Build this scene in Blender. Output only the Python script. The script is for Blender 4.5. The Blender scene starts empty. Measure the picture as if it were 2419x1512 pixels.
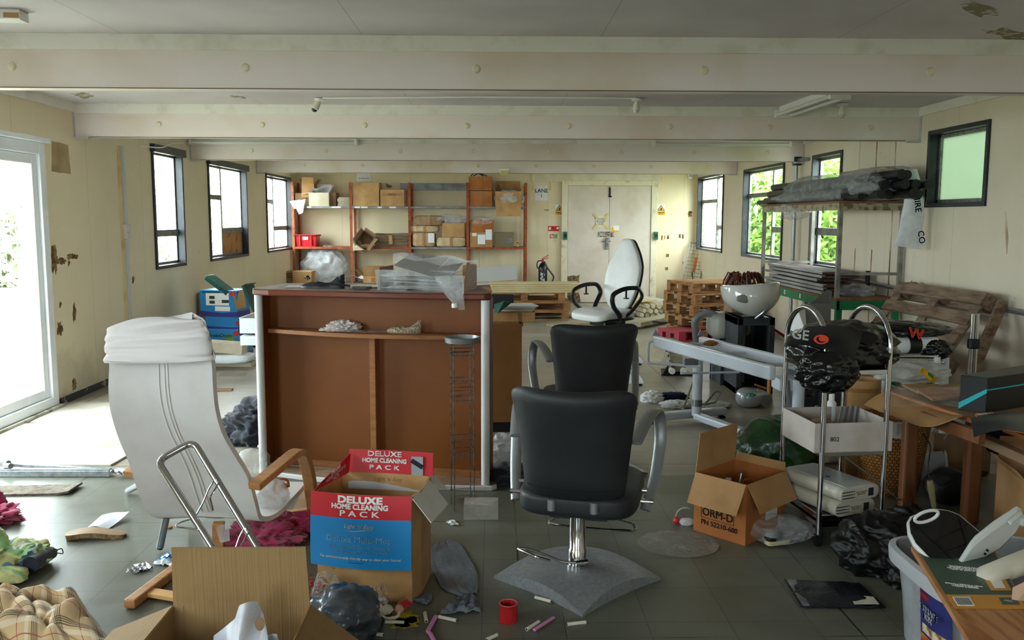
import bpy, bmesh, math, random
from math import sin, cos, pi, atan, radians as R, sqrt
from mathutils import Vector, Matrix, noise as NZ, Euler
random.seed(7)
V = Vector
SC = bpy.context.scene
COL = SC.collection
# ---------- camera (photograph treated as 2419 x 1512) ----------
FPX = 2070.0; CXP, CYP = 1209.5, 756.0; EYE = 1.48
PITCH = atan(239 / FPX); YAW = atan(44 / FPX * cos(PITCH)); ROLL = .0025
cf = V((sin(YAW) * cos(PITCH), cos(YAW) * cos(PITCH), -sin(PITCH)))
cr_ = V((cos(YAW), -sin(YAW), 0)); cu = V((sin(YAW) * sin(PITCH), cos(YAW) * sin(PITCH), cos(PITCH)))
cxr = cr_ * cos(ROLL) + cu * sin(ROLL); cyu = -cr_ * sin(ROLL) + cu * cos(ROLL)
cd = bpy.data.cameras.new('camera'); cd.sensor_width = 36; cd.lens = FPX / 2419 * 36; cd.clip_start = .05; cd.clip_end = 300
cam = bpy.data.objects.new('camera', cd); COL.objects.link(cam)
m3 = Matrix((cxr, cyu, -cf)).transposed(); cam.matrix_world = Matrix.Translation((0, 0, EYE)) @ m3.to_4x4()
SC.camera = cam
def ray(px, py):
    return cf + cxr * ((px - CXP) / FPX) - cyu * ((py - CYP) / FPX)
def G(px, py, z=0.0):
    d = ray(px, py); t = (z - EYE) / d.z; return V((d.x * t, d.y * t, z))
def D(px, py, Y):
    d = ray(px, py); t = Y / d.y; return V((d.x * t, Y, EYE + d.z * t))
def XW(px, py, x):
    d = ray(px, py); t = x / d.x; return V((x, d.y * t, EYE + d.z * t))
# ---------- world, exposure ----------
SC.view_settings.view_transform = 'Standard'; SC.view_settings.look = 'None'
SC.view_settings.exposure = 0.33; SC.view_settings.gamma = 1; SC.view_settings.use_curve_mapping = False
W = bpy.data.worlds.new('overcast_sky'); SC.world = W; W.use_nodes = True
wn = W.node_tree.nodes; wl = W.node_tree.links; wn.clear()
o_ = wn.new('ShaderNodeOutputWorld'); b_ = wn.new('ShaderNodeBackground'); g_ = wn.new('ShaderNodeTexCoord')
s_ = wn.new('ShaderNodeSeparateXYZ'); r_ = wn.new('ShaderNodeValToRGB')
r_.color_ramp.elements[0].position = 0.0; r_.color_ramp.elements[0].color = (.74, .79, .86, 1)
r_.color_ramp.elements[1].position = .7; r_.color_ramp.elements[1].color = (.90, .95, 1, 1)
wl.new(g_.outputs['Generated'], s_.inputs[0]); wl.new(s_.outputs['Z'], r_.inputs[0]); wl.new(r_.outputs[0], b_.inputs[0])
wl.new(b_.outputs[0], o_.inputs[0]); b_.inputs[1].default_value = 20.0
SC.cycles.max_bounces = 10; SC.cycles.diffuse_bounces = 6; SC.cycles.transparent_max_bounces = 16; SC.cycles.glossy_bounces = 4
SC.cycles.transmission_bounces = 6; SC.cycles.caustics_reflective = False; SC.cycles.caustics_refractive = False
SC.cycles.use_denoising = True; SC.cycles.sample_clamp_indirect = 12
LX, RX, BY, FY, CZ = -3.44, 3.57, 15.5, -2.6, 2.41      # walls, ceiling
def portal(name, loc, sx, sy, rot):
    l = bpy.data.lights.new(name, 'AREA'); l.shape = 'RECTANGLE'; l.size = sx; l.size_y = sy
    o = bpy.data.objects.new(name, l); COL.objects.link(o); o.location = loc; o.rotation_euler = rot; l.cycles.is_portal = True
WIN_L = [(9.0, 9.86, .955, 2.19), (10.73, 12.37, .955, 2.17), (13.43, 15.06, .955, 2.16)]
WIN_R = [(6.33, 7.22, 1.58, 2.2), (9.01, 9.85, .955, 2.19), (10.8, 12.55, .955, 2.18), (13.65, 15.36, .955, 2.2)]
DOOR_L = (3.9, 6.82, .03, 2.04)
WIN_N = [(.2, 1.85, .95, 2.15)]                          # left wall window beside the photographer
for (a, b, c, d) in WIN_L + WIN_N + [DOOR_L]: portal('window_portal', (LX - .13, (a + b) / 2, (c + d) / 2), d - c, b - a, (0, -pi / 2, 0))
for (a, b, c, d) in WIN_R: portal('window_portal', (RX + .13, (a + b) / 2, (c + d) / 2), d - c, b - a, (0, pi / 2, 0))
FW = [(-2.6, -.9, .95, 2.1), (1.2, 1.9, .95, 2.1)]
for (a, b, c, d) in FW: portal('window_portal', ((a + b) / 2, FY - .13, (c + d) / 2), b - a, d - c, (pi / 2, 0, 0))
# ---------- material helpers ----------
def C(h):
    h = h.lstrip('#'); v = [int(h[i:i + 2], 16) / 255 for i in (0, 2, 4)]
    return tuple((x / 12.92 if x <= .04045 else ((x + .055) / 1.055) ** 2.4) for x in v) + (1,)
MATS = {}
def nd(nt, t, **k):
    n = nt.nodes.new(t)
    for a, b in k.items():
        if a.startswith('i_'):
            a = a[2:]; a = int(a) if a.isdigit() else a.replace('_', ' '); n.inputs[a].default_value = b
        else: setattr(n, a, b)
    return n
def mixc(nt, fac, a, b, blend='MIX'):
    n = nt.nodes.new('ShaderNodeMix'); n.data_type = 'RGBA'; n.blend_type = blend
    for i, s in ((0, fac), (6, a), (7, b)):
        if hasattr(s, 'links'): nt.links.new(s, n.inputs[i])
        else: n.inputs[i].default_value = s
    return n.outputs[2]
def mth(nt, op, a, b=None):
    n = nt.nodes.new('ShaderNodeMath'); n.operation = op
    for i, s in ((0, a), (1, b)):
        if s is None: continue
        if hasattr(s, 'links'): nt.links.new(s, n.inputs[i])
        else: n.inputs[i].default_value = s
    return n.outputs[0]
def ramp(nt, f, lo, hi, c0=(0, 0, 0, 1), c1=(1, 1, 1, 1)):
    n = nt.nodes.new('ShaderNodeValToRGB'); e = n.color_ramp.elements
    e[0].position = lo; e[0].color = c0; e[1].position = hi; e[1].color = c1; nt.links.new(f, n.inputs[0]); return n.outputs[0]
def nz(nt, scale, detail=4, vec=None, stretch=None, rough=.55):
    tc = nt.nodes.get('TC') or nt.nodes.new('ShaderNodeTexCoord'); tc.name = 'TC'
    src = vec or tc.outputs['Object']
    if stretch:
        mp = nt.nodes.new('ShaderNodeMapping'); mp.inputs['Scale'].default_value = stretch; nt.links.new(src, mp.inputs[0]); src = mp.outputs[0]
    n = nt.nodes.new('ShaderNodeTexNoise'); n.inputs['Scale'].default_value = scale; n.inputs['Detail'].default_value = detail
    n.inputs['Roughness'].default_value = rough; nt.links.new(src, n.inputs['Vector']); return n.outputs['Fac']
def M(name, col, rough=.6, metal=0., col2=None, ns=6, lo=.4, hi=.65, stretch=None, bump=0., bs=60, bstretch=None, alpha=1., trans=0.,
      coat=0., emis=None, spec=.5, sss=0., hook=None, sheen=0., ior=1.45):
    if name in MATS: return MATS[name]
    m = bpy.data.materials.new(name); m.use_nodes = True; nt = m.node_tree; p = nt.nodes['Principled BSDF']; MATS[name] = m
    c = C(col) if isinstance(col, str) else col
    p.inputs['Base Color'].default_value = c; p.inputs['Roughness'].default_value = rough; p.inputs['Metallic'].default_value = metal
    p.inputs['Alpha'].default_value = alpha; p.inputs['Transmission Weight'].default_value = trans; p.inputs['Coat Weight'].default_value = coat
    p.inputs['Specular IOR Level'].default_value = spec; p.inputs['Sheen Weight'].default_value = sheen; p.inputs['IOR'].default_value = ior
    if sss: p.inputs['Subsurface Weight'].default_value = sss; p.inputs['Subsurface Radius'].default_value = (.02, .02, .02)
    out = None
    if col2:
        f = ramp(nt, nz(nt, ns, stretch=stretch), lo, hi); out = mixc(nt, f, c, C(col2)); nt.links.new(out, p.inputs['Base Color'])
    if hook: hook(nt, p, out, c)
    if bump:
        b = nt.nodes.new('ShaderNodeBump'); b.inputs['Strength'].default_value = bump; b.inputs['Distance'].default_value = .01
        nt.links.new(nz(nt, bs, stretch=bstretch), b.inputs['Height']); nt.links.new(b.outputs[0], p.inputs['Normal'])
    if emis: p.inputs['Emission Color'].default_value = C(emis[0]); p.inputs['Emission Strength'].default_value = emis[1]
    return m
def glassmat(name, tint, refl=.08, rough=0.0):
    if name in MATS: return MATS[name]
    m = bpy.data.materials.new(name); m.use_nodes = True; nt = m.node_tree; nt.nodes.clear(); MATS[name] = m
    o = nd(nt, 'ShaderNodeOutputMaterial'); mx = nd(nt, 'ShaderNodeMixShader', i_0=refl); t = nd(nt, 'ShaderNodeBsdfTransparent'); t.inputs[0].default_value = C(tint)
    g = nd(nt, 'ShaderNodeBsdfGlossy'); g.inputs['Roughness'].default_value = rough
    nt.links.new(t.outputs[0], mx.inputs[1]); nt.links.new(g.outputs[0], mx.inputs[2]); nt.links.new(mx.outputs[0], o.inputs[0]); return m
def filmmat(name, tint='#ffffff', opac=.35, rough=.25, body='#e8ebee', bump=.6, bs=30):
    "clear or milky plastic film: part transparent, part glossy and pale"
    if name in MATS: return MATS[name]
    m = bpy.data.materials.new(name); m.use_nodes = True; nt = m.node_tree; p = nt.nodes['Principled BSDF']; MATS[name] = m
    p.inputs['Base Color'].default_value = C(body); p.inputs['Roughness'].default_value = rough
    o = nt.nodes['Material Output']; t = nd(nt, 'ShaderNodeBsdfTransparent'); t.inputs[0].default_value = C(tint); mx = nd(nt, 'ShaderNodeMixShader')
    f = ramp(nt, nz(nt, 9, 5), .35, .7); f2 = mth(nt, 'MULTIPLY_ADD', f, .35); nt.nodes[-1].inputs[2].default_value = opac
    nt.links.new(f2, mx.inputs[0]); nt.links.new(t.outputs[0], mx.inputs[1]); nt.links.new(p.outputs[0], mx.inputs[2]); nt.links.new(mx.outputs[0], o.inputs[0])
    b = nd(nt, 'ShaderNodeBump'); b.inputs['Strength'].default_value = bump; b.inputs['Distance'].default_value = .01
    nt.links.new(nz(nt, bs, 4, rough=.65), b.inputs['Height']); nt.links.new(b.outputs[0], p.inputs['Normal']); return m
# ---------- object helpers ----------
MW = {}
def thing(name, label, cat, loc=(0, 0, 0), rz=0., group=None, rot=None):
    o = bpy.data.objects.new(name, None); COL.objects.link(o); o.empty_display_size = .1
    o.location = loc; e = Euler(rot if rot else (0, 0, rz)); o.rotation_euler = e
    MW[o.name] = Matrix.Translation(V(loc)) @ e.to_matrix().to_4x4()
    o['label'] = label; o['category'] = cat
    if group: o['group'] = group
    return o
class MB:
    def __init__(s): s.b = bmesh.new()
    def quadbox(s, v8):
        vs = [s.b.verts.new(v) for v in v8]
        for f in ((3, 2, 1, 0), (4, 5, 6, 7), (0, 1, 5, 4), (1, 2, 6, 5), (2, 3, 7, 6), (3, 0, 4, 7)): s.b.faces.new([vs[i] for i in f])
        return s
    def box(s, c, d, rot=None):
        x, y, z = d[0] / 2, d[1] / 2, d[2] / 2; m = Euler(rot).to_matrix() if rot else Matrix.Identity(3)
        return s.quadbox([V(c) + m @ V(p) for p in ((-x, -y, -z), (x, -y, -z), (x, y, -z), (-x, y, -z), (-x, -y, z), (x, -y, z), (x, y, z), (-x, y, z))])
    def bb(s, a, b):
        a, b = V(a), V(b); return s.box((a + b) / 2, [abs(q) for q in (b - a)])
    def beam(s, p0, p1, w, h, up=(0, 0, 1)):
        "box section bar from p0 to p1, w across and h along up"
        p0, p1 = V(p0), V(p1); d = (p1 - p0).normalized(); u = V(up)
        if abs(d.dot(u)) > .98: u = V((0, 1, 0))
        r = d.cross(u).normalized(); u = r.cross(d).normalized(); r = r * w / 2; u = u * h / 2
        return s.quadbox([p0 - r - u, p0 + r - u, p1 + r - u, p1 - r - u, p0 - r + u, p0 + r + u, p1 + r + u, p1 - r + u])
    def tube(s, pts, r, seg=8, closed=False, cap=True, flat=None):
        pts = [V(p) for p in pts]; n = len(pts); rad = r if isinstance(r, (list, tuple)) else [r] * n; rings = []; pu = None
        for i, p in enumerate(pts):
            if closed: d = (pts[(i + 1) % n] - pts[i - 1])
            else: d = pts[min(i + 1, n - 1)] - pts[max(i - 1, 0)]
            d = d.normalized() if d.length > 1e-9 else V((0, 0, 1))
            if pu is None:
                pu = V((0, 0, 1)) if abs(d.z) < .9 else V((0, 1, 0))
            u = (pu - d * pu.dot(d))
            u = u.normalized() if u.length > 1e-6 else d.orthogonal().normalized()
            pu = u; w = d.cross(u)
            fx, fy = flat if flat else (1, 1)
            rings.append([s.b.verts.new(p + (u * cos(2 * pi * k / seg) * fx + w * sin(2 * pi * k / seg) * fy) * rad[i]) for k in range(seg)])
        for i in range(n if closed else n - 1):
            a, b = rings[i], rings[(i + 1) % n]
            for k in range(seg): s.b.faces.new((a[k], a[(k + 1) % seg], b[(k + 1) % seg], b[k]))
        if cap and not closed:
            s.b.faces.new(rings[0][::-1]); s.b.faces.new(rings[-1])
        return s
    def cyl(s, p0, p1, r0, r1=None, seg=20): return s.tube([p0, p1], [r0, r0 if r1 is None else r1], seg)
    def lathe(s, prof, c=(0, 0, 0), seg=24, sx=1, sy=1, mat=None, cap=True):
        c = V(c); rings = []
        for (r, z) in prof:
            ring = [V((r * sx * cos(2 * pi * k / seg), r * sy * sin(2 * pi * k / seg), z)) for k in range(seg)]
            rings.append([s.b.verts.new(c + (mat @ q if mat else q)) for q in ring])
        for a, b in zip(rings, rings[1:]):
            for k in range(seg): s.b.faces.new((a[k], a[(k + 1) % seg], b[(k + 1) % seg], b[k]))
        if cap:
            s.b.faces.new(rings[0][::-1]); s.b.faces.new(rings[-1])
        return s
    def prism(s, poly, ext):
        "polygon of 3D points swept by vector ext"
        e = V(ext); a = [s.b.verts.new(V(p)) for p in poly]; b = [s.b.verts.new(V(p) + e) for p in poly]; n = len(poly)
        s.b.faces.new(a[::-1]); s.b.faces.new(b)
        for i in range(n): s.b.faces.new((a[i], a[(i + 1) % n], b[(i + 1) % n], b[i]))
        return s
    def sheet(s, fn, nu, nv, th=0.):
        "grid surface fn(u,v) with u,v in 0..1, given thickness th along its normal"
        P = [[V(fn(i / nu, j / nv)) for j in range(nv + 1)] for i in range(nu + 1)]
        def nrm(i, j):
            a = P[min(i + 1, nu)][j] - P[max(i - 1, 0)][j]; b = P[i][min(j + 1, nv)] - P[i][max(j - 1, 0)]; c = a.cross(b)
            return c.normalized() if c.length > 1e-12 else V((0, 0, 1))
        A = [[s.b.verts.new(P[i][j]) for j in range(nv + 1)] for i in range(nu + 1)]
        for i in range(nu):
            for j in range(nv): s.b.faces.new((A[i][j], A[i + 1][j], A[i + 1][j + 1], A[i][j + 1]))
        if th:
            B = [[s.b.verts.new(P[i][j] - nrm(i, j) * th) for j in range(nv + 1)] for i in range(nu + 1)]
            for i in range(nu):
                for j in range(nv): s.b.faces.new((B[i][j + 1], B[i + 1][j + 1], B[i + 1][j], B[i][j]))
            for i in range(nu):
                s.b.faces.new((B[i][0], B[i + 1][0], A[i + 1][0], A[i][0])); s.b.faces.new((A[i][nv], A[i + 1][nv], B[i + 1][nv], B[i][nv]))
            for j in range(nv):
                s.b.faces.new((A[0][j], A[0][j + 1], B[0][j + 1], B[0][j])); s.b.faces.new((B[nu][j], B[nu][j + 1], A[nu][j + 1], A[nu][j]))
        return s
    def blob(s, c, d, amp=.15, freq=3., seed=0, sub=4, floor=None, ridge=True, sq=1., octv=3):
        "crumpled lump: ellipsoid of half sizes d pushed about by noise, clipped to rest at z=floor"
        r = bmesh.ops.create_icosphere(s.b, subdivisions=sub, radius=1); c = V(c); d = V(d); o = V((seed * 7.3, seed * 3.1, seed * 1.7))
        for v in r['verts']:
            p = v.co.copy()
            if sq != 1: p = V([math.copysign(abs(q) ** sq, q) for q in p])
            f = 0; a = 1; fr = freq
            for k in range(octv):
                n = NZ.noise(V((v.co.x, v.co.y * .6, v.co.z * 1.2)) * fr + o); f += a * ((2.2 * abs(n) ** .8) if ridge == 'c' else (1 - 2 * abs(n)) if ridge else n); a *= .5; fr *= 2.1
            q = c + V((p.x * d.x, p.y * d.y, p.z * d.z)) * (1 + amp * (f - (.5 if ridge else 0)))
            if floor is not None and q.z < floor: q.z = floor + .001 + .004 * (NZ.noise(v.co * 9) + 1) * 0
            v.co = q
        return s
    def xf(s, m): bmesh.ops.transform(s.b, matrix=m, verts=s.b.verts); return s
    def build(s, name, mat, parent=None, world=False, smooth=False, bevel=0., sub=0, label=None, cat=None, group=None, kind=None, origin=None, bseg=2, wn=False, extra=None, ang=40):
        me = bpy.data.meshes.new(name)
        if world and parent is not None:
            p = parent
            while p.parent: p = p.parent
            s.xf(MW[p.name].inverted())
        bmesh.ops.recalc_face_normals(s.b, faces=s.b.faces)
        org = V((0, 0, 0))
        if parent is None and s.b.verts:
            xs = [v.co for v in s.b.verts]
            org = V(((min(q.x for q in xs) + max(q.x for q in xs)) / 2, (min(q.y for q in xs) + max(q.y for q in xs)) / 2, min(q.z for q in xs)))
            if kind == 'structure': org = V((0, 0, 0))
            bmesh.ops.translate(s.b, vec=-org, verts=s.b.verts)
        if smooth:
            for f in s.b.faces: f.smooth = True
            for e in s.b.edges:
                if len(e.link_faces) == 2 and e.calc_face_angle(0) > R(ang): e.smooth = False
        s.b.to_mesh(me); s.b.free()
        o = bpy.data.objects.new(name, me); COL.objects.link(o); o.location = org
        if parent is not None: o.parent = parent
        me.materials.append(mat)
        if bevel:
            md = o.modifiers.new('Bevel', 'BEVEL'); md.width = bevel; md.segments = bseg; md.limit_method = 'ANGLE'; md.angle_limit = R(40)
        if sub:
            md = o.modifiers.new('Subdivision', 'SUBSURF'); md.levels = sub; md.render_levels = sub
        if label: o['label'] = label
        if cat: o['category'] = cat
        if group: o['group'] = group
        if kind: o['kind'] = kind
        return o
def copyt(root, loc, rz, label=None, group=None, rot=None):
    r = root.copy(); COL.objects.link(r); r.location = loc; e = Euler(rot if rot else (0, 0, rz)); r.rotation_euler = e
    MW[r.name] = Matrix.Translation(V(loc)) @ e.to_matrix().to_4x4()
    if label: r['label'] = label
    if group: r['group'] = group
    for ch in list(root.children):
        c = ch.copy(); COL.objects.link(c); c.parent = r
        for g in list(ch.children):
            d = g.copy(); COL.objects.link(d); d.parent = c
    return r
def text(body, mat, parent, loc, size, rot=(0, 0, 0), name='lettering', bold=0., world=False, align='CENTER', sx=1., matrix=None, ext=.0006, spacing=1., shear=0.):
    "flat printed lettering as a thin mesh"
    cu_ = bpy.data.curves.new(name, 'FONT'); cu_.body = body; cu_.size = size; cu_.align_x = align; cu_.align_y = 'CENTER'; cu_.extrude = ext; cu_.space_character = spacing
    cu_.shear = shear; cu_.resolution_u = 3; cu_.space_line = .85
    t = bpy.data.objects.new('tmp', cu_); COL.objects.link(t); dg = bpy.context.evaluated_depsgraph_get(); me = bpy.data.meshes.new_from_object(t.evaluated_get(dg))
    bpy.data.objects.remove(t); bpy.data.curves.remove(cu_)
    if bold:      # heavier strokes: the same outline printed a hair to each side
        b2 = bmesh.new(); b2.from_mesh(me); n0 = b2.verts[:] + b2.edges[:] + b2.faces[:]
        for dx, dy in ((bold, 0), (0, bold), (bold, bold)):
            r = bmesh.ops.duplicate(b2, geom=n0); bmesh.ops.translate(b2, vec=(dx, dy, 0), verts=[g for g in r['geom'] if isinstance(g, bmesh.types.BMVert)])
        b2.to_mesh(me); b2.free()
    mm = matrix or (Matrix.Translation(V(loc)) @ Euler(rot).to_matrix().to_4x4()); me.transform(mm @ Matrix.Diagonal((sx, 1, 1, 1)))
    if world and parent is not None:
        p = parent
        while p.parent: p = p.parent
        me.transform(MW[p.name].inverted())
    me.materials.clear(); me.materials.append(mat); o = bpy.data.objects.new(name, me); COL.objects.link(o); o.parent = parent; return o
def arc(c, r, a0, a1, n, ax=(1, 0, 0), ay=(0, 0, 1)):
    c, ax, ay = V(c), V(ax), V(ay); return [c + ax * r * cos(R(a0 + (a1 - a0) * i / n)) + ay * r * sin(R(a0 + (a1 - a0) * i / n)) for i in range(n + 1)]
def fillet(pts, r, n=5):
    "round the corners of a polyline"
    pts = [V(p) for p in pts]; out = [pts[0]]
    for i in range(1, len(pts) - 1):
        a, b, c = pts[i - 1], pts[i], pts[i + 1]; u, v = (a - b), (c - b); k = min(r, u.length * .49, v.length * .49); p, q = b + u.normalized() * k, b + v.normalized() * k
        for j in range(n + 1):
            t = j / n; out.append(p * (1 - t) ** 2 + b * 2 * t * (1 - t) + q * t * t)
    out.append(pts[-1]); return out
# =============== THE SETTING ===============
def wallhook(seams, axis, base, dirt):
    def h(nt, p, out, c):
        tc = nt.nodes.get('TC') or nt.nodes.new('ShaderNodeTexCoord'); tc.name = 'TC'; sp = nd(nt, 'ShaderNodeSeparateXYZ'); nt.links.new(tc.outputs['Object'], sp.inputs[0])
        co = sp.outputs[axis]
        fr = mth(nt, 'FRACT', mth(nt, 'DIVIDE', mth(nt, 'ADD', co, 50 - seams[1]), seams[0]))
        d = mth(nt, 'ABSOLUTE', mth(nt, 'SUBTRACT', fr, .5)); line = mth(nt, 'GREATER_THAN', d, .5 - .0022 / seams[0])
        lf = mth(nt, 'MULTIPLY', line, mth(nt, 'MULTIPLY', nz(nt, 2.2), .8))
        # large patches, run marks, scuffs
        a = ramp(nt, nz(nt, .9, 5), .42, .75); x = mixc(nt, mth(nt, 'MULTIPLY', a, .5), c, C(dirt))
        run = ramp(nt, nz(nt, 3.5, 4, stretch=(1, 1, .08)), .6, .85); x = mixc(nt, mth(nt, 'MULTIPLY', run, .32), x, C('#8f8163'))
        sp2 = ramp(nt, nz(nt, 26, 2), .74, .78); x = mixc(nt, mth(nt, 'MULTIPLY', sp2, .45), x, C('#6b5c44'))
        x = mixc(nt, lf, x, C('#5d5138')); nt.links.new(x, p.inputs['Base Color'])
        # grime rising off the floor in an irregular band
        gz = mth(nt, 'ADD', sp.outputs['Z'], mth(nt, 'MULTIPLY', nz(nt, 3.), -.9)); gr = ramp(nt, mth(nt, 'ADD', gz, .5), .0, .45, (1, 1, 1, 1), (0, 0, 0, 1))
        x = mixc(nt, mth(nt, 'MULTIPLY', gr, .5), x, C('#77705c')); nt.links.new(x, p.inputs['Base Color'])
    return h
m_wl = M('cream_wall_paint_left', '#e6d8ba', .55, hook=wallhook((1.14, 7.42), 'Y', 0, '#d3c2a2'), bump=.08, bs=25)
m_wb = M('cream_wall_paint_back', '#e8d8b4', .55, hook=wallhook((1.2, .55), 'X', 0, '#cabd98'), bump=.08, bs=25)
m_ceil = M('ceiling_paint', '#d4d0ce', .7, col2='#c2bdb8', ns=1.2, lo=.35, hi=.75, bump=.05, bs=30, hook=None)
m_beam = M('beam_paint', '#e3d8d2', .5, col2='#d8c8b8', ns=.9, lo=.5, hi=.62, bump=.05, bs=8)
m_white = M('white_gloss_paint', '#e6e3da', .4, col2='#cfc9b8', ns=5, lo=.5, hi=.75)
m_rust = M('rusty_iron', '#8a4a2a', .75, col2='#5e3018', ns=14, bump=.2)
m_bframe = M('dark_window_frame', '#20242a', .35, col2='#33373c', ns=9, lo=.55, hi=.7)
m_alu = M('weathered_aluminium', '#8d8d88', .45, .55, col2='#5b5a56', ns=20, lo=.45, hi=.7)
m_glass = glassmat('window_glass', '#f2f7f5', .05)
m_upvc = M('white_upvc', '#e7eaee', .3, col2='#d3d8dc', ns=3, lo=.5, hi=.8)

def wall(name, axis, pos, a0, a1, th, holes, mat, z1=CZ):
    mb = MB(); xs = sorted({a0, a1} | {h[0] for h in holes} | {h[1] for h in holes})
    for i in range(len(xs) - 1):
        u, v = xs[i], xs[i + 1]; hh = sorted([(h[2], h[3]) for h in holes if h[0] <= u + 1e-6 and h[1] >= v - 1e-6]); z = -.05
        segs = []
        for (l, t) in hh: segs.append((z, l)); z = t
        segs.append((z, z1 + .05))
        for (l, t) in segs:
            if t - l < .002: continue
            if axis == 'x': mb.bb((pos, u, l), (pos + th, v, t))
            else: mb.bb((u, pos, l), (v, pos + th, t))
    return mb.build(name, mat, kind='structure')
wall('wall_left', 'x', LX, FY, BY, -.1, WIN_L + WIN_N + [DOOR_L], m_wl)
wall('wall_right', 'x', RX, FY, BY, .1, WIN_R, M('cream_wall_paint_right', '#e2d6c0', .55, hook=wallhook((1.17, 5.3), 'Y', 0, '#c6bb9e'), bump=.08, bs=25))
wall('wall_back', 'y', BY, LX - .1, RX + .1, .1, [], m_wb)
wall('wall_front', 'y', FY, LX - .1, RX + .1, -.1, FW, m_wb)

def floorhook(nt, p, out, c):
    tc = nt.nodes.get('TC') or nt.nodes.new('ShaderNodeTexCoord'); tc.name = 'TC'; sp = nd(nt, 'ShaderNodeSeparateXYZ'); nt.links.new(tc.outputs['Object'], sp.inputs[0])
    x, y = sp.outputs['X'], sp.outputs['Y']
    def grid(co, per, off, w):
        fr = mth(nt, 'FRACT', mth(nt, 'DIVIDE', mth(nt, 'ADD', co, 60.96 - off), per)); return mth(nt, 'GREATER_THAN', mth(nt, 'ABSOLUTE', mth(nt, 'SUBTRACT', fr, .5)), .5 - w / per)
    g0 = G(1138, 1473); T = .3048
    tile = mth(nt, 'MAXIMUM', grid(x, T, g0.x % T, .0014), grid(y, T, g0.y % T, .0014))
    gap = mth(nt, 'MAXIMUM', grid(x, 1.2192, (g0.x + .15) % 1.2192, .004), grid(y, 1.2192, (g0.y - .12) % 1.2192, .004))
    gap = mth(nt, 'MULTIPLY', gap, ramp(nt, nz(nt, 1.7, 2), .45, .6))
    # tile to tile tone
    wn_ = nd(nt, 'ShaderNodeTexWhiteNoise', noise_dimensions='2D'); cmb = nd(nt, 'ShaderNodeCombineXYZ')
    nt.links.new(mth(nt, 'FLOOR', mth(nt, 'DIVIDE', mth(nt, 'ADD', x, 60.96 - g0.x % T), T)), cmb.inputs[0]); nt.links.new(mth(nt, 'FLOOR', mth(nt, 'DIVIDE', mth(nt, 'ADD', y, 60.96 - g0.y % T), T)), cmb.inputs[1]); nt.links.new(cmb.outputs[0], wn_.inputs['Vector'])
    t1 = mixc(nt, mth(nt, 'MULTIPLY', wn_.outputs['Value'], .35), C('#6e6f64'), C('#5c5b4d'))
    t1 = mixc(nt, mth(nt, 'MULTIPLY', ramp(nt, nz(nt, 2.4, 6), .4, .72), .55), t1, C('#4c4839'))
    t1 = mixc(nt, mth(nt, 'MULTIPLY', ramp(nt, nz(nt, 38, 2), .7, .76), .5), t1, C('#4a4438'))
    t1 = mixc(nt, mth(nt, 'MULTIPLY', ramp(nt, nz(nt, 14, 5), .68, .78), .5), t1, C('#a9a596'))
    t1 = mixc(nt, tile, t1, C('#3f3c33')); t1 = mixc(nt, gap, t1, C('#1c1a16'))
    # bare board beyond the tiles
    sh = mth(nt, 'MAXIMUM', grid(x, 2.44, 1.55, .004), grid(y, 1.22, .25, .004))
    b1 = mixc(nt, ramp(nt, nz(nt, 1.1, 6), .35, .7), C('#a59e8f'), C('#83796a')); b1 = mixc(nt, mth(nt, 'MULTIPLY', ramp(nt, nz(nt, 6, 6, stretch=(.4, 2, 1)), .5, .75), .5), b1, C('#6a6154'))
    b1 = mixc(nt, mth(nt, 'MULTIPLY', ramp(nt, nz(nt, 44, 2), .7, .75), .6), b1, C('#4f4a42')); b1 = mixc(nt, sh, b1, C('#3a352d'))
    far = mth(nt, 'GREATER_THAN', mth(nt, 'ADD', y, mth(nt, 'MULTIPLY', nz(nt, 9), .05)), 4.97)
    res = mixc(nt, far, t1, b1); nt.links.new(res, p.inputs['Base Color'])
    rr = ramp(nt, nz(nt, 3, 5), .3, .7, (.285, .285, .285, 1), (.43, .43, .43, 1)); nt.links.new(rr, p.inputs['Roughness'])
m_floor = M('worn_vinyl_tile_floor', '#77776c', .4, hook=floorhook, bump=.04, bs=30, spec=.5)
MB().bb((LX - .1, FY - .1, -.08), (RX + .1, BY + .1, 0)).build('floor', m_floor, kind='structure')
def ceilhook(nt, p, out, c):
    tc = nt.nodes.get('TC') or nt.nodes.new('ShaderNodeTexCoord'); tc.name = 'TC'; sp = nd(nt, 'ShaderNodeSeparateXYZ'); nt.links.new(tc.outputs['Object'], sp.inputs[0])
    fr = mth(nt, 'FRACT', mth(nt, 'DIVIDE', mth(nt, 'ADD', sp.outputs['X'], 61.22 + .45), 1.22)); ln = mth(nt, 'GREATER_THAN', mth(nt, 'ABSOLUTE', mth(nt, 'SUBTRACT', fr, .5)), .4983)
    x = mixc(nt, ramp(nt, nz(nt, 1.1, 3), .4, .7), C('#d6cfd2'), C('#c4bcc0'))
    st = ramp(nt, nz(nt, 1.3, 6, rough=.65), .69, .76); x = mixc(nt, mth(nt, 'MULTIPLY', st, .6), x, C('#8c7a4e'))
    x = mixc(nt, mth(nt, 'MULTIPLY', ln, .5), x, C('#75706a')); nt.links.new(x, p.inputs['Base Color'])
MB().bb((LX - .1, FY - .1, CZ), (RX + .1, BY + .1, CZ + .08)).build('ceiling', M('ceiling_board', '#d4d0ce', .7, hook=ceilhook, bump=.04, bs=30), kind='structure')
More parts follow.
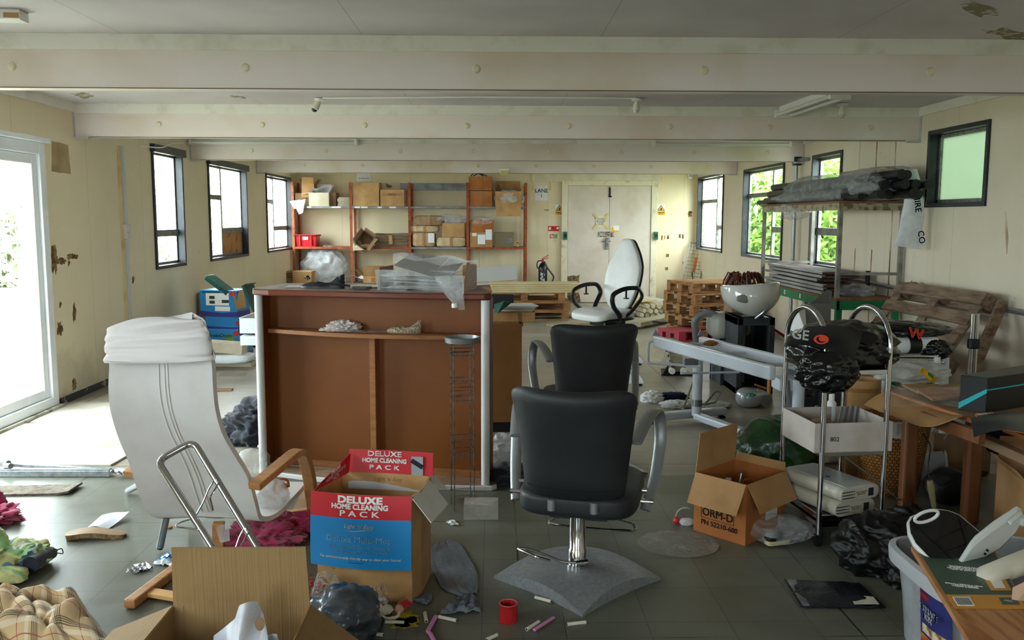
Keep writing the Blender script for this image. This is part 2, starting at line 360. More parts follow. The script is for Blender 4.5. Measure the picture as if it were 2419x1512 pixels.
# beams with plastic screw caps
BEAMS = [4.63, 7.40, 10.17, 12.95]
m_cap = M('screw_cap_plastic', '#d9cfb4', .35)
for i, by in enumerate([-1.0, 1.86] + BEAMS):
    b = MB().bb((LX, by, 2.14), (RX, by + .11, CZ)).build('trim_%d' % (i + 1), m_beam, kind='structure', bevel=.004)
    MB().bb((LX, by - .012, 2.33), (RX, by, CZ)).build('beam_cover_strip', m_white, b, bevel=.002)
    if by > 4:
        MB().bb((LX, by - .003, 2.138), (RX, by + .002, 2.142)).build('beam_edge', M('grimy_joint', '#6a5a48', .8), b)
        n = 6 if by < 5 else 8
        for k in range(n):
            x = -2.75 + k * (5.9 / (n - 1)) if by > 5 else (-2.45 + k * 1.18)
            MB().lathe([(.0, -.012), (.016, -.010), (.021, -.004), (.023, 0)], (x, by, 2.245), 14, mat=Matrix.Rotation(-pi / 2, 3, 'X')).build('screw_cap', m_cap, b, smooth=True)
    for sx, w in ((LX, 1), (RX, -1)): MB().bb((sx, by - .03, 2.12), (sx + .12 * w, by + .0, 2.14)).bb((sx, by - .03, 2.14), (sx + .006 * w, by, CZ)).build('bracket', M('bracket_paint', '#b9b7b2', .5), b)
# cornice strips between beams
MB().bb((LX, FY, CZ - .07), (LX + .02, BY, CZ)).build('trim_7', m_white, kind='structure')
MB().bb((RX - .02, FY, CZ - .07), (RX, BY, CZ)).build('trim_8', m_white, kind='structure')
MB().bb((LX, 6.9, 0), (LX + .012, BY, .055)).build('baseboard_left', M('torn_black_skirting', '#2a2a2b', .6, col2='#8c8a84', ns=11, lo=.55, hi=.6), kind='structure')
MB().bb((RX - .012, FY, 0), (RX, BY, .055)).build('baseboard_right', M('old_skirting_right', '#7a7364', .6), kind='structure')
MB().bb((LX, BY - .012, 0), (RX, BY, .05)).build('baseboard_back', M('old_skirting_back', '#6f6858', .6), kind='structure')

# windows: dark box frame set in the wall, pale metal sashes, glass
def window(idx, side, w, mullion=None, lights=(), transoms=(), frosted=False, label=None):
    a, b, c, d = w; x = LX if side < 0 else RX; s = 1 if side < 0 else -1      # s points into the room
    f = MB(); t = .035
    xo, xi = x - s * .1, x + s * .02
    f.bb((xo, a, c), (xi, a + t, d)).bb((xo, b - t, c), (xi, b, d)).bb((xo, a + t, d - t), (xi, b - t, d)).bb((xo, a + t, c), (xi, b - t, c + t))
    fr = f.build('window_%d' % idx, m_bframe, kind='structure', bevel=.003)
    xs0, xs1 = x - s * .095, x - s * .06
    A, B, Cc, Dd = a + t, b - t, c + t, d - t; sb = MB(); q = .028
    sb.bb((xs0, A, Cc), (xs1, A + q, Dd)).bb((xs0, B - q, Cc), (xs1, B, Dd)).bb((xs0, A, Dd - q), (xs1, B, Dd)).bb((xs0, A, Cc), (xs1, B, Cc + q))
    if mullion: sb.bb((xs0, mullion - q * .8, Cc), (xs1 + s * .005, mullion + q * .8, Dd))
    for (u, v, z, h) in transoms: sb.bb((xs0, u, z - h / 2), (xs1 + s * .01, v, z + h / 2))
    sb.build('sash', m_alu, fr, bevel=.002)
    MB().bb((x - s * .085, A, Cc), (x - s * .08, B, Dd)).build('pane', MATS['frosted'] if frosted else m_glass, fr)
    return fr
mf = bpy.data.materials.new('frosted'); MATS['frosted'] = mf; mf.use_nodes = True; nt = mf.node_tree; nt.nodes.clear()
o1 = nd(nt, 'ShaderNodeOutputMaterial'); mx = nd(nt, 'ShaderNodeMixShader', i_0=.85); t1 = nd(nt, 'ShaderNodeBsdfTranslucent'); t1.inputs[0].default_value = C('#798475'); t2 = nd(nt, 'ShaderNodeBsdfRefraction', i_IOR=1.02, i_Roughness=.45); t2.inputs[0].default_value = C('#858f80')
nt.links.new(t2.outputs[0], mx.inputs[1]); nt.links.new(t1.outputs[0], mx.inputs[2]); nt.links.new(mx.outputs[0], o1.inputs[0])
window(1, -1, WIN_L[0], transoms=[(9.03, 9.83, 1.32, .07)])
window(2, -1, WIN_L[1], mullion=11.42, transoms=[(10.76, 11.42, 1.74, .06), (11.42, 12.34, 1.32, .07)])
MB().bb((LX - .08, 11.46, .99), (LX - .07, 12.31, 1.29)).build('board_pane', M('brown_board_pane', '#b9824f', .8, col2='#5e3f26', ns=6, lo=.55, hi=.7), COL.objects['window_2'])
window(3, -1, WIN_L[2], mullion=14.1, transoms=[(13.46, 14.1, 1.74, .06), (14.1, 15.03, 1.32, .07)])
window(4, 1, WIN_R[0], frosted=True)
window(5, 1, WIN_R[1], transoms=[(9.04, 9.82, 1.35, .08)])
window(6, 1, WIN_R[2], mullion=11.42, transoms=[(10.83, 11.42, 1.35, .07), (11.42, 12.52, 1.81, .06)])
window(7, 1, WIN_R[3], mullion=14.28, transoms=[(13.68, 14.28, 1.35, .07), (14.28, 15.33, 1.78, .06)])
window(8, -1, WIN_N[0])
for i, (a, b, c, d) in enumerate(FW):
    f = MB(); t = .05
    f.bb((a, FY - .1, c), (a + t, FY + .02, d)).bb((b - t, FY - .1, c), (b, FY + .02, d)).bb((a, FY - .1, d - t), (b, FY + .02, d)).bb((a, FY - .1, c), (b, FY + .02, c + t))
    fr = f.build('window_%d' % (9 + i), m_bframe, kind='structure'); MB().bb((a + t, FY - .06, c + t), (b - t, FY - .055, d - t)).build('pane', m_glass, fr)
# dark blind boards over the tops of the first two left windows
for w in WIN_L[:2]: MB().bb((LX, w[0] - .02, w[3] - .05), (LX + .05, w[1] + .03, w[3] + .03)).build('trim_%d' % (9 + WIN_L.index(w)), m_bframe, kind='structure', bevel=.003)
# big upvc patio door on the left
a, b, c, d = DOOR_L
f = MB(); t = .09
f.bb((LX - .1, b - t, c), (LX + .04, b, d)).bb((LX - .1, a, c), (LX + .04, a + t, d)).bb((LX - .1, a + t, d - t), (LX + .04, b - t, d)).bb((LX - .1, a + t, c), (LX + .04, b - t, c + .07))
f.bb((LX - .02, a - .05, d), (LX + .07, b + .03, d + .04))
dr = f.build('door_1', m_upvc, kind='structure', bevel=.006)
for k, (u, v) in enumerate(((a + t, 5.33), (5.33, b - t))):
    f = MB(); q = .075; zz0, zz1 = c + .07, d - t
    f.bb((LX - .07, u, zz0), (LX + .015, u + q, zz1)).bb((LX - .07, v - q, zz0), (LX + .015, v, zz1)).bb((LX - .07, u + q, zz1 - q), (LX + .015, v - q, zz1)).bb((LX - .07, u + q, zz0), (LX + .015, v - q, zz0 + q))
    f.build('door_leaf', m_upvc, dr, bevel=.008)
    MB().bb((LX - .035, u + q, zz0 + q), (LX - .02, v - q, zz1 - q)).build('pane', m_glass, dr)
MB().bb((LX, a - .03, 0), (LX + .07, b + .02, .03)).build('door_sill', M('muddy_white_sill', '#b9b6aa', .6, col2='#6f6a58', ns=12, lo=.5, hi=.7), dr)
MB().bb((LX, b + .002, .0), (LX + .012, b + .03, d)).build('door_edge_strip', m_rust, dr)
# double door at the far end
m_door = M('pink_cream_door', '#d9cdbf', .5, col2='#cbbba8', ns=2.5, lo=.45, hi=.7)
m_dframe = M('door_frame_cream', '#e2d9bd', .5, col2='#a99a76', ns=7, lo=.55, hi=.8)
dx0, dx1, dz = 1.30, 2.77, 2.06; y0 = BY
f = MB().bb((dx0 - .11, y0 - .05, 0), (dx0, y0, dz + .09)).bb((dx1, y0 - .05, 0), (dx1 + .11, y0, dz + .09)).bb((dx0, y0 - .05, dz), (dx1, y0, dz + .09))
d2 = f.build('door_2', m_dframe, kind='structure', bevel=.006)
mid = 2.035
MB().bb((dx0 + .004, y0 - .03, .01), (mid - .003, y0 - .002, dz - .005)).build('door_leaf', m_door, d2, bevel=.003)
MB().bb((mid + .003, y0 - .03, .01), (dx1 - .004, y0 - .002, dz - .005)).build('door_leaf', m_door, d2, bevel=.003)
MB().bb((2.02, y0 - .045, 1.86), (2.05, y0 - .03, 2.03)).bb((2.01, y0 - .05, 1.86), (2.07, y0 - .045, 1.885)).build('bolt', M('black_iron', '#1d1d1f', .45, .4), d2)
k = MB().bb((1.84, y0 - .04, 1.165), (2.12, y0 - .03, 1.26)).build('lock_plate', M('brown_worn_metal', '#5b4a3a', .5, .5, col2='#c9c2b4', ns=30), d2)
MB().bb((1.97, y0 - .07, .95), (2.02, y0 - .03, 1.15)).bb((1.9, y0 - .06, 1.08), (2.06, y0 - .045, 1.1)).build('padlock_hasp', m_alu, d2, bevel=.004)
MB().bb((.665, y0 - .035, 2.12), (2.95, y0, 2.36)).build('trim_11', M('lintel_board_paint', '#e4dccb', .5, col2='#d3c8af', ns=3), kind='structure', bevel=.004)
def patch(pts, n, seed=0, jag=.25):
    "irregular outline from a rough polygon"
    out = []; random.seed(seed); m = len(pts)
    for i in range(m):
        a, b = V(pts[i]), V(pts[(i + 1) % m]); L = (b - a).length; out.append(a)
        for k in range(1, n):
            t = k / n; q = a.lerp(b, t); c = sum((V(p) for p in pts), V((0, 0, 0))) / m; out.append(q + (q - c) * random.uniform(-jag, jag) * .6)
    return out
hole = patch([(1.31, y0 - .034, .02), (1.31, y0 - .034, .47), (1.52, y0 - .034, .5), (1.49, y0 - .034, .25), (1.55, y0 - .034, .02)], 4, 3, .12)
MB().prism(hole, (0, -.006, 0)).build('rotten_patch', M('rotten_wood', '#3a2e20', .9, col2='#8f7c56', ns=22), d2)
# stains and torn paint on the left wall
ws = COL.objects['wall_left']; m_brown = M('exposed_brown_board', '#b09a72', .8, col2='#9c8660', ns=6); m_dk = M('dark_rot_stain', '#5c4327', .9, col2='#96794a', ns=16, lo=.45, hi=.6)
MB().prism(patch([XW(*p, LX) for p in ((122, 333), (160, 342), (167, 412), (122, 405))], 5, 1, .05), (.002, 0, 0)).build('torn_paint_patch', m_brown, ws)
for i, (x0, y0_, x1, y1_) in enumerate(((121, 582, 136, 640), (136, 612, 156, 624), (158, 602, 184, 612), (160, 618, 166, 628), (172, 722, 180, 758), (136, 765, 148, 792), (140, 716, 146, 726), (171, 898, 181, 920), (312, 655, 318, 668))):
    pl = [XW(x0, y0_, LX), XW((x0 + x1) / 2, y0_ - 4, LX), XW(x1, (y0_ + y1_) / 2 - 4, LX), XW(x1 - 3, y1_, LX), XW(x0, y1_, LX)]
    MB().prism(patch(pl, 5, i + 10, .5), (.002, 0, 0)).build('rot_stain', m_dk, ws)
cp = XW(285, 330, LX); MB().bb((LX, cp.y - .03, 0), (LX + .025, cp.y + .01, 2.14)).build('conduit', M('grey_white_conduit', '#c6c9cc', .4), ws)
MB().bb((LX, cp.y - .10, .0), (LX + .008, cp.y - .035, 2.14)).build('seam_board', M('yellowed_board', '#c79a4c', .7, col2='#d9c79d', ns=3, lo=.3, hi=.5), ws)
MB().bb((LX, cp.y - .06, 1.29), (LX + .04, cp.y + .05, 1.42)).build('socket_box', M('socket_plastic', '#d8cfc6', .4, col2='#b8503a', ns=45, lo=.6, hi=.63), ws, bevel=.004)
# rust bleeding through the seams of the right wall
wr = COL.objects['wall_right']
for i, y in enumerate((8.6, 8.22, 7.83)):
    MB().bb((RX - .004, y - .008, 1.75 if i != 2 else .05), (RX, y + .008, CZ - .07)).build('rust_seam', M('rust_stain', '#8a5a2c', .8, col2='#d8cdb0', ns=4, lo=.45, hi=.62, stretch=(1, 1, .4)), wr)
    MB().bb((RX - .004, y - .006, .05), (RX, y + .006, 1.2)).build('rust_seam', MATS['rust_stain'], wr)
for pts_ in ([(2376, 500), (2382, 560), (2379, 600), (2374, 545)],): MB().prism([XW(*p, RX) for p in pts_], (-.003, 0, 0)).build('rust_seam', MATS['rust_stain'], wr)
# water stains on the near ceiling
ce = COL.objects['ceiling']; m_mould = M('ceiling_mould', '#8d8468', .9, col2='#c9c4ba', ns=18, lo=.5, hi=.58)
for i, q in enumerate((((2265, 8), (2300, 2), (2345, 18), (2350, 36), (2310, 38)), ((2320, 70), (2380, 66), (2430, 80), (2425, 96), (2370, 90)), ((165, 220), (200, 219), (222, 226), (195, 233)), ((545, 226), (575, 228), (580, 233), (550, 230)))):
    MB().prism(patch([G(*p, CZ) for p in q], 5, i + 30, .5), (0, 0, -.002)).build('water_stain', m_mould, ce)

# outside: ground, hedge, wire fence, shrubs
m_out = M('bright_yard', '#a8a69c', .9, col2='#878a6c', ns=.5, lo=.4, hi=.6)
MB().bb((-40, -30, -.35), (-3.7, 60, -.25)).build('yard_ground', m_out, kind='structure')
MB().bb((3.8, -30, -.35), (40, 60, -.25)).build('yard_ground', m_out, kind='structure')
# =============== OUTSIDE THE WINDOWS ===============
m_leaf = M('long_green_leaf', '#5f8738', .5, col2='#93b25a', ns=3, lo=.35, hi=.65, spec=.3, sss=0); m_stem = M('shrub_stem', '#6a5a42', .8)
m_leaf2 = M('glare_paled_leaf', '#b4c0a0', .6, col2='#c9cdb4', ns=2)  # outdoor glare put into the leaf colour as extra paleness
def shrub(name, label, cat, base, rx, ry, h, n, ls, mat, seed, group=None, z0=.0):
    t = thing(name, label, cat, base, group=group); random.seed(seed); mb = MB(); sm = MB(); k = 0
    stems = []
    for i in range(14):
        a = random.uniform(0, 2 * pi); top = V((cos(a) * rx * random.uniform(.2, .9), sin(a) * ry * random.uniform(.2, .95), h * random.uniform(.6, 1)))
        pts = [V((cos(a) * .1, sin(a) * .15, 0)), top * .5 + V((random.uniform(-.1, .1), random.uniform(-.1, .1), .15)), top]; sm.tube(pts, [.018, .012, .004], 5); stems.append(pts)
    for i in range(n):
        s = random.choice(stems); u = random.uniform(z0, 1); p = s[0].lerp(s[1], u * 2) if u < .5 else s[1].lerp(s[2], u * 2 - 1)
        p = p + V((random.gauss(0, rx * .22), random.gauss(0, ry * .22), random.gauss(0, h * .06)))
        d = V((random.uniform(-1, 1), random.uniform(-1, 1), random.uniform(-.9, .5))).normalized(); w = d.orthogonal().normalized(); w = (Matrix.Rotation(random.uniform(0, 6.28), 3, d) @ w)
        L = ls * random.uniform(.6, 1.2); B = L * .14; up = d.cross(w) * L * .08
        vs = [mb.b.verts.new(q) for q in (p, p + d * L * .35 + w * B + up, p + d * L * .75 + w * B * .7 + up, p + d * L, p + d * L * .75 - w * B * .7 + up, p + d * L * .35 - w * B + up)]
        mb.b.faces.new(vs)
    mb.build('foliage', mat, t); sm.build('stem', m_stem, t); return t
shrub('shrub', 'tall leafy green shrub pressed against the narrow right window', 'shrub', (4.5, 11.8, -.25), .5, 1.0, 3.0, 3200, .2, m_leaf, 1, 'shrubs outside the right windows')
shrub('shrub', 'tall long-leaved shrub half hiding the white siding outside the wide right window', 'shrub', (4.75, 14.9, -.25), .5, .9, 2.8, 2200, .26, m_leaf, 2, 'shrubs outside the right windows')
shrub('shrub', 'yellowish shrub seen through the upper part of the narrow right window', 'shrub', (5.6, 14.4, -.25), .5, .9, 3.6, 1800, .2, M('yellow_leaf', '#a9bd4e', .5, col2='#d0b060', ns=2), 3, 'shrubs outside the right windows')
shrub('shrub', 'green shrub blurred behind the frosted window', 'shrub', (4.6, 8.6, -.25), .6, .8, 2.5, 1500, .2, m_leaf, 4, 'shrubs outside the right windows')
shrub('shrub', 'glare-paled green plant seen through the middle left window', 'shrub', (-5.0, 17.4, -.25), .5, .9, 2.2, 900, .2, m_leaf2, 5)
shrub('shrub', 'low overgrown bush beyond the white patio door', 'shrub', (-5.6, 8.6, -.25), .8, .9, .9, 1500, .1, m_leaf2, 6)
for i, (x, y, h) in enumerate(((-12, 15.5, 2.6), (-12.5, 22.5, 2.9), (-12, 29.5, 2.4), (-13, 36.5, 3.0), (-11.5, 8.5, 2.3), (-13, 43.5, 3.2))):
    shrub('hedge', ('second nearest', 'third', 'fourth', 'fifth', 'nearest', 'farthest')[i] + ' glare-paled hedge bush behind the wire fence', 'hedge', (x, y, -.25), 1.2, 3.2, h, 1500, .5, m_leaf2, 20 + i, 'hedge bushes beyond the wire fence')
t = thing('wire_fence', 'pale wire mesh fence across the bright yard beyond the left windows', 'fence', (-9, 20, -.25))
m_wire = M('galvanised_wire', '#9aa0a0', .4, .5)
for y in range(-12, 26, 3): MB().beam((0, y, 0), (0, y, 1.9), .06, .06).build('post', m_wire, t)
mb = MB()
for k in range(8): mb.beam((0, -12, .15 + k * .24), (0, 24, .15 + k * .24), .012, .012)
for k in range(181): mb.beam((0, -12 + k * .2, .1), (0, -12 + k * .2, 1.85), .008, .008)
mb.build('mesh_panel', m_wire, t)
# neighbours on the right
def brickhook(nt, p, out, c):
    tc = nd(nt, 'ShaderNodeTexCoord'); mp = nd(nt, 'ShaderNodeMapping'); mp.inputs['Rotation'].default_value = (0, pi / 2, 0); mp.inputs['Rotation'].default_value = (pi / 2, 0, 0)
    sp = nd(nt, 'ShaderNodeSeparateXYZ'); cb = nd(nt, 'ShaderNodeCombineXYZ'); nt.links.new(tc.outputs['Object'], sp.inputs[0]); nt.links.new(mth(nt, 'ADD', sp.outputs['X'], sp.outputs['Y']), cb.inputs[0]); nt.links.new(sp.outputs['Z'], cb.inputs[1])
    b = nd(nt, 'ShaderNodeTexBrick', i_Scale=4.4); b.inputs['Color1'].default_value = C('#a0705c'); b.inputs['Color2'].default_value = C('#bf9a86'); b.inputs['Mortar'].default_value = C('#cbc5ba'); nt.links.new(cb.outputs[0], b.inputs['Vector']); nt.links.new(b.outputs['Color'], p.inputs['Base Color'])
mbk = M('red_brick', '#a0705c', .9, hook=brickhook)
t = thing('brick_building', 'brick building standing outside the far right window', 'building', (7.6, 27.5, -.25))
MB().bb((-2.2, -1.5, 0), (3, 3, 5)).build('wall', mbk, t); MB().bb((-2.24, -.6, .9), (-2.19, .3, 2.0)).build('window', M('dark_blue_pane', '#4b5a6b', .2), t); MB().bb((-2.4, -1.8, 4.9), (3.2, 3.2, 5.15)).build('roof', M('slate', '#6b6b70', .7), t)
t = thing('clad_shed', 'white horizontally clad shed outside the wide right window', 'shed', (6.6, 20.5, -.25))
mb = MB()
for k in range(18): mb.box((0, -.02, .1 + k * .17), (2.6, .03, .165), (R(-7), 0, 0))
mb.build('cladding', M('white_cladding', '#e3e6ea', .6), t); MB().bb((-1.3, .03, 0), (1.3, 3, 3.1)).build('wall', M('shed_wall', '#cfd3d6', .7), t)

# =============== CEILING FIXTURES ===============
m_tube = M('unlit_tube_glass', '#dadad6', .25); m_batten = M('white_enamel', '#e9e8e2', .35)
def fluor(label, p0, p1, z, twin=True, group=None):
    p0, p1 = V((*p0, z)), V((*p1, z)); c = (p0 + p1) / 2; L = (p1 - p0).length; t = thing('fluorescent_light', label, 'ceiling light', c, math.atan2(p1.y - p0.y, p1.x - p0.x), group)
    MB().prism([(-L / 2, -.045, .0), (-L / 2, .045, 0), (-L / 2, .03, .05), (-L / 2, -.03, .05)], (L, 0, 0)).build('batten', m_batten, t, bevel=.003)
    for s in ((-1, 1) if twin else (0,)):
        MB().cyl((-L / 2 + .03, s * .06, -.022), (L / 2 - .03, s * .06, -.022), .015, seg=12).build('tube', m_tube, t, smooth=True)
    for s in (-1, 1): MB().bb((s * (L / 2 - .03), -.075, -.045), (s * L / 2, .075, .02)).build('end_cap', m_batten, t, bevel=.004)
    return t
fluor('white twin-tube fluorescent light running away from the viewer at the upper right', (2.42, 6.2), (2.40, 7.37), 2.36, True)
def rowlight(label, x0, x1, py, Y, **k):
    a, b = D(x0, py, Y), D(x1, py, Y); return fluor(label, (a.x, Y), (b.x, Y), 2.345, **k)
rowlight('long fluorescent light hanging in front of the third beam, left of the middle', 450, 845, 333, 10.09, twin=True, group='fluorescent lights between the second and third beams')
rowlight('long fluorescent light hanging in front of the third beam, right of the middle', 1540, 1866, 336, 10.09, twin=True, group='fluorescent lights between the second and third beams')
MB().cyl(D(1014, 325, 10.16), D(1350, 327, 10.16), .011, seg=8).build('surface_conduit', m_batten, label='thin bare conduit on the ceiling between the two hanging fluorescent lights', cat='conduit', smooth=True)
cbl = MB(); cbl.tube([G(762, 232, 2.395), G(1130, 229, 2.4), G(1500, 232, 2.395)], .007, 6); cbl.build('ceiling_cable', m_batten, label='white cable clipped along the ceiling between the two lamp holders', cat='cable', smooth=True)
m_bake = M('white_bakelite', '#dedbd2', .35)
for lab, p, tilt, dark in (('small black-mouthed spot lamp holder on the ceiling, left of the middle', (756, 233), .5, True), ('white ceiling lamp holder with a bare bulb, right of the middle', (1506, 233), .1, False), ('white ceiling lamp holder near the twin-tube light', (1990, 245), 0, False)):
    q = G(*p, 2.405); t = thing('lamp_holder', lab, 'lamp holder', q)
    MB().lathe([(.045, 0), (.045, -.012), (.028, -.022), (.02, -.022)], (0, 0, 0), 18).build('rose', m_bake, t, smooth=True)
    mt = Matrix.Rotation(tilt, 3, 'Y'); MB().lathe([(.016, -.015), (.02, -.035), (.026, -.05), (.028, -.085), (.024, -.09)], (0, 0, 0), 16, mat=mt).build('socket', m_bake, t, smooth=True)
    MB().lathe([(.002, -.115), (.018, -.108), (.024, -.092), (.02, -.082)], (0, 0, 0), 14, mat=mt).build('bulb', M('dark_bulb', '#2e2e30', .2) if dark else M('bulb_glass', '#cfcfc6', .1), t, smooth=True)
q = D(1190, 380, 12.9); t = thing('bulkhead_light', 'round yellowed dome light on the fourth beam', 'ceiling light', (q.x, 12.86, 2.17))
MB().lathe([(.085, .03), (.085, .02), (.075, .01), (.07, 0)], (0, 0, 0), 24).build('base', m_batten, t, smooth=True); MB().lathe([(.07, .01), (.068, -.02), (.05, -.055), (.02, -.072), (.001, -.075)], (0, 0, 0), 24, cap=False).build('dome', M('yellowed_dome', '#c9bb7d', .3), t, smooth=True)
q = G(30, 31, 2.40); t = thing('junction_box', 'white junction box with a scorched corner on the near ceiling', 'junction box', q, .1)
MB().bb((-.10, -.05, -.035), (.05, .05, .01)).build('cover', m_batten, t, bevel=.006); MB().bb((-.02, -.052, -.03), (.045, -.049, -.008)).build('scorch', M('scorched_plastic', '#b08a5c', .6), t)
for lab, p, Y in (('small white sensor high on the far wall by the last right window', (1631, 414), 15.45),):
    q = D(*p, Y); t = thing('sensor', lab, 'sensor', (q.x, BY, q.z)); MB().bb((-.04, -.05, -.06), (.04, 0, .04)).build('housing', m_batten, t, bevel=.012); MB().lathe([(.02, 0), (.012, .012), (.001, .016)], (0, -.05, -.01), 12, mat=Matrix.Rotation(pi / 2, 3, 'X')).build('lens', M('grey_lens', '#bdbdbd', .2), t)
# loose cable over window one
MB().tube(fillet([XW(440, 340, LX + .06) + V((0, -.1, .0)), XW(405, 338, LX + .07), XW(385, 350, LX + .08), XW(330, 345, LX + .03)], .2), .006, 6).build('loose_cable', m_batten, label='thin white cable drooping over the dark head of the nearest left window', cat='cable', smooth=True)

# =============== FAR WALL ===============
YB = BY
def flat(name, lab, cat, x0, y0, x1, y1, mat, Y=YB, th=.003, group=None, kids=None, grow=None):
    a, b = D(x0, y0, Y), D(x1, y1, Y); c = V(((a.x + b.x) / 2, Y - .001, (a.z + b.z) / 2)); w, h = abs(b.x - a.x), abs(a.z - b.z)
    t = thing(name, lab, cat, c, group=group); MB().bb((-w / 2, -th, -h / 2), (w / 2, 0, h / 2)).build(grow or 'sheet', mat, t); return t, w, h
m_paper = M('white_paper', '#e9e9ec', .7); m_ink = M('black_ink', '#1e1e22', .7); m_yel = M('safety_yellow', '#efb21a', .5); m_red = M('sign_red', '#c3282b', .5); m_wht = M('sign_white', '#f1f0ec', .5); m_grn = M('sign_green', '#1d8a52', .5); m_tape = M('yellow_masking_tape', '#dcc476', .6)
RT = (pi / 2, 0, 0)
t, w, h = flat('paper_notice', 'blank white paper notice pinned above the shelves', 'notice', 842, 407, 876, 428, m_paper); text('WAREHOUSE', m_ink, t, (0, -.005, -.03), .03, RT)
t, w, h = flat('lane_sign', 'white paper sign reading LANE 1 beside the shelves', 'sign', 1264, 436, 1294, 474, m_paper)
text('LANE', m_ink, t, (0, -.005, .03), .095, RT, bold=.001); text('1', m_ink, t, (0, -.005, -.06), .085, RT)
for s in (-1, 1):
    MB().box((s * (w / 2 + .04), -.002, h / 2 - .02), (.02, .002, .16)).build('tape', m_tape, t)
for lab, x0 in (('yellow danger warning sign left of the double door', 1312), ('yellow danger warning sign right of the double door', 1552)):
    t, w, h = flat('warning_sign', lab, 'sign', x0, 483, x0 + 19, 509, m_wht, group='danger warning signs by the double door')
    MB().prism([(-w * .48, -.005, -h * .08), (w * .48, -.005, -h * .08), (0, -.005, h * .46)], (0, -.002, 0)).build('triangle', m_ink, t)
    MB().prism([(-w * .38, -.008, -h * .04), (w * .38, -.008, -h * .04), (0, -.008, h * .38)], (0, -.002, 0)).build('yellow_triangle', m_yel, t)
    MB().prism([(-.02, -.011, .0), (.0, -.011, .045), (.01, -.011, .02), (.025, -.011, .03), (.012, -.011, 0)], (0, -.001, 0)).build('hand_symbol', m_ink, t)
    MB().bb((-w * .48, -.006, -h * .46), (w * .48, -.004, -h * .13)).build('caption_plate', m_yel, t); text('DANGER', m_ink, t, (0, -.008, -h * .24), .032, RT, bold=.001); text('450 volts', m_ink, t, (0, -.008, -h * .37), .02, RT)
t, w, h = flat('fire_point_sign', 'small red fire point sign on the wall left of the double door', 'sign', 1295, 534, 1321, 546, m_red)
text('Fire\npoint', m_wht, t, (-.005, -.005, 0), .038, RT, bold=.0008); MB().prism([(-w * .45, -.005, -.02), (-w * .25, -.005, -.02), (-w * .25, -.005, .02), (-w * .38, -.005, .03)], (0, -.001, 0)).build('flame_symbol', m_wht, t); MB().lathe([(.022, 0), (.022, .002)], (w * .36, -.004, .008), 12, mat=Matrix.Rotation(pi / 2, 3, 'X')).build('reel_symbol', m_wht, t)
t, w, h = flat('extinguisher_sign', 'small red and green label below the fire point sign', 'sign', 1299, 553, 1317, 563, m_wht)
MB().bb((-w * .48, -.006, -h * .48), (0, -.004, h * .48)).build('red_panel', m_red, t); MB().bb((w * .05, -.006, -h * .48), (w * .48, -.004, h * .48)).build('green_panel', M('pale_green_print', '#8fae6a', .6), t)
MB().bb((-w * .38, -.008, -h * .35), (-w * .28, -.006, h * .35)).bb((-w * .2, -.008, -h * .35), (-w * .08, -.006, h * .2)).build('symbol', m_wht, t)
for lab, x in (('green break-glass box on the left door frame', 1335), ('green break-glass box on the right door frame', 1549)):
    q = D(x, 557, YB - .05); t = thing('call_point', lab, 'call point', (q.x, YB - .05, q.z), group='green break-glass boxes on the door frame'); MB().bb((-.035, -.05, -.07), (.035, 0, .07)).build('box', M('call_point_green', '#1f6b42', .4), t, bevel=.005); MB().bb((-.022, -.053, -.03), (.022, -.05, .03)).build('window', m_ink, t)
t, w, h = flat('handwritten_note', 'handwritten paper note fixed to the left door leaf with crossed yellow tape', 'notice', 1407, 510, 1432, 536, M('aged_paper', '#e3d9c8', .7), Y=YB - .035)
text('Please close the\ndoor on the\nway out if you\nare last\nthank you', m_ink, t, (0, -.005, 0), .03, RT)
for a in (45, 135, 225, 315):
    MB().box((cos(R(a)) * .13, -.006, sin(R(a)) * .125), (.13, .003, .035), (0, R(90 + a) if a in (45, 225) else R(a - 90), 0)).build('tape', m_tape, t)
t, w, h = flat('torn_warning_sticker', 'torn yellow warning sticker above the door lock', 'sticker', 1443, 533, 1462, 549, m_wht, Y=YB - .031)
MB().bb((-w * .48, -.006, -h * .48), (w * .48, -.004, -h * .2)).build('yellow_strip', m_yel, t); MB().prism([(-w * .45, -.006, -.02), (-w * .1, -.006, -.02), (-w * .3, -.006, .06)], (0, -.001, 0)).build('triangle', m_yel, t)
# handwriting and gouges right of the door
wb = COL.objects['wall_back']
for i, (x, y, w_, h_) in enumerate(((1562, 556, 3, 10), (1569, 557, 2, 8), (1576, 556, 4, 9), (1604, 553, 4, 10), (1611, 554, 4, 9), (1573, 600, 7, 7), (1571, 631, 7, 7), (1612, 618, 2, 5), (1626, 500, 8, 12), (1286, 495, 10, 2), (1455, 655, 9, 6))):
    a, b = D(x, y, YB), D(x + w_, y + h_, YB); MB().prism(patch([(a.x, YB, a.z), (b.x, YB, a.z), (b.x, YB, b.z), (a.x, YB, b.z)], 4, i + 60, .6), (0, -.002, 0)).build('scrape', m_dk, wb)
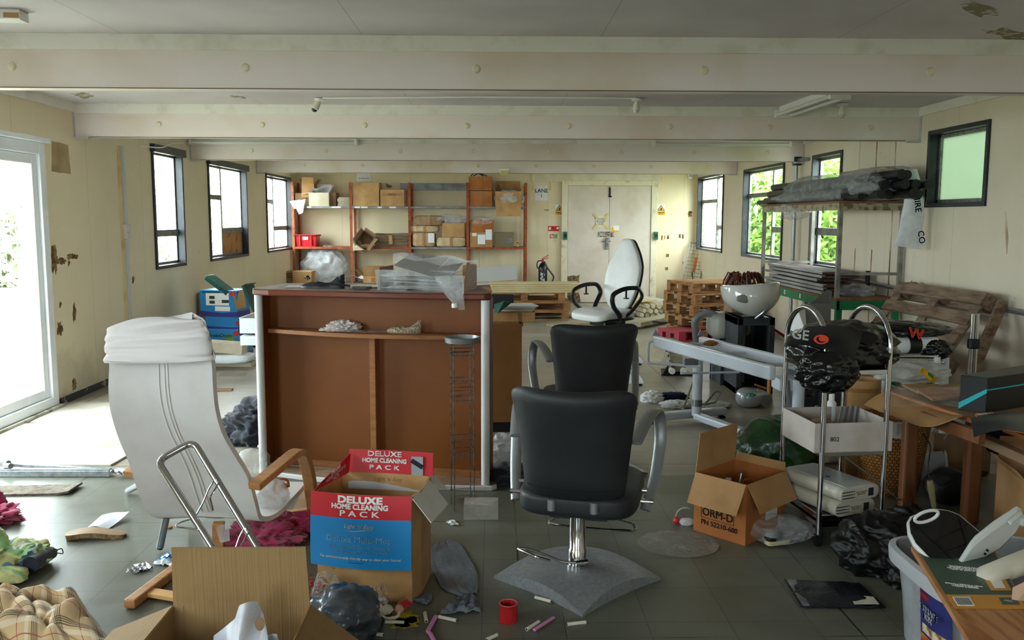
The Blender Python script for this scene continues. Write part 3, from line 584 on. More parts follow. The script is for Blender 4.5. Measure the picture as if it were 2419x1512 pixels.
# fire extinguisher
q = D(1282, 681, 15.25); t = thing('fire_extinguisher', 'black and red fire extinguisher with horn standing against the far wall', 'fire extinguisher', (q.x, 15.25, q.z - .02)); zf = q.z
m_ex = M('black_enamel', '#1d2026', .25); 
MB().lathe([(.07, 0), (.078, .01), (.078, .36), (.07, .41), (.045, .45), (.025, .465), (.025, .48)], (0, 0, 0), 24).build('cylinder', m_ex, t, smooth=True)
MB().bb((-.05, -.08, .08), (.03, -.074, .30)).build('label', M('extinguisher_label', '#c9cdd2', .5, col2='#23262c', ns=30, lo=.45, hi=.5), t)
MB().beam((0, 0, .47), (0, 0, .53), .03, .03).beam((-.02, 0, .52), (.10, 0, .55), .02, .012).beam((-.02, 0, .53), (.10, 0, .60), .02, .012).build('handle', m_red, t, bevel=.003)
MB().tube(fillet([(.0, 0, .5), (-.09, 0, .5), (-.11, 0, .42), (-.08, 0, .36)], .04), .01, 8).build('carry_loop', m_ex, t, smooth=True)
MB().tube(fillet([(.02, 0, .49), (.09, 0, .36), (.2, 0, .22), (.17, 0, .14), (.08, 0, .05)], .05), [.012] * 2 + [.013] * 18 + [.02, .03] if False else .014, 8).build('hose', m_ex, t, smooth=True)
MB().box((0, 0, -.12), (.5, .34, .24)).build('step_block', M('extinguisher_plinth', '#cdbf9f', .8), t)
# =============== CARTONS AND OTHER GENERIC BUILDERS ===============
m_card = M('brown_cardboard', '#b58a5c', .8, col2='#a0764a', ns=4, bump=.05, bs=60)
m_card2 = M('tan_cardboard', '#c39a68', .8, col2='#ab8252', ns=5, bump=.05, bs=60)
m_cardg = M('grey_brown_cardboard', '#96785a', .85, col2='#7d6144', ns=4, bump=.05)
m_cardo = M('orange_cardboard', '#b8753c', .75, col2='#9c5f2c', ns=4)
m_cardp = M('pale_card', '#d9cdb8', .8, col2='#c2b397', ns=4)
m_kraft = M('kraft_paper', '#c8a882', .75, col2='#ad8c62', ns=7, bump=.25, bs=14)
m_ptape = M('parcel_tape', '#a0713c', .3)
m_clear = filmmat('clear_film', opac=.08, rough=.18)
m_milky = filmmat('milky_film', opac=.5, rough=.3)
m_bubble = filmmat('bubble_wrap', opac=.35, rough=.2, bump=1., bs=90)
m_wpaper = M('crumpled_white_tissue', '#e9e9ea', .8, bump=.3, bs=20)
def carton(lab, loc, w, d, h, rz=0., mat=None, flaps=None, tape=True, group=None, name='cardboard_box', rot=None, cat='box', labels=(), th=.004, inner=None, printed=None):
    "loc is the centre of the base; flaps None = closed, else angles (front, right, back, left) measured outward from upright"
    mat = mat or m_card; t = thing(name, lab, cat, loc, rz, group, rot)
    if flaps is None:
        MB().bb((-w / 2, -d / 2, 0), (w / 2, d / 2, h)).build('body', mat, t, bevel=.004)
        if tape: MB().bb((-w / 2 - .0006, -.02, h * .75), (w / 2 + .0006, .02, h + .0008)).bb((-.022 if w < d else -w / 2, -d / 2 - .0008, h * .8), (.022 if w < d else -w / 2 + .001, -d / 2 + .001, h)).build('tape', m_ptape, t)
        MB().bb((-w / 2 + .002, -.0008, h - .0005), (w / 2 - .002, .0008, h + .001)).build('seam', m_cardg, t)
    else:
        b = MB(); b.bb((-w / 2, -d / 2, 0), (w / 2, -d / 2 + th, h)).bb((-w / 2, d / 2 - th, 0), (w / 2, d / 2, h)).bb((-w / 2, -d / 2 + th, 0), (-w / 2 + th, d / 2 - th, h)).bb((w / 2 - th, -d / 2 + th, 0), (w / 2, d / 2 - th, h)).bb((-w / 2 + th, -d / 2 + th, 0), (w / 2 - th, d / 2 - th, th))
        b.build('body', mat, t)
        fl = min(w, d) / 2
        for k, a in enumerate(flaps):
            if a is None: continue
            L = a[1] if isinstance(a, tuple) else fl; a = a[0] if isinstance(a, tuple) else a
            if k in (0, 2):
                s = -1 if k == 0 else 1; hx = w / 2 - .004; n = V((0, s * sin(R(a)), cos(R(a)))); p = V((0, s * (d / 2 - th / 2), h)); u = V((hx, 0, 0))
            else:
                s = 1 if k == 1 else -1; hx = d / 2 - .004; n = V((s * sin(R(a)), 0, cos(R(a)))); p = V((s * (w / 2 - th / 2), 0, h)); u = V((0, hx, 0))
            f = MB(); tt = n.cross(u).normalized() * th * .5
            f.quadbox([p - u - tt, p + u - tt, p + u + tt, p - u + tt, p - u * .97 + n * L - tt, p + u * .97 + n * L - tt, p + u * .97 + n * L + tt, p - u * .97 + n * L + tt]).build('flap', inner or mat, t)
    for (x0, z0, x1, z1, mm) in labels: MB().bb((x0 * w, -d / 2 - .0015, z0 * h), (x1 * w, -d / 2, z1 * h)).build('label', mm, t)
    return t
def pcarton(lab, x0, y0, x1, y1, Y, d, z=None, **k):
    "carton whose front face spans a pixel rectangle at depth Y"
    a, b = D(x0, y0, Y), D(x1, y1, Y); z = b.z if z is None else z
    return carton(lab, ((a.x + b.x) / 2, Y + d / 2, z), b.x - a.x, d, a.z - z, **k)
def lump(name, lab, cat, c, d, mat, group=None, parent=None, floor=None, **k):
    kk = dict(amp=.2, freq=2.0, seed=len(bpy.data.objects), sub=4); kk.update(k); sm = kk.pop('smooth', True)
    mb = MB().blob(c, d, floor=floor, **kk); return mb.build(name, mat, parent, world=parent is not None, smooth=sm, label=lab, cat=cat, group=group, ang=70)
def pallet(lab, loc, rz=0., w=1.2, d=1.0, rot=None, mat=None, group=None, cat='pallet', nb=7):
    m = mat or MATS['pallet_wood']; t = thing('wooden_pallet', lab, cat, loc, rz, group, rot)
    for j in range(3): MB().bb((-w / 2, -d / 2 + j * (d - .1) / 2, 0), (w / 2, -d / 2 + .1 + j * (d - .1) / 2, .018)).build('bottom_board', m, t, bevel=.003)
    for i in range(3):
        for j in range(3): MB().bb((-w / 2 + i * (w - .1) / 2, -d / 2 + j * (d - .1) / 2, .018), (-w / 2 + .1 + i * (w - .1) / 2, -d / 2 + .1 + j * (d - .1) / 2, .096)).build('block', m, t, bevel=.003)
    for i in range(3): MB().bb((-w / 2 + i * (w - .1) / 2, -d / 2, .096), (-w / 2 + .1 + i * (w - .1) / 2, d / 2, .114)).build('stringer', m, t, bevel=.003)
    for j in range(nb):
        y = -d / 2 + j * (d - .095) / (nb - 1); MB().bb((-w / 2, y, .114), (w / 2, y + .095, .134)).build('deck_board', m, t, bevel=.003)
    return t
M('pallet_wood', '#a87a4c', .8, col2='#7d5430', ns=5, stretch=(1, 6, 6), bump=.15)
M('grey_pallet_wood', '#8a7460', .85, col2='#5e4a3a', ns=5, stretch=(1, 6, 6), bump=.2)
m_pale_plank = M('pale_planed_timber', '#dccb9c', .6, col2='#c6b07e', ns=3, stretch=(1, 8, 8))

# =============== SHELVING ON THE FAR WALL ===============
YF = 14.95
m_up = M('red_oxide_upright', '#a0522e', .7, col2='#7c3a1e', ns=20, lo=.5, hi=.6); m_shg = M('grey_steel_shelf', '#8f9496', .5, .2, col2='#75706a', ns=8)
t = thing('shelving_unit', 'long rusty-red steel shelving unit with grey shelves along the far wall', 'shelving', (D(967, 600, YF).x, YF + .22, 0))
ux = [D(x, 560, YF).x for x in (693, 830, 968, 1105, 1242)]
for i, x in enumerate(ux):
    for y in (YF, YF + .46):
        b = MB().bb((x - .022, y, 0), (x - .018, y + .035, 2.085)).bb((x - .022, y, 0), (x + .022, y + .004, 2.085))
        u = b.build('upright', m_up, t, world=True)
ZT, ZM, ZB = 1.685, 1.0, .38
for i in range(4):
    for z, m in ((ZT, m_shg), (ZM, m_shg if i == 2 else m_up), (ZB, m_shg), (.08, m_up)):
        MB().bb((ux[i] + .005, YF + .005, z - .035), (ux[i + 1] - .005, YF + .47, z)).build('shelf', m, t, world=True, bevel=.002)
for k, (x0, x1) in enumerate(((725, 735), (783, 805), (838, 850), (853, 868), (892, 902), (920, 935))):
    a, b = D(x0, 485, YF), D(x1, 488, YF); MB().bb((a.x, YF - .001, ZT - .03), (b.x, YF + .005, ZT - .006)).build('price_label', m_paper, t, world=True)
MB().bb((D(945, 430, 15.4).x, 15.425, 1.965), (D(1103, 430, 15.4).x, 15.45, 2.09)).build('back_strip', m_shg, t, world=True)
# top shelf
g1 = 'boxes along the top shelf'; g2 = 'boxes and parcels along the middle shelf'
pcarton('small brown box of papers on the stack at the left end of the top shelf', 712, 434, 742, 456, YF + .08, .3, z=1.83, flaps=(0, 40, None, 30), group=g1)
pcarton('flat box under the papers at the left end of the top shelf', 697, 456, 742, 486, YF + .14, .28, z=ZT, mat=m_cardg, group=g1)
pcarton('pale opened box with torn white flaps on the top shelf', 729, 455, 777, 486, YF + .01, .3, z=ZT, mat=m_cardp, flaps=(None, 30, 10, (100, .12)), inner=m_paper, group=g1)
pcarton('greyish box wedged behind the pale opened box on the top shelf', 777, 455, 794, 486, YF + .1, .3, z=ZT, mat=m_cardg, group=g1)
mb = MB()
for k in range(9): mb.box(((D(811, 480, YF).x), YF + .2, ZT + .006 + k * .017), (.20, .3, .011), (0, 0, random.uniform(-.08, .08)))
mb.build('envelope_stack', m_cardp, label='stack of yellowed envelopes at the right of the first top bay', cat='envelopes')
t = thing('crumpled_paper', 'crumpled white paper sheets spilling off the left end of the top shelf', 'paper', (D(700, 480, YF).x, YF - .02, ZT - .1))
for k, (x0, y0, x1, y1, y2) in enumerate(((684, 476, 722, 470, 490), (695, 485, 720, 480, 503))):
    a, b, c_, e = D(x0, y0, YF - .04), D(x1, y1, YF - .05), D(x1 - 5, y2, YF - .06), D(x0 + 12, y2 + 4, YF - .03)
    MB().sheet(lambda u, v: a.lerp(b, u).lerp(e.lerp(c_, u), v) + V((0, .03 * NZ.noise(V((u * 4, v * 4, k))), .02 * NZ.noise(V((u * 3, v * 3, k + 5))))), 10, 10, .002).build('sheet', m_paper, t, world=True, smooth=True)
MB().sheet(lambda u, v: D(735, 448, YF).lerp(D(765, 440, YF + .1), u) + V((0, v * .1, v * -.06)) + V((0, 0, .012 * sin(u * 9))), 10, 6, .002).build('paper_sheet', m_paper, label='loose white sheet sticking out of the pale opened box', cat='paper', smooth=True)
pcarton('largest plain brown carton on the top shelf, second bay', 832, 431, 896, 486, YF + .02, .38, z=ZT, mat=m_card2, group=g1)
c = pcarton('wide low taped carton with a scrawl on the top shelf, second bay', 898, 448, 955, 486, YF + .03, .34, z=ZT, mat=m_card2, tape=False, group=g1, labels=((-.42, .62, .42, .8, m_ptape),))
text('nrvs', m_ink, c, (.0, -.174, .2), .07, RT)
MB().prism([D(*p, 15.47) for p in ((911, 433), (928, 440), (922, 444), (914, 443))], (0, .002, 0)).build('torn_card', m_cardg, label='scrap of torn card stuck on the wall above the second bay', cat='card scrap')
pcarton('upper of the two stacked orange-brown cartons at the right of the top shelf', 1107, 417, 1162, 450, YF + .03, .36, mat=m_cardo, group=g1)
pcarton('lower of the two stacked orange-brown cartons at the right of the top shelf', 1110, 451, 1163, 486, YF + .03, .36, z=ZT, mat=m_cardo, group=g1, labels=((-.3, .85, .2, .99, m_ptape),))
q = D(1130, 413, YF + .15); MB().tube(fillet([D(1112, 416, YF + .1), D(1120, 408, YF + .15), D(1138, 411, YF + .2), D(1150, 416, YF + .12)], .04), .008, 6).tube(fillet([D(1118, 416, YF + .2), D(1130, 409, YF + .22), D(1142, 416, YF + .2)], .04), .008, 6).build('black_strap', m_ink, label='loop of black strapping on the topmost orange-brown carton', cat='strap', smooth=True)
c = pcarton('gaping box with its front flap hanging down at the right end of the top shelf', 1170, 452, 1232, 486, YF + .0, .38, z=ZT, mat=m_card2, flaps=((176, .42), (25, .16), 5, (20, .14)), group=g1)
lump('bubble_wrap', 'bubble wrap bulging out of the gaping box on the top shelf', 'bubble wrap', D(1202, 470, YF + .12), (.24, .14, .14), m_bubble, amp=.18, freq=3)
MB().prism([D(x, y, YF + .3) for x, y in ((1172, 452), (1176, 430), (1184, 448), (1186, 458))], (0, .003, 0)).build('torn_flap', m_cardg, label='ragged dark strip poking up behind the gaping box', cat='card scrap')
# middle shelf
a, b = D(694, 553, YF), D(748, 581, YF); w = b.x - a.x; t = thing('crate', 'bright red plastic crate on the middle shelf, first bay', 'crate', ((a.x + b.x) / 2, YF + .2, ZM)); m_rc = M('red_crate_plastic', '#d3262b', .35)
f = MB(); h = .2; wb_, wt = w * .42, w * .48
def taper(mb, wb, db, wt, dt, z0, z1, th):
    for s in (1, -1):
        mb.quadbox([(-wb, s * db, z0), (wb, s * db, z0), (wb, s * (db - th), z0), (-wb, s * (db - th), z0), (-wt, s * dt, z1), (wt, s * dt, z1), (wt, s * (dt - th), z1), (-wt, s * (dt - th), z1)])
        mb.quadbox([(s * wb, -db, z0), (s * wb, db, z0), (s * (wb - th), db, z0), (s * (wb - th), -db, z0), (s * wt, -dt, z1), (s * wt, dt, z1), (s * (wt - th), dt, z1), (s * (wt - th), -dt, z1)])
    return mb.bb((-wb, -db, z0), (wb, db, z0 + th))
taper(f, wb_, .14, wt, .17, 0, h, .006).build('body', m_rc, t)
f = MB(); taper(f, wt + .012, .18, wt + .012, .18, h - .02, h + .005, .016); f.build('rim', m_rc, t, bevel=.003)
for s in (-1, 1): MB().bb((s * w * .25 - .008, -.19, .02), (s * w * .25 + .008, -.15, h)).build('rib', m_rc, t)
MB().bb((-.045, -.185, .12), (.045, -.165, .17)).build('label', m_paper, t)
carton('overturned open carton spilling off the middle shelf, second bay', (D(858, 565, YF).x, YF + .1, ZM + .06), .22, .26, .2, mat=m_cardg, flaps=(20, 35, 20, 30), rot=(R(70), R(35), 0), group=g2)
t = thing('torn_carton', 'torn carton with dangling pale flaps under the overturned carton on the middle shelf', 'box', (D(845, 580, YF).x, YF - .03, ZM)); 
for q4, mm in ((((829, 573), (838, 560), (856, 574), (850, 580)), m_cardg), (((833, 581), (860, 577), (858, 591), (834, 592)), m_cardp), (((860, 576), (883, 578), (881, 591), (858, 585)), m_card2)): MB().prism([D(x, y, YF - .04) for x, y in q4], (0, .012, 0)).build('flap', mm, t, world=True)
mb = MB(); a, b = D(882, 544, YF), D(964, 578, YF)
for k in range(16):
    z = ZM + .004 + k * .0145; ox = random.uniform(-.012, .012); mb.sheet(lambda u, v: V((a.x + ox + u * (b.x - a.x), YF + .02 + v * .36, z + .005 + .004 * sin(u * 7 + k) * (k / 16))), 12, 1, .009)
t = mb.build('flattened_boxes', M('flat_cardboard_edges', '#9d8668', .85, col2='#6f5a42', ns=12, stretch=(.3, 1, 6)), label='thick stack of flattened cardboard on the middle shelf', cat='cardboard stack'); 
MB().prism([D(x, y, YF - .0) for x, y in ((918, 556), (926, 556), (928, 577), (919, 577))], (0, .006, 0)).build('card_strip', m_card2, t, world=False).parent = None
o = COL.objects[-1] if False else [q for q in COL.objects if q.name.startswith('card_strip')][-1]; o['label'] = 'light card strip tucked down the front of the flattened stack'; o['category'] = 'card scrap'; o.location = (0, -.008, 0)
def parcel(lab, x0, y0, x1, y1, Y, d, z=None, mat=None, labels=()):
    a, b = D(x0, y0, Y), D(x1, y1, Y); z = b.z if z is None else z; w, h = b.x - a.x, a.z - z; t = thing('paper_parcel', lab, 'parcel', ((a.x + b.x) / 2, Y + d / 2, z), group='brown paper parcels on the middle shelf')
    sd = random.random() * 50; mb = MB(); bmesh.ops.create_icosphere(mb.b, subdivisions=4, radius=1)
    for v in mb.b.verts:
        p = V([math.copysign(abs(q) ** .35, q) for q in v.co]); p = p / max(1, max(abs(q) for q in p)); f = 1 + .05 * NZ.noise(v.co * 3 + V((sd, 0, 0))) ; v.co = V((p.x * w / 2 * f, p.y * d / 2 * f, h / 2 + p.z * h / 2 * f))
    mb.build('wrapping', mat or m_kraft, t, smooth=True)
    MB().bb((-.02, -d * .5 - .004, .01), (.02, -d * .5 + .01, h)).build('tape', m_ptape, t)
    for (u0, v0, u1, v1) in labels: MB().bb((u0 * w, -d / 2 - .008, v0 * h), (u1 * w, -d / 2 + .004, v1 * h)).build('label', m_paper, t)
    return t
parcel('crumpled box-shaped parcel with a white label at the foot of the third-bay pile', 973, 549, 1028, 580, YF + .0, .3, z=ZM, labels=((.2, .3, .46, .95),))
parcel('long pale wrapped parcel lying flat at the right of the third bay', 1030, 560, 1101, 580, YF + .0, .28, z=ZM, mat=M('pale_kraft', '#d2bc96', .7, col2='#b99f74', ns=6, bump=.25, bs=14))
parcel('flat pale parcel in the middle of the third-bay pile', 970, 533, 1036, 549, YF + .01, .3, mat=MATS['pale_kraft'])
parcel('bulging brown parcel on top of the third-bay pile', 978, 509, 1048, 534, YF + .03, .28, mat=M('brown_kraft', '#a98c68', .75, col2='#8a6f4a', ns=5, bump=.3, bs=14))
pcarton('tan carton resting on the long pale parcel in the third bay', 1044, 527, 1098, 560, YF + .02, .3, mat=m_card2, group=g2)
lump('plastic_film', 'crinkled clear plastic heaped over the third-bay parcels', 'plastic film', D(1065, 518, YF + .12), (.24, .12, .075), m_clear, amp=.3, freq=3)
pcarton('orange-brown carton draped with clear plastic in the fourth bay', 1113, 519, 1166, 549, YF + .02, .3, mat=m_cardo, group=g2)
lump('plastic_film', 'clear plastic draped over the orange-brown carton in the fourth bay', 'plastic film', D(1138, 522, YF + .1), (.17, .14, .07), m_clear, amp=.3, freq=3)
pcarton('brown carton with white shipping labels in the fourth bay', 1110, 549, 1163, 582, YF + .01, .32, z=ZM, mat=m_card, group=g2, labels=((-.4, .75, -.2, .95, m_paper), (-.15, .2, .18, .85, m_paper), (.2, .5, .48, 1.2, m_paper)))
pcarton('dark grey-brown carton beside the tape roll in the fourth bay', 1169, 549, 1213, 582, YF + .06, .3, z=ZM, mat=M('dim_card', '#7d7055', .8), group=g2, labels=((.1, .3, .45, .6, m_shg),))
q = D(1223, 575, YF + .06); MB().lathe([(.03, -.025), (.05, -.025), (.05, .025), (.03, .025), (.03, -.025)], (q.x, q.y, ZM + .05), 20, mat=Matrix.Rotation(pi / 2 - .3, 3, 'X'), cap=False).build('tape_roll', M('tape_roll_brown', '#b59a6a', .4), label='roll of parcel tape standing at the right end of the middle shelf', cat='tape roll', smooth=True)
# bottom shelf and floor in front of it
lump('bubble_wrap', 'tall heap of bubble wrap on the lowest shelf, first bay', 'bubble wrap', D(766, 634, YF + .2), (.33, .17, .32), m_bubble, amp=.32, freq=1.7, seed=3)
t = pcarton('black-sided grey vented heater box at the far left corner', 663, 641, 689, 676, 14.6, .3, name='vented_box', mat=m_cardg, tape=False)
for k in range(3): MB().bb((-.05, -.153, .2 - k * .03), (.1, -.149, .212 - k * .03)).build('vent_slot', m_ink, t)
a = D(655, 641, 14.6); MB().bb((-.13, -.152, 0), (-.09, .0, .27)).build('dark_end', m_ink, t)
pcarton('plain tan carton beside the vented heater box', 690, 641, 737, 676, 14.62, .3, mat=m_card2, tape=False)
for lab, bx in (('tan packing box carrying cartons before the first bay', (672, 676, 738, 720)),):
    pcarton(lab, *bx, 14.58, .4, z=0, mat=m_cardg, tape=False)
pcarton('low open carton on the lowest shelf, second bay', 858, 653, 905, 668, YF + .02, .34, z=ZB, mat=m_card2, flaps=(25, 45, 20, 50), labels=((-.1, .2, .1, .8, m_ptape),))
MB().sheet(lambda u, v: D(812, 661, YF).lerp(D(858, 660, YF), u) + V((0, v * .3, .045 * sin(u * 5 + v * 3) * u + .05 - .02 * v)), 12, 8, .002).build('paper_sheet', m_paper, label='curled white papers on the lowest shelf, second bay', cat='paper', smooth=True)
lump('white_bag', 'white carrier bag on the lowest shelf, right of the second bay', 'bag', D(925, 657, YF + .1), (.09, .1, .09), m_milky, amp=.2)
t = thing('radiator_panel', 'pale grey metal panel propped before the fourth bay', 'panel', D(1170, 680, 14.85), rot=(R(-6), 0, 0)); a, b = D(1120, 627, 14.85), D(1224, 672, 14.85)
t.location.z = b.z - .02; MW[t.name] = Matrix.Translation(t.location) @ Euler((R(-6), 0, 0)).to_matrix().to_4x4()
MB().prism([(-.36, 0, 0), (.37, 0, .04), (.37, 0, .35), (-.36, 0, .30)], (0, .02, 0)).build('panel', M('panel_grey', '#b7b7b5', .5), t, bevel=.003); MB().prism([(-.36, -.004, .045), (.37, -.004, .09), (.37, -.004, .10), (-.36, -.004, .055)], (0, .005, 0)).build('edge_line', m_cardo, t)
MB().box((.0, .02, -b.z / 2), (.6, .05, b.z - .05)).build('prop_box', m_cardg, t)
lump('plastic_bag', 'white scrunched bag at the foot of the fourth bay', 'bag', D(1215, 676, 14.7), (.16, .1, .055), m_milky, amp=.35, freq=3)
# =============== MIDDLE DISTANCE: PALLETS, TIMBER, TUBES ===============
pY = 12.75
p1_ = G(1262, 757); pz = 0
a = D(1182, 757, pY); b = D(1347, 757, pY)
pallet('lower of the two pallets carrying cream planks', (.45, pY + .5, 0), 0, 1.3, 1.0, group='pallets under the cream planks')
pallet('upper of the two pallets carrying cream planks', (.47, pY + .52, .135), .02, 1.3, 1.0, group='pallets under the cream planks')
t = pallet('small pallet piled on top beneath the cream planks', (.45, pY + .5, .27), 0, 1.2, .9, group='pallets under the cream planks')
mb = None
for k in range(5):
    for j in range(2): MB().bb((-.02 - .01 * k, pY + .06 + j * .2 + k * .003, .405 + k * .029), (1.26 + .012 * (k % 2), pY + .24 + j * .2, .430 + k * .029)).build('plank', m_pale_plank, label=('front' if j == 0 else 'rear') + ' cream plank in the ' + ('lowest', 'second', 'third', 'fourth', 'topmost')[k] + ' layer on the pallet stack', cat='plank', group='cream planks stacked on the pallets', bevel=.002)
# bundles of square and round tubes on the floor, lying towards the wall
m_cream_tube = M('cream_plastic_tube', '#d8d0b4', .4, col2='#bcae88', ns=6, stretch=(6, .5, 6)); m_grey_tube = M('pale_grey_tube', '#cfd0ca', .35, col2='#a8a69c', ns=6)
e0 = G(1512, 742); n = 0
for r in range(3):
    for k in range(7 - r):
        x = 2.25 + (k + r * .5) * .083; z = .032 + r * .068; L = random.uniform(1.3, 1.6)
        y0_ = 13.15 + random.uniform(-.04, .04); p0 = V((x, y0_, z)); p1q = V((x - .28, y0_ + L, z))
        t = MB().tube([p0, p1q], .04, 6).tube([p0 + V((.002, -.02, 0)), p0], .037, 6); t.build('cream_post', m_cream_tube, label='cream capped post in the %s row by the double door, %s from the left' % (('bottom', 'middle', 'top')[r], ('first', 'second', 'third', 'fourth', 'fifth', 'sixth', 'seventh')[k]), cat='post', group='cream posts piled by the double door')
for r in range(5):
    for k in range(11 - r):
        x = 2.80 + (k + r * .5) * .036; z = .018 + r * .031; y0_ = 13.5 + random.uniform(-.03, .03); L = 1.35
        mb = MB(); d = V((-.4, L, .01)).normalized(); mb.tube([(x, y0_, z), (x - .4, y0_ + L, z + .01)], .0165, 8, cap=False).tube([(x, y0_, z), (x - .4, y0_ + L, z + .01)], .012, 8, cap=False)
        mb.build('grey_tube', m_grey_tube, label='thin pale tube with an open end in the bundle before the mesh rack', cat='tube', group='thin pale tubes bundled on the floor', smooth=True)
for k in range(4): MB().bb((2.55 + k * .09, 13.3, .275 + .01 * k), (2.63 + k * .09, 14.6, .285 + .01 * k)).xf(Matrix.Translation((2.6, 13.5, 0)) @ Matrix.Rotation(.2, 4, 'Z') @ Matrix.Translation((-3.05, -13.5, -.06))).build('cream_batten', m_pale_plank, label=('leftmost', 'second', 'third', 'rightmost')[k] + ' flat cream batten lying over the cream posts', cat='batten', group='flat cream battens on the posts')
# long boards and wrapped lengths lying across the floor
for lab, p, q, z, w_, h_, mm in (('long grey-brown board lying before the pile of posts', (1235, 752), (1640, 742), .03, .22, .03, 'b1'), ('wrapped length tied with black strap on the floor', (1495, 778), (1655, 745), .07, .24, .06, 'b2'), ('rough board lying flat behind the salon chairs', (1300, 772), (1520, 756), .015, .2, .03, 'b1')):
    mm = M('dusty_board', '#a39678', .8, col2='#83765a', ns=5) if mm == 'b1' else M('dusty_wrap', '#9a8e72', .6, col2='#b3a78a', ns=6, bump=.3)
    a, b = G(*p), G(*q); MB().beam(a + V((0, 0, z)), b + V((0, 0, z)), w_, h_).build('long_board', mm, label=lab, cat='board', bevel=.004)
a, b = G(1562, 762, .135), G(1580, 772, .0); MB().tube([a + V((-.1, .08, 0)), a, b + V((.03, -.02, .07)), b + V((0, -.06, .01))], .012, 6).build('strap', m_ink, label='black strap tied round the wrapped length on the floor', cat='strap', smooth=True)
# white twin-wheel foot on the floor
def castorfoot(lab, px, py, s=1.):
    q = G(px, py); t = thing('twin_wheel_base', lab, 'castor', q)
    for k in (-1, 1): MB().cyl((k * .07 * s - .0, -.02, .035), (k * .07 * s, .03, .035), .035, seg=18).build('wheel', m_batten, t, bevel=.004, smooth=True)
    MB().bb((-.05 * s, -.01, .03), (.05 * s, .03, .09)).build('bracket', m_batten, t, bevel=.01); MB().prism([(-.14 * s, .02, 0), (.16 * s, .02, 0), (.12 * s, .3, .0), (-.12 * s, .3, .0)], (0, 0, .012)).build('dark_plate', m_ink, t)
castorfoot('white twin-wheeled foot on a black plate beside the wrapped length', 1500, 771)
# mesh rack leaning in the far right corner
t = thing('mesh_rack', 'tall wire mesh rack leaning in the far right corner', 'rack', G(1625, 706)); 
A, B_, C_, D_ = D(1603, 700, 14.9), D(1645, 712, 14.6), D(1667, 578, 15.3), D(1630, 573, 15.42)
A.z = B_.z = .01; mb = MB(); mb.tube([A, D_], .012, 8).tube([B_, C_], .012, 8).tube([D_, C_], .01, 8); mb.build('frame', m_alu, t, world=True, smooth=True)
mb = MB()
for k in range(1, 17): mb.tube([A.lerp(D_, k / 17), B_.lerp(C_, k / 17)], .004, 5)
for k in range(1, 5): mb.tube([A.lerp(B_, k / 5), D_.lerp(C_, k / 5)], .003, 5)
mb.build('mesh', m_alu, t, world=True)
mb = MB(); ps = [A.lerp(B_, .45).lerp(D_.lerp(C_, .6), v) + V((.02 * (-1) ** int(v * 10), -.02, 0)) for v in (.12, .2, .3, .4, .5, .56)]
mb.tube(ps, [.02, .008, .02, .009, .02, .012], 5, flat=(1, .3)); mb.build('hazard_tape', M('yellow_black_tape', '#d9b61e', .5, col2='#1d1c18', ns=9, lo=.49, hi=.51), label='twist of yellow and black tape on the mesh rack', cat='tape')
mb = MB(); c0 = A.lerp(B_, .5).lerp(D_.lerp(C_, .55), .66); mb.box(c0 + V((0, -.02, 0)), (.05, .004, .26), (R(8), R(8), 0)); o = mb.build('orange_tag', M('orange_tag', '#d87a3c', .6), label='orange paper tag on the mesh rack', cat='tag')
# stack of broken pallets at the right
pallet('bottom reddish pallet of the stack in front of the green bench', (2.86, 11.1, .0), .35, 1.0, .8, group='reddish pallets stacked by the green bench', nb=5)
pallet('second reddish pallet of the stack in front of the green bench', (2.86, 11.25, .135), .3, 1.0, .8, group='reddish pallets stacked by the green bench', nb=5)
pallet('third reddish pallet of the stack in front of the green bench', (2.86, 11.4, .27), .3, 1.0, .8, group='reddish pallets stacked by the green bench', nb=5)
pallet('fourth reddish pallet of the stack in front of the green bench', (2.86, 11.45, .405), .32, .95, .8, group='reddish pallets stacked by the green bench', nb=5)
pallet('topmost reddish pallet of the stack in front of the green bench', (2.86, 11.5, .54), .3, .9, .7, group='reddish pallets stacked by the green bench', nb=4)
pallet('bright red plastic-coated low pallet behind the couch frame', (2.42, 10.75, 0), .4, .6, .45, mat=M('red_painted_wood', '#b52a48', .5, col2='#8a3a3a', ns=8), nb=5)
# =============== RECEPTION DESK ===============
m_lam = M('reddish_laminate', '#6e2f17', .32, col2='#5a2410', ns=3, stretch=(1, 6, 6)); m_dust = M('dusty_laminate', '#a09284', .55, col2='#8a7a6c', ns=8)
m_hard = M('brown_hardboard', '#7c4408', .5, col2='#6e3a06', ns=1.8, lo=.35, hi=.7, bump=.06, bs=150)
m_edge = M('beech_edge', '#9c6536', .5, col2='#86512a', ns=4, stretch=(1, 8, 8)); m_postw = M('white_post_laminate', '#dcdcdc', .35)
PL, PR = V((-1.335, 5.02, 0)), V((-.04, 4.70, 0)); dc = (PL + PR) / 2; dv = PR - PL; drz = math.atan2(dv.y, dv.x); DW = dv.length / 2
desk = thing('reception_desk', 'tall brown reception desk with white end posts, seen from its open shelf side', 'desk', dc, drz)
TOPZ = 1.085
def toppoly(z, g=0.):
    pts = [(-DW - .035 - g, -.02), (-DW - .01, -.065 - g)]
    for i in range(13):
        u = i / 12; pts.append((-DW + .1 + u * (2 * DW - .2), -.09 - .02 * sin(pi * u) - g))
    pts += [(DW + .01, -.065 - g), (DW + .035 + g, -.02), (DW + .0 + g, .12), (DW - .12, .36 + g), (DW * .5, .50), (0, .54), (-DW * .5, .50), (-DW - .02, .36)]
    return [V((a, b, z)) for a, b in pts]
MB().prism(toppoly(TOPZ - .036), (0, 0, .036)).build('desk_top', m_lam, desk, bevel=.008)
MB().prism([p * 1 for p in toppoly(TOPZ + .0002, -.012)], (0, 0, .0006)).build('dusty_surface', m_dust, desk)
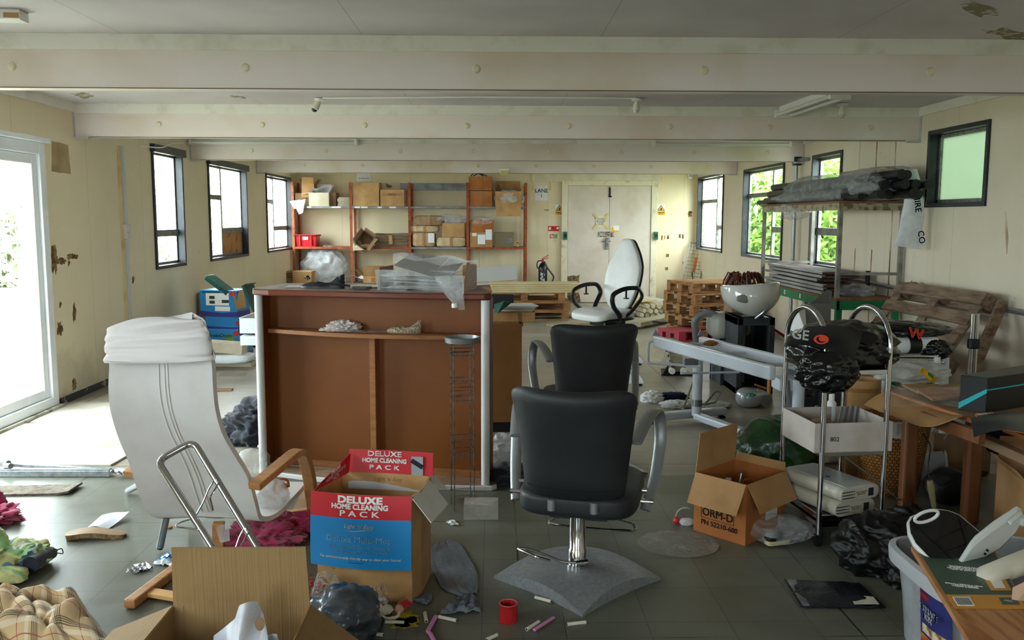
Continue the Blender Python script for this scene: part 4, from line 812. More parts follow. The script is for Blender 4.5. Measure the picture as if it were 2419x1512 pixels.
for s in (-1, 1): MB().lathe([(.023, .02), (.023, TOPZ - .038)], (s * DW, -.02, 0), 20).build('post', m_postw, desk, smooth=True)
for s in (-1, 1): MB().bb((s * DW - .008, .0, .03), (s * DW + .008, .12, TOPZ - .036)).build('side_panel', m_hard, desk)
MB().bb((-DW, .10, .03), (DW, .118, TOPZ - .036)).build('back_panel', m_hard, desk)
sp = [V((-DW + .03, .10, 0))] + [V((-DW + .03 + (2 * DW - .06) * i / 14, .02 - .10 * sin(pi * i / 14), 0)) for i in range(15)] + [V((DW - .03, .10, 0))]
MB().prism([p + V((0, 0, .825)) for p in sp], (0, 0, .024)).build('shelf', m_edge, desk, bevel=.003)
MB().bb((-.02, .03, .03), (.014, .10, .825)).build('divider', m_edge, desk, bevel=.002)
MB().bb((-DW + .03, .085, .03), (DW - .03, .10, .07)).build('kick_rail', m_edge, desk, bevel=.002)
bp = [V((-DW - .05, .06, 0)), V((-DW - .03, -.02, 0))] + [V((-DW + .05 + (2 * DW - .1) * i / 12, -.06 - .06 * sin(pi * i / 12), 0)) for i in range(13)] + [V((DW + .04, -.04, 0)), V((DW + .06, .0, 0)), V((DW + .04, .05, 0)), V((DW, .08, 0))]
MB().prism(bp, (0, 0, .03)).build('plinth', m_postw, desk, bevel=.006); MB().prism([p + V((0, .006, .0302)) for p in bp], (0, 0, .0008)).build('plinth_surface', M('plinth_brown', '#8a6a52', .6, col2='#a08a76', ns=9), desk)
def onD(u, v, z=TOPZ + .001): return dc + Matrix.Rotation(drz, 3, 'Z') @ V((u, v, z))
# things on the desk top
m_blk = M('black_satin_plastic', '#151517', .35); m_shoe = M('black_shoe_leather', '#17171a', .4)
def pump(name, lab, c, rz, L, mat, tint=None, h=.05):
    "low slip-on shoe: sole, upper with open throat"
    t = thing(name, lab, 'shoe', c, rz); n = 24; sole = []; 
    def hw(u): return (.5 + .5 * sin(pi * min(1, u * 1.15) ** .9)) * L * (.105 + .045 * sin(pi * u * .9 + .6)) if 0 < u < 1 else .008
    def W_(u): return L * (.085 + .07 * sin(pi * min(1, max(0, u)) ** 1.3)) * sqrt(max(0, 1 - (2 * abs(u - .5)) ** 6)) + .003
    pts = [(u, W_(u)) for u in [i / n for i in range(n + 1)]]
    pl = [V(((u - .5) * L, w, 0)) for u, w in pts] + [V(((u - .5) * L, -w, 0)) for u, w in pts[::-1]]
    MB().prism(pl, (0, 0, .006)).build('sole', m_blk if not tint else tint, t)
    mb = MB()
    def up(u, v):
        w = W_(u); a = pi * v
        hh = 0; HP = [(0, 1.25), (.12, 1.1), (.28, .5), (.45, .38), (.62, .5), (.75, .5), (.9, .35), (1, .12)]
        for (ua, ha), (ub, hb2) in zip(HP, HP[1:]):
            if ua <= u <= ub: hh = h * (ha + (hb2 - ha) * (u - ua) / (ub - ua))
        open_ = (.12 < u < .68)
        side = abs(v - .5) * 2
        z = .006 + hh * (sin(a) if not open_ else min(1, (1 - side) * 2.2 + 0) * (1 if (1 - side) < .45 else 1))
        if open_ and (1 - side) > .45: z = .012 + hh * max(0, .45 - ((1 - side) - .45) * 3)
        return V(((u - .5) * L, -w * cos(a) * (1 if not (open_ and (1 - side) > .45) else .9), z))
    mb.sheet(up, n, 18, .002); mb.build('upper', mat, t, smooth=True, ang=80)
    return t
s1 = pump('black_pump', 'black slip-on shoe lying on the desk top beside a hairbrush', onD(-.30, .04), drz + pi + .1, .26, m_shoe, h=.062)
MB().tube(fillet([(.08, -.02, .05), (.09, -.015, .07), (.1, 0, .055), (.09, .015, .07), (.08, .02, .05)], .008), .005, 6).build('bow', m_shoe, s1, smooth=True)
t = thing('hairbrush', 'black paddle hairbrush leaning on the shoe on the desk top', 'hairbrush', onD(-.08, -.04), drz - .05)
MB().sheet(lambda u, v: V((-.02 + u * .13, (v - .5) * .05 * sqrt(max(.05, 1 - (2 * u - 1) ** 4)), .022)), 10, 6, .01).build('head', m_blk, t, smooth=True)
MB().tube([(-.14, 0, .035), (-.1, 0, .032), (-.02, 0, .024)], [.008, .01, .008], 8, flat=(.7, 1)).build('handle', m_blk, t, smooth=True)
mb = MB()
for i in range(9):
    for j in range(4): mb.cyl((-.01 + i * .013, -.018 + j * .012, .002), (-.01 + i * .013, -.018 + j * .012, .016), .0012, seg=4)
mb.build('bristles', m_blk, t)
m_pap2 = M('loose_paper', '#dcdad6', .8, col2='#c8c2b6', ns=5)
for k, (u, v, a, w, d) in enumerate(((-.45, .12, .3, .2, .14), (-.1, .2, -.2, .21, .15), (.12, .28, .1, .3, .2))):
    MB().box((0, 0, 0), (w, d, .003)).xf(Matrix.Translation(onD(u, v, TOPZ + .004 + .004 * k)) @ Matrix.Rotation(drz + a, 4, 'Z')).build('paper_sheet', m_pap2, label=('white paper under the black shoe on the desk top', 'paper behind the hairbrush on the desk top', 'large sheet of paper near the back edge of the desk top')[k], cat='paper')
# clear plastic display box full of grey card, and the sheets on it
bx = thing('clear_plastic_box', 'clear plastic box stuffed with papers and grey card on the right of the desk top', 'box', onD(.28, .14), drz)
taper(MB(), .23, .15, .24, .16, 0, .115, .003).build('tub', filmmat('clear_tub', opac=.02, rough=.1, body='#dfe3e6', bump=.1), bx)
MB().bb((-.245, -.10, .0), (-.235, .12, .125)).build('card_end', m_cardg, bx); MB().bb((.245, -.10, .0), (.265, .12, .14)).build('card_end', m_edge, bx)
for k in range(7):
    MB().box((random.uniform(-.03, .03), random.uniform(-.03, .03), .012 + k * .013), (.40, .24, .002), (random.uniform(-.06, .06), random.uniform(-.08, .08), random.uniform(-.15, .15))).build('paper', m_pap2, bx)
MB().tube([(.14, -.09, .06), (.14, -.03, .06)], .035, 16).build('coil', M('pale_coil', '#c9c2a8', .5, col2='#8d8a7a', ns=60), bx, smooth=True)
gp = M('grey_card', '#a9a9ab', .6)
P4 = lambda *q: [D(x, y, Y) for x, y, Y in q]
MB().prism(P4((930, 628, 4.74), (972, 598, 5.0), (1060, 610, 4.98), (1018, 655, 4.68)), (0, 0, .003)).build('grey_card_sheet', gp, label='large grey card sheet lying across the clear plastic box', cat='card')
MB().prism(P4((1018, 655, 4.67), (1062, 612, 4.95), (1097, 618, 4.93), (1070, 650, 4.70)), (0, 0, .003)).build('grey_card_sheet', gp, label='smaller grey card sheet overlapping the right of the clear plastic box', cat='card')
MB().sheet(lambda u, v: D(928, 600 + 18 * v, 4.9).lerp(D(1130, 612 + 14 * v, 4.75), u) + V((0, 0, .012 * sin(u * 12 + v * 4))), 24, 6).build('plastic_film', m_clear, label='clear film edge sticking out across the top of the plastic box', cat='plastic film', smooth=True)
t = thing('hanging_plastic_bag', 'clear plastic bag with a white cap hanging over the front edge of the desk top', 'bag', D(1080, 690, 4.66))
def hb(u, v):
    a = 2 * pi * u; k = 1 - v; cx = 1062 + 18 * v + (22 if v > .5 else 0) * (v - .5); w = (60 * (1 - v) ** .9 + 14) * (1 + .12 * NZ.noise(V((u * 5, v * 3, 2)))); 
    return D(cx + w * .5 * cos(a), 652 + 80 * v, 4.62) + V((0, .03 * sin(a) * (1.1 - v), 0))
MB().sheet(hb, 28, 14).build('film', m_clear, t, world=True, smooth=True)
q = D(1074, 722, 4.62); MB().cyl(q + V((0, 0, -.012)), q + V((0, 0, .012)), .016, seg=14).build('cap', m_wht, t, world=True, smooth=True, bevel=.003)
# on the desk shelf
t = thing('crumpled_tissue', 'crumpled pinkish tissue and film on the desk shelf', 'tissue', onD(-.16, .03, .85)); 
MB().blob(onD(-.17, .03, .87), (.07, .045, .028), amp=.5, freq=2.5, sub=5, seed=4, floor=.8495).build('tissue', M('pinkish_tissue', '#d9cfca', .7, bump=.3, bs=25), t, world=True, smooth=True)
MB().blob(onD(-.24, .0, .858), (.05, .03, .010), amp=.4, freq=2.5, sub=4, seed=9, floor=.8495).build('tissue', MATS['pinkish_tissue'], t, world=True, smooth=True)
MB().sheet(lambda u, v: onD(-.22 + .32 * u, -.05 + .1 * v, .853 + .012 * abs(NZ.noise(V((u * 6, v * 4, 1))))), 20, 8).build('film', m_clear, t, world=True, smooth=True)
def leop(nt, p, out, c):
    n = nd(nt, 'ShaderNodeTexVoronoi', i_Scale=130.); nt.links.new(mixc(nt, ramp(nt, n.outputs['Distance'], .35, .5), C('#54483a'), C('#b0a184')), p.inputs['Base Color']); tc = nd(nt, 'ShaderNodeTexCoord'); nt.links.new(tc.outputs['Object'], n.inputs['Vector'])
pump('patterned_pump', 'small spotted beige slip-on shoe on the desk shelf', onD(.19, .02, .85), drz + pi, .2, M('leopard_fabric', '#9a8b70', .7, hook=leop), m_cardg, h=.055)
# loose sheet at the foot of the desk
MB().prism([G(982, 1128, .16), G(1022, 1120, .10), G(1060, 1157, .036), G(1012, 1160, .04)], (0, 0, .002)).build('paper_sheet', m_pap2, label='white sheet of paper resting against the foot of the desk', cat='paper')

# =============== WIRE TOWER, ACRYLIC STAND ===============
m_chrome = M('chrome', '#c9c9cc', .12, 1.); m_wire2 = M('dull_steel_wire', '#8d8d8f', .3, .9, col2='#5d5a57', ns=30); m_silver = M('silver_paint', '#8e9092', .4, .6)
tb = G(1093, 1198); tz = D(1090, 800, tb.y).z; t = thing('wire_tower_rack', 'tall slim wire tower rack with a round metal dish on top', 'rack', tb)
rr = .062; 
for k in range(4):
    a = R(45 + 90 * k + 12); x, y = rr * 1.15 * cos(a), rr * 1.15 * sin(a); MB().tube([(x, y, 0), (x, y, tz - .03)], .0028, 6).build('upright', m_wire2, t)
for i, z in enumerate((.08, .28, .30, .33, .37, .57, .60, .64, .67, .80, .82, .84)):
    mb = MB()
    mb.tube([V((rr * 1.25 * cos(R(45 + 90 * k + 12)), rr * 1.25 * sin(R(45 + 90 * k + 12)), z)) for k in range(4)], .0016, 5, closed=True)
    if i % 4 in (1, 0): 
        for k in range(5): mb.tube([(-rr * .9 + k * rr * .45, -rr * .9, z - .012), (-rr * .9 + k * rr * .45, rr * .9, z)], .0012, 4)
    mb.build('wire_ring', m_wire2, t)
MB().lathe([(.001, tz - .026), (.06, tz - .026), (.085, tz - .018), (.09, tz + .008), (.086, tz + .01), (.08, tz - .012), (.06, tz - .018), (.001, tz - .018)], (0, 0, 0), 32).build('dish', m_silver, t, smooth=True)
a = G(1097, 1228); b = G(1175, 1228); t = thing('acrylic_stand', 'clear grey acrylic stand on the floor before the desk', 'stand', (a + b) / 2)
MB().bb((-.085, -.0, 0), (.085, .003, .075)).bb((-.085, .003, .072), (.085, .12, .075)).build('sheet', filmmat('grey_acrylic', opac=.4, rough=.25, body='#b9b5ac', bump=0), t)

# =============== BENT WHITE LOUNGE CHAIR ===============
m_canvas = M('white_canvas', '#d9d5d3', .85, col2='#cfc9c6', ns=4, bump=.05, bs=250, sheen=.2); m_cover = M('creased_white_cover', '#e2dcdb', .9, bump=.12, bs=6, bstretch=(1, 1, 4))
m_beech = M('beech_wood', '#c08a58', .45, col2='#a87442', ns=4, stretch=(1, 7, 7))
rows = [((264, 772), (468, 752), 3.50), ((257, 815), (488, 800), 3.465), ((258, 862), (500, 860), 3.44), ((256, 920), (503, 915), 3.43), ((262, 975), (510, 975), 3.45), ((280, 1035), (527, 1030), 3.49), ((305, 1095), (556, 1080), 3.54), ((322, 1150), (585, 1130), 3.60), ((338, 1192), (602, 1190), 3.66), ((362, 1222), (616, 1230), 3.73), ((420, 1222), (655, 1222), 3.86), ((465, 1185), (700, 1177), 4.03), ((492, 1160), (725, 1148), 4.14)]
LL = [D(*r[0], r[2] + .05) for r in rows]; RRr = [D(*r[1], r[2] - .05) for r in rows]
def spl(P, u):
    n = len(P) - 1; x = min(max(u, 0), 1) * n; i = min(int(x), n - 1); f = x - i; p0, p1, p2, p3 = P[max(i - 1, 0)], P[i], P[i + 1], P[min(i + 2, n)]
    return .5 * ((2 * p1) + (p2 - p0) * f + (2 * p0 - 5 * p1 + 4 * p2 - p3) * f * f + (3 * p1 - p0 - 3 * p2 + p3) * f ** 3)
ch = thing('lounge_chair', 'white canvas lounge chair with bent beech arms, seen from behind on the left', 'chair', (-1.12, 3.75, 0))
def shell(u, v, off=0.):
    p = spl(LL, u).lerp(spl(RRr, u), v); a = spl(LL, min(1, u + .02)) - spl(LL, max(0, u - .02)); w = spl(RRr, u) - spl(LL, u); n = w.cross(a).normalized()
    return p + n * (.028 * sin(pi * v) * (1 if u < .75 else .4) + off)
def shp(u, v): return shell(u, v)
MB().sheet(shp, 60, 20, .022).build('canvas_seat', m_canvas, ch, world=True, smooth=True)
for s_ in (-.055, .0, .03): MB().tube([shell(u / 40 * .78 + .155, .5 + s_ + .03 * sin(u / 40 * 3), .0) + (V((0, -.003, 0))) for u in range(41)], .0035, 5).build('seam_tape', M('seam_white', '#e6e3df', .7), ch, world=True, smooth=True)
def cover(u, v):
    a = 2 * pi * u; uu = v * .17
    c = shell(uu, .5); L_ = spl(LL, uu); R_ = spl(RRr, uu); w = (R_ - L_) * .5; n = V((.25, .97, 0)); k = 1.03 + .05 * NZ.noise(V((u * 4, v * 6, 0)))
    top = max(0, (1 - v / .28)) ** 2
    p = (L_ + R_) / 2 + w * cos(a) * k * (1 - .13 * top) + n * (.05 * sin(a) + .012) * (1 - .6 * top) + V((0, 0, .02 * (1 - top) - .0 + .024 * top * sin(a * 1.5 + 1)))
    p += V((0, -.03 * NZ.noise(V((u * 3, v * 9, 4))), 0)) * (1 if v > .05 else 0)
    return p - V((0, .022, 0))
mb = MB(); mb.sheet(cover, 56, 22, .004); 
cap = [cover(i / 56, 0) for i in range(56)]; cc = sum(cap, V((0, 0, 0))) / 56 + V((0, 0, .012)); cv = mb.b.verts.new(cc); cvs = [mb.b.verts.new(p) for p in cap]
for i in range(56): mb.b.faces.new((cvs[i], cvs[(i + 1) % 56], cv))
mb.build('headrest_cover', m_cover, ch, world=True, smooth=True, ang=70)
def bent(pts, w, h, name, up, mat=m_beech, r=.06, seg=8):
    "bentwood strip of flat section"
    P = fillet(pts, r, seg); mb = MB(); rings = []; U = V(up).normalized()
    for i, p in enumerate(P):
        d = (P[min(i + 1, len(P) - 1)] - P[max(i - 1, 0)]).normalized(); n = U.cross(d).normalized(); rings.append([mb.b.verts.new(p + U * sx * w / 2 + n * sy * h / 2) for sx, sy in ((-1, -1), (1, -1), (1, 1), (-1, 1))])
    for a_, b_ in zip(rings, rings[1:]):
        for k in range(4): mb.b.faces.new((a_[k], a_[(k + 1) % 4], b_[(k + 1) % 4], b_[k]))
    mb.b.faces.new(rings[0][::-1]); mb.b.faces.new(rings[-1]); return mb.build(name, mat, ch, world=True, smooth=True, bevel=.003, ang=35)
ax = V((.93, -.37, 0))
bent([D(600, 1150, 3.50), D(712, 1058, 3.86), D(730, 1120, 4.0), D(741, 1205, 4.06)], .058, .03, 'armrest', ax, r=.08)
bent([D(303, 1122, 3.74), D(420, 1030, 4.1), D(440, 1100, 4.2), D(455, 1190, 4.28)], .058, .03, 'armrest', ax, r=.08)
bent([D(690, 1222, 4.06), D(745, 1228, 4.02)], .03, .055, 'cross_rail', (0, 0, 1)); bent([D(560, 1232, 4.18), D(748, 1205, 4.07)], .03, .05, 'cross_rail', (0, 0, 1))
bent([D(516, 1235, 3.74), G(517, 1300, .012)], .05, .03, 'front_leg', (1, 0, 0))
m_gtube = M('grey_metal_tube', '#8d9196', .3, .7)
for p, q in (((393, 1222, 3.8), (378, 1293, 0)), ((330, 1145, 4.2), (302, 1160, 0))):
    a, b = D(*p), G(q[0], q[1], .018); MB().cyl(a, b, .0155, seg=14).build('tube_leg', m_gtube, ch, world=True, smooth=True)
    MB().cyl(b + (b - a).normalized() * .001, b + (b - a).normalized() * .008, .0125, seg=12).build('foot_cap', m_blk, ch, world=True, smooth=True)
q = shell(.86, .72); lump('crumpled_bag', 'crumpled white plastic bag on the seat of the lounge chair', 'bag', D(640, 1172, 3.90) + V((0, 0, .01)), (.075, .06, .065), m_milky, amp=.16, freq=1.6)
t = thing('amber_bangle', 'shiny amber and brown hair slide on the seat of the lounge chair', 'hair slide', D(665, 1150, 3.96)); MB().tube(arc((0, 0, 0), .035, 0, 250, 16, (.8, .6, 0), (0, .2, 1)), .006, 6).build('band', M('amber_plastic', '#b5651d', .1, coat=1), t, smooth=True); MB().blob((.02, -.02, .01), (.022, .018, .012), amp=.1, sub=3).build('ornament', MATS['amber_plastic'], t, smooth=True)
# clear bag behind the chair
lump('plastic_bag', 'clear crumpled plastic bag with a pink print behind the lounge chair', 'bag', G(598, 1100, .06), (.10, .08, .09), m_clear, amp=.18, freq=1.6)

# =============== CHROME TOWEL RACK ===============
t = thing('chrome_hook_rack', 'chrome rack of bent wire hooks leaning behind the foreground box', 'rack', G(560, 1420))
A1, A2 = D(462, 1052, 3.08), D(610, 1296, 2.86); B1, B2 = D(378, 1098, 3.02), D(507, 1300, 2.8)
def ext(a, b, z): k = (z - a.z) / (b.z - a.z); return a.lerp(b, k)
A3, B3 = ext(A1, A2, .012), ext(B1, B2, .012)
MB().tube(fillet([A3, A1 + (A1 - A2).normalized() * .02, B1 + (B1 - B2).normalized() * .02, B3], .035, 6), .0125, 12).build('frame', m_chrome, t, world=True, smooth=True)
up_ = (A1 - A3).normalized(); side = (A1 - B1).normalized(); nrm = up_.cross(side).normalized(); nrm = nrm if nrm.y < 0 else -nrm
for k, f in enumerate((.12, .33, .54, .75)):
    a = A1.lerp(A3, f + .03); b = B1.lerp(B3, f + .12); o_ = V((0, 0, 0))
    MB().tube([a, a.lerp(b, .3) + nrm * .01, a.lerp(b, .6) - nrm * .004, b], .0028, 6).build('cross_wire', m_chrome, t, world=True, smooth=True)
    MB().tube(fillet([b, b - side * .04 + nrm * .03, b - side * .065 + nrm * .045 - up_ * .01, b - side * .045 + nrm * .04 - up_ * .025, b - up_ * .05], .012), .003, 6).build('hook', m_chrome, t, world=True, smooth=True)
    MB().tube(fillet([a, a + nrm * .04 - up_ * .04, a + nrm * .05 - up_ * .075 - side * .05, a - side * .06 - up_ * .1], .012), .003, 6).build('hook', m_chrome, t, world=True, smooth=True)
MB().prism([D(508, 1245, 2.95), D(540, 1236, 2.97), D(543, 1278, 2.93), D(520, 1282, 2.92)], (0, .001, 0)).build('price_tag', m_clear, t, world=True)

# =============== FOREGROUND CARTON WITH CARRIER BAG ===============
m_cfg = M('ribbed_cardboard', '#98794f', .8, col2='#876840', ns=3, bump=.25, bs=20, bstretch=(8, .05, .05))
bw, bd, bh = .41, .40, .34; bc = V(((D(405, 1440, 2.5).x + D(740, 1440, 2.5).x) / 2, 2.5 - bd / 2 + .0, 0))
c = carton('large open cardboard box in the foreground with a white carrier bag inside', bc, bw, bd, bh, R(0), m_cfg, flaps=((112, .2), (128, .19), (-4, .185), (112, .19)), th=.006, cat='box')
MB().bb((-bw / 2 + .03, bd / 2 - .0075, bh - .13), (-bw / 2 + .034, bd / 2 - .006, bh)).build('crease', m_cardg, c)
def bagf(u, v):
    a = 2 * pi * u; w = .15 * (1 - .25 * v) * (1 + .25 * NZ.noise(V((cos(a) * 1.3, sin(a) * 1.3, v * 2)))); return bc + V((.03 + w * cos(a), -.02 + w * .9 * sin(a), .10 + .2 * v + .035 * sin(a * 2 + 1) * v))
t = thing('carrier_bag', 'white plastic carrier bag with cut-out handles inside the foreground box', 'bag', bc + V((0, 0, .02)))
mb = MB(); mb.sheet(bagf, 40, 14); mb.build('bag_body', filmmat('white_carrier_film', opac=.75, rough=.3, body='#e6e8f0', bump=.5, bs=14), t, world=True, smooth=True)
HB = [D(500, 1500, 2.3), D(540, 1475, 2.3), D(562, 1455, 2.32), D(574, 1425, 2.33), D(605, 1420, 2.34), D(618, 1440, 2.34), D(628, 1490, 2.32), D(640, 1560, 2.3), D(560, 1600, 2.25), D(480, 1600, 2.25)]
def hsheet(u, v):
    i = u; top = [(505, 1502), (535, 1478), (556, 1462), (566, 1430), (585, 1422), (608, 1420), (622, 1452), (632, 1500)]
    n = len(top) - 1; x = u * n; k = min(int(x), n - 1); f = x - k; px = top[k][0] * (1 - f) + top[k + 1][0] * f; py = top[k][1] * (1 - f) + top[k + 1][1] * f
    return D(px + 8 * v * (px - 570) / 40, py + v * (1640 - py), 2.31 + .03 * sin(u * 9 + v * 3) - .05 * v)
MB().sheet(hsheet, 34, 16, .001).build('bag_handle', MATS['white_carrier_film'], t, world=True, smooth=True)
MB().lathe([(.013, 0), (.013, .002)], D(614, 1474, 2.285), 12, mat=Matrix.Rotation(pi / 2, 3, 'X'), sy=1.5).build('tear_hole', m_cardg, t, world=True)

# =============== DELUXE HOME CLEANING PACK BOX ===============
m_pkr = M('pack_red', '#c8202f', .35); m_pkb = M('pack_blue', '#1f86c8', .32); m_pki = M('pack_text_white', '#f0eeec', .5); m_pkt = M('pack_text_pale_blue', '#7fb4dc', .5); m_pks = M('pack_silver', '#b9c4cc', .3, .4)
F0, F1 = D(765, 1385, 3.40), D(965, 1423, 3.26); F0.z = F1.z = 0; fx = (F1 - F0); pw = .385; prz = R(-11); pc = V((-.505, 3.30, 0)) + V((-sin(prz), cos(prz), 0)) * .14
PH = .42; PD = .28; pk = thing('printed_carton', 'tall cardboard box with red and blue DELUXE HOME CLEANING PACK flaps', 'box', pc, prz)
def ring(z, g=0., bul=.02):
    pts = []; 
    for i in range(9): u = i / 8; pts.append(V((-pw / 2 - g + u * (pw + 2 * g), -PD / 2 - g - bul * sin(pi * u), z)))
    pts += [V((pw / 2 + g + .015, -PD * .2, z)), V((pw / 2 + g, PD / 2 + g, z))]
    for i in range(1, 8): u = i / 8; pts.append(V((pw / 2 - u * pw, PD / 2 + g + bul * sin(pi * u), z)))
    pts += [V((-pw / 2 - g, PD / 2 + g, z)), V((-pw / 2 - g - .01, 0, z))]; return pts
mb = MB(); zs = [0, .1, .25, PH]; Ro = [[mb.b.verts.new(p) for p in ring(z, 0 if z < .3 else .004)] for z in zs]; Ri = [[mb.b.verts.new(p) for p in ring(z, -.005, .012)] for z in zs]; N = len(Ro[0])
for A_, B__ in list(zip(Ro, Ro[1:])) + [(b, a) for a, b in zip(Ri, Ri[1:])] + [(Ro[-1], Ri[-1])]:
    for k in range(N): mb.b.faces.new((A_[k], A_[(k + 1) % N], B__[(k + 1) % N], B__[k]))
mb.b.faces.new(Ro[0][::-1]); mb.build('body', m_card2, pk)
# front flap folded down outside
def ff(u, v, o=0.): return V((-pw / 2 - .012 + u * (pw + .02), -PD / 2 - .014 - .021 * sin(pi * u) - .02 * v - o - .006 * sin(v * 3), PH + .008 - v * .285))
MB().sheet(lambda u, v: ff(u, v * .32), 16, 4, .003).build('front_flap_red', m_pkr, pk, smooth=True)
MB().sheet(lambda u, v: ff(u, .32 + v * .68), 16, 6, .003).build('front_flap_blue', m_pkb, pk, smooth=True)
def ftext(s, mat, v, size, **k):
    o = text(s, mat, pk, (0, 0, 0), size, (0, 0, 0), **k)
    for q in o.data.vertices:
        u = (q.co.x) / pw + .5; vv = v - q.co.y / .285; p = ff(u, vv, .0045 + (q.co.z * .5)); q.co = p
    return o
ftext('DELUXE', m_pki, .075, .036, bold=.003, sx=1.3, name='title'); ftext('HOME CLEANING', m_pki, .165, .027, bold=.002, sx=1., name='title'); ftext('P A C K', m_pki, .255, .030, bold=.001, sx=1.5, name='title')
ftext("Light 'n' Easy", m_pks, .42, .022, shear=.25, bold=.0003); MB().sheet(lambda u, v: ff(.35 + .3 * u, .47 + .012 * sin(u * 6) + .012 * v * sin(pi * u), .0045), 12, 1).build('swoosh', m_pks, pk)
ftext('Deluxe Multi-Mop', m_pkt, .60, .034, bold=.0002); ftext('with Compact Carpet Sweeper', m_pkt, .70, .0195, bold=.0002); ftext('Patio Brush • 4 Micro Fibre Pads', m_pkt, .77, .0165, bold=.0002)
ftext('The environmentally friendly way to clean your home!', m_pki, .86, .0142, shear=.2, bold=.0003)
MB().sheet(lambda u, v: ff(.4 + .15 * u, .915 + .008 * v, .0045), 6, 1).build('slot', m_ink, pk)
# back flap standing up, printed inside; side flaps
def bf(u, v, o=0.): return V((-pw / 2 + .03 + u * (pw - .02), PD / 2 - .006 + .01 * sin(pi * u) - o + .02 * v, PH - .07 + v * .165))
MB().sheet(lambda u, v: bf(u, v * .42), 12, 3, .003).build('back_flap_grey', M('pack_grey_print', '#c3c6ca', .5), pk, smooth=True); MB().sheet(lambda u, v: bf(u, .42 + v * .58), 12, 3, .003).build('back_flap_red', m_pkr, pk, smooth=True)
def btext(s, mat, v, size, du=0., **k):
    o = text(s, mat, pk, (0, 0, 0), size, (0, 0, 0), **k)
    for q in o.data.vertices:
        q.co = bf((q.co.x) / (pw - .02) + .5 + du, v + q.co.y / .165, .0045 + q.co.z)
btext('DELUXE', m_pki, .90, .030, -.08, bold=.001, sx=1.35, name='title'); btext('HOME CLEANING', m_pki, .73, .024, -.08, bold=.002, name='title'); btext('P A C K', m_pki, .56, .026, -.08, bold=.001, sx=1.5, name='title'); btext("Light 'n' Easy", m_cardg, .28, .024, -.03, shear=.2)
MB().box((pw / 2 - .055, PD / 2 - .0, PH + .04), (.05, .004, .08)).build('mop_picture', m_pks, pk); MB().box((pw / 2 - .055, PD / 2 - .004, PH + .05), (.055, .004, .018), (0, R(30), 0)).build('mop_picture', m_ink, pk)
mb = MB(); mb.quadbox([V((-pw / 2 - .01, -PD / 2, PH)), V((-pw / 2 - .007, -PD / 2, PH)), V((-pw / 2 + .035, PD / 2 - .01, PH)), V((-pw / 2 + .031, PD / 2 - .01, PH)), V((-pw / 2 - .0, -PD / 2 + .03, PH + .02)), V((-pw / 2 + .003, -PD / 2 + .03, PH + .02)), V((-pw / 2 + .04, PD / 2 - .0, PH + .08)), V((-pw / 2 + .037, PD / 2, PH + .08))]); mb.build('left_flap', m_pkr, pk)
P0, P1 = V((pw / 2 + .01, -PD / 2 - .02, PH)), V((pw / 2 + .012, PD / 2 - .06, PH)); dn = V((.085, -.03, -.085)); MB().prism([P0, P1, P1 + dn * 1.0, P0 + dn * .95 + V((0, .0, 0))], (.002, 0, .002)).build('right_flap', m_pap2, pk)
o = text('DELUXE\nHOME CLEANING\nPACK', m_pki, pk, (0, 0, 0), .018, (0, 0, 0), name='title', bold=.0004)
for q in o.data.vertices: u = q.co.x / .22 + .5; p = V((-pw / 2 + .006 + .04 * u, -PD / 2 + .03 + u * (PD - .05), PH + .012 + .04 * u + q.co.y)); q.co = p + V((.002, 0, 0))

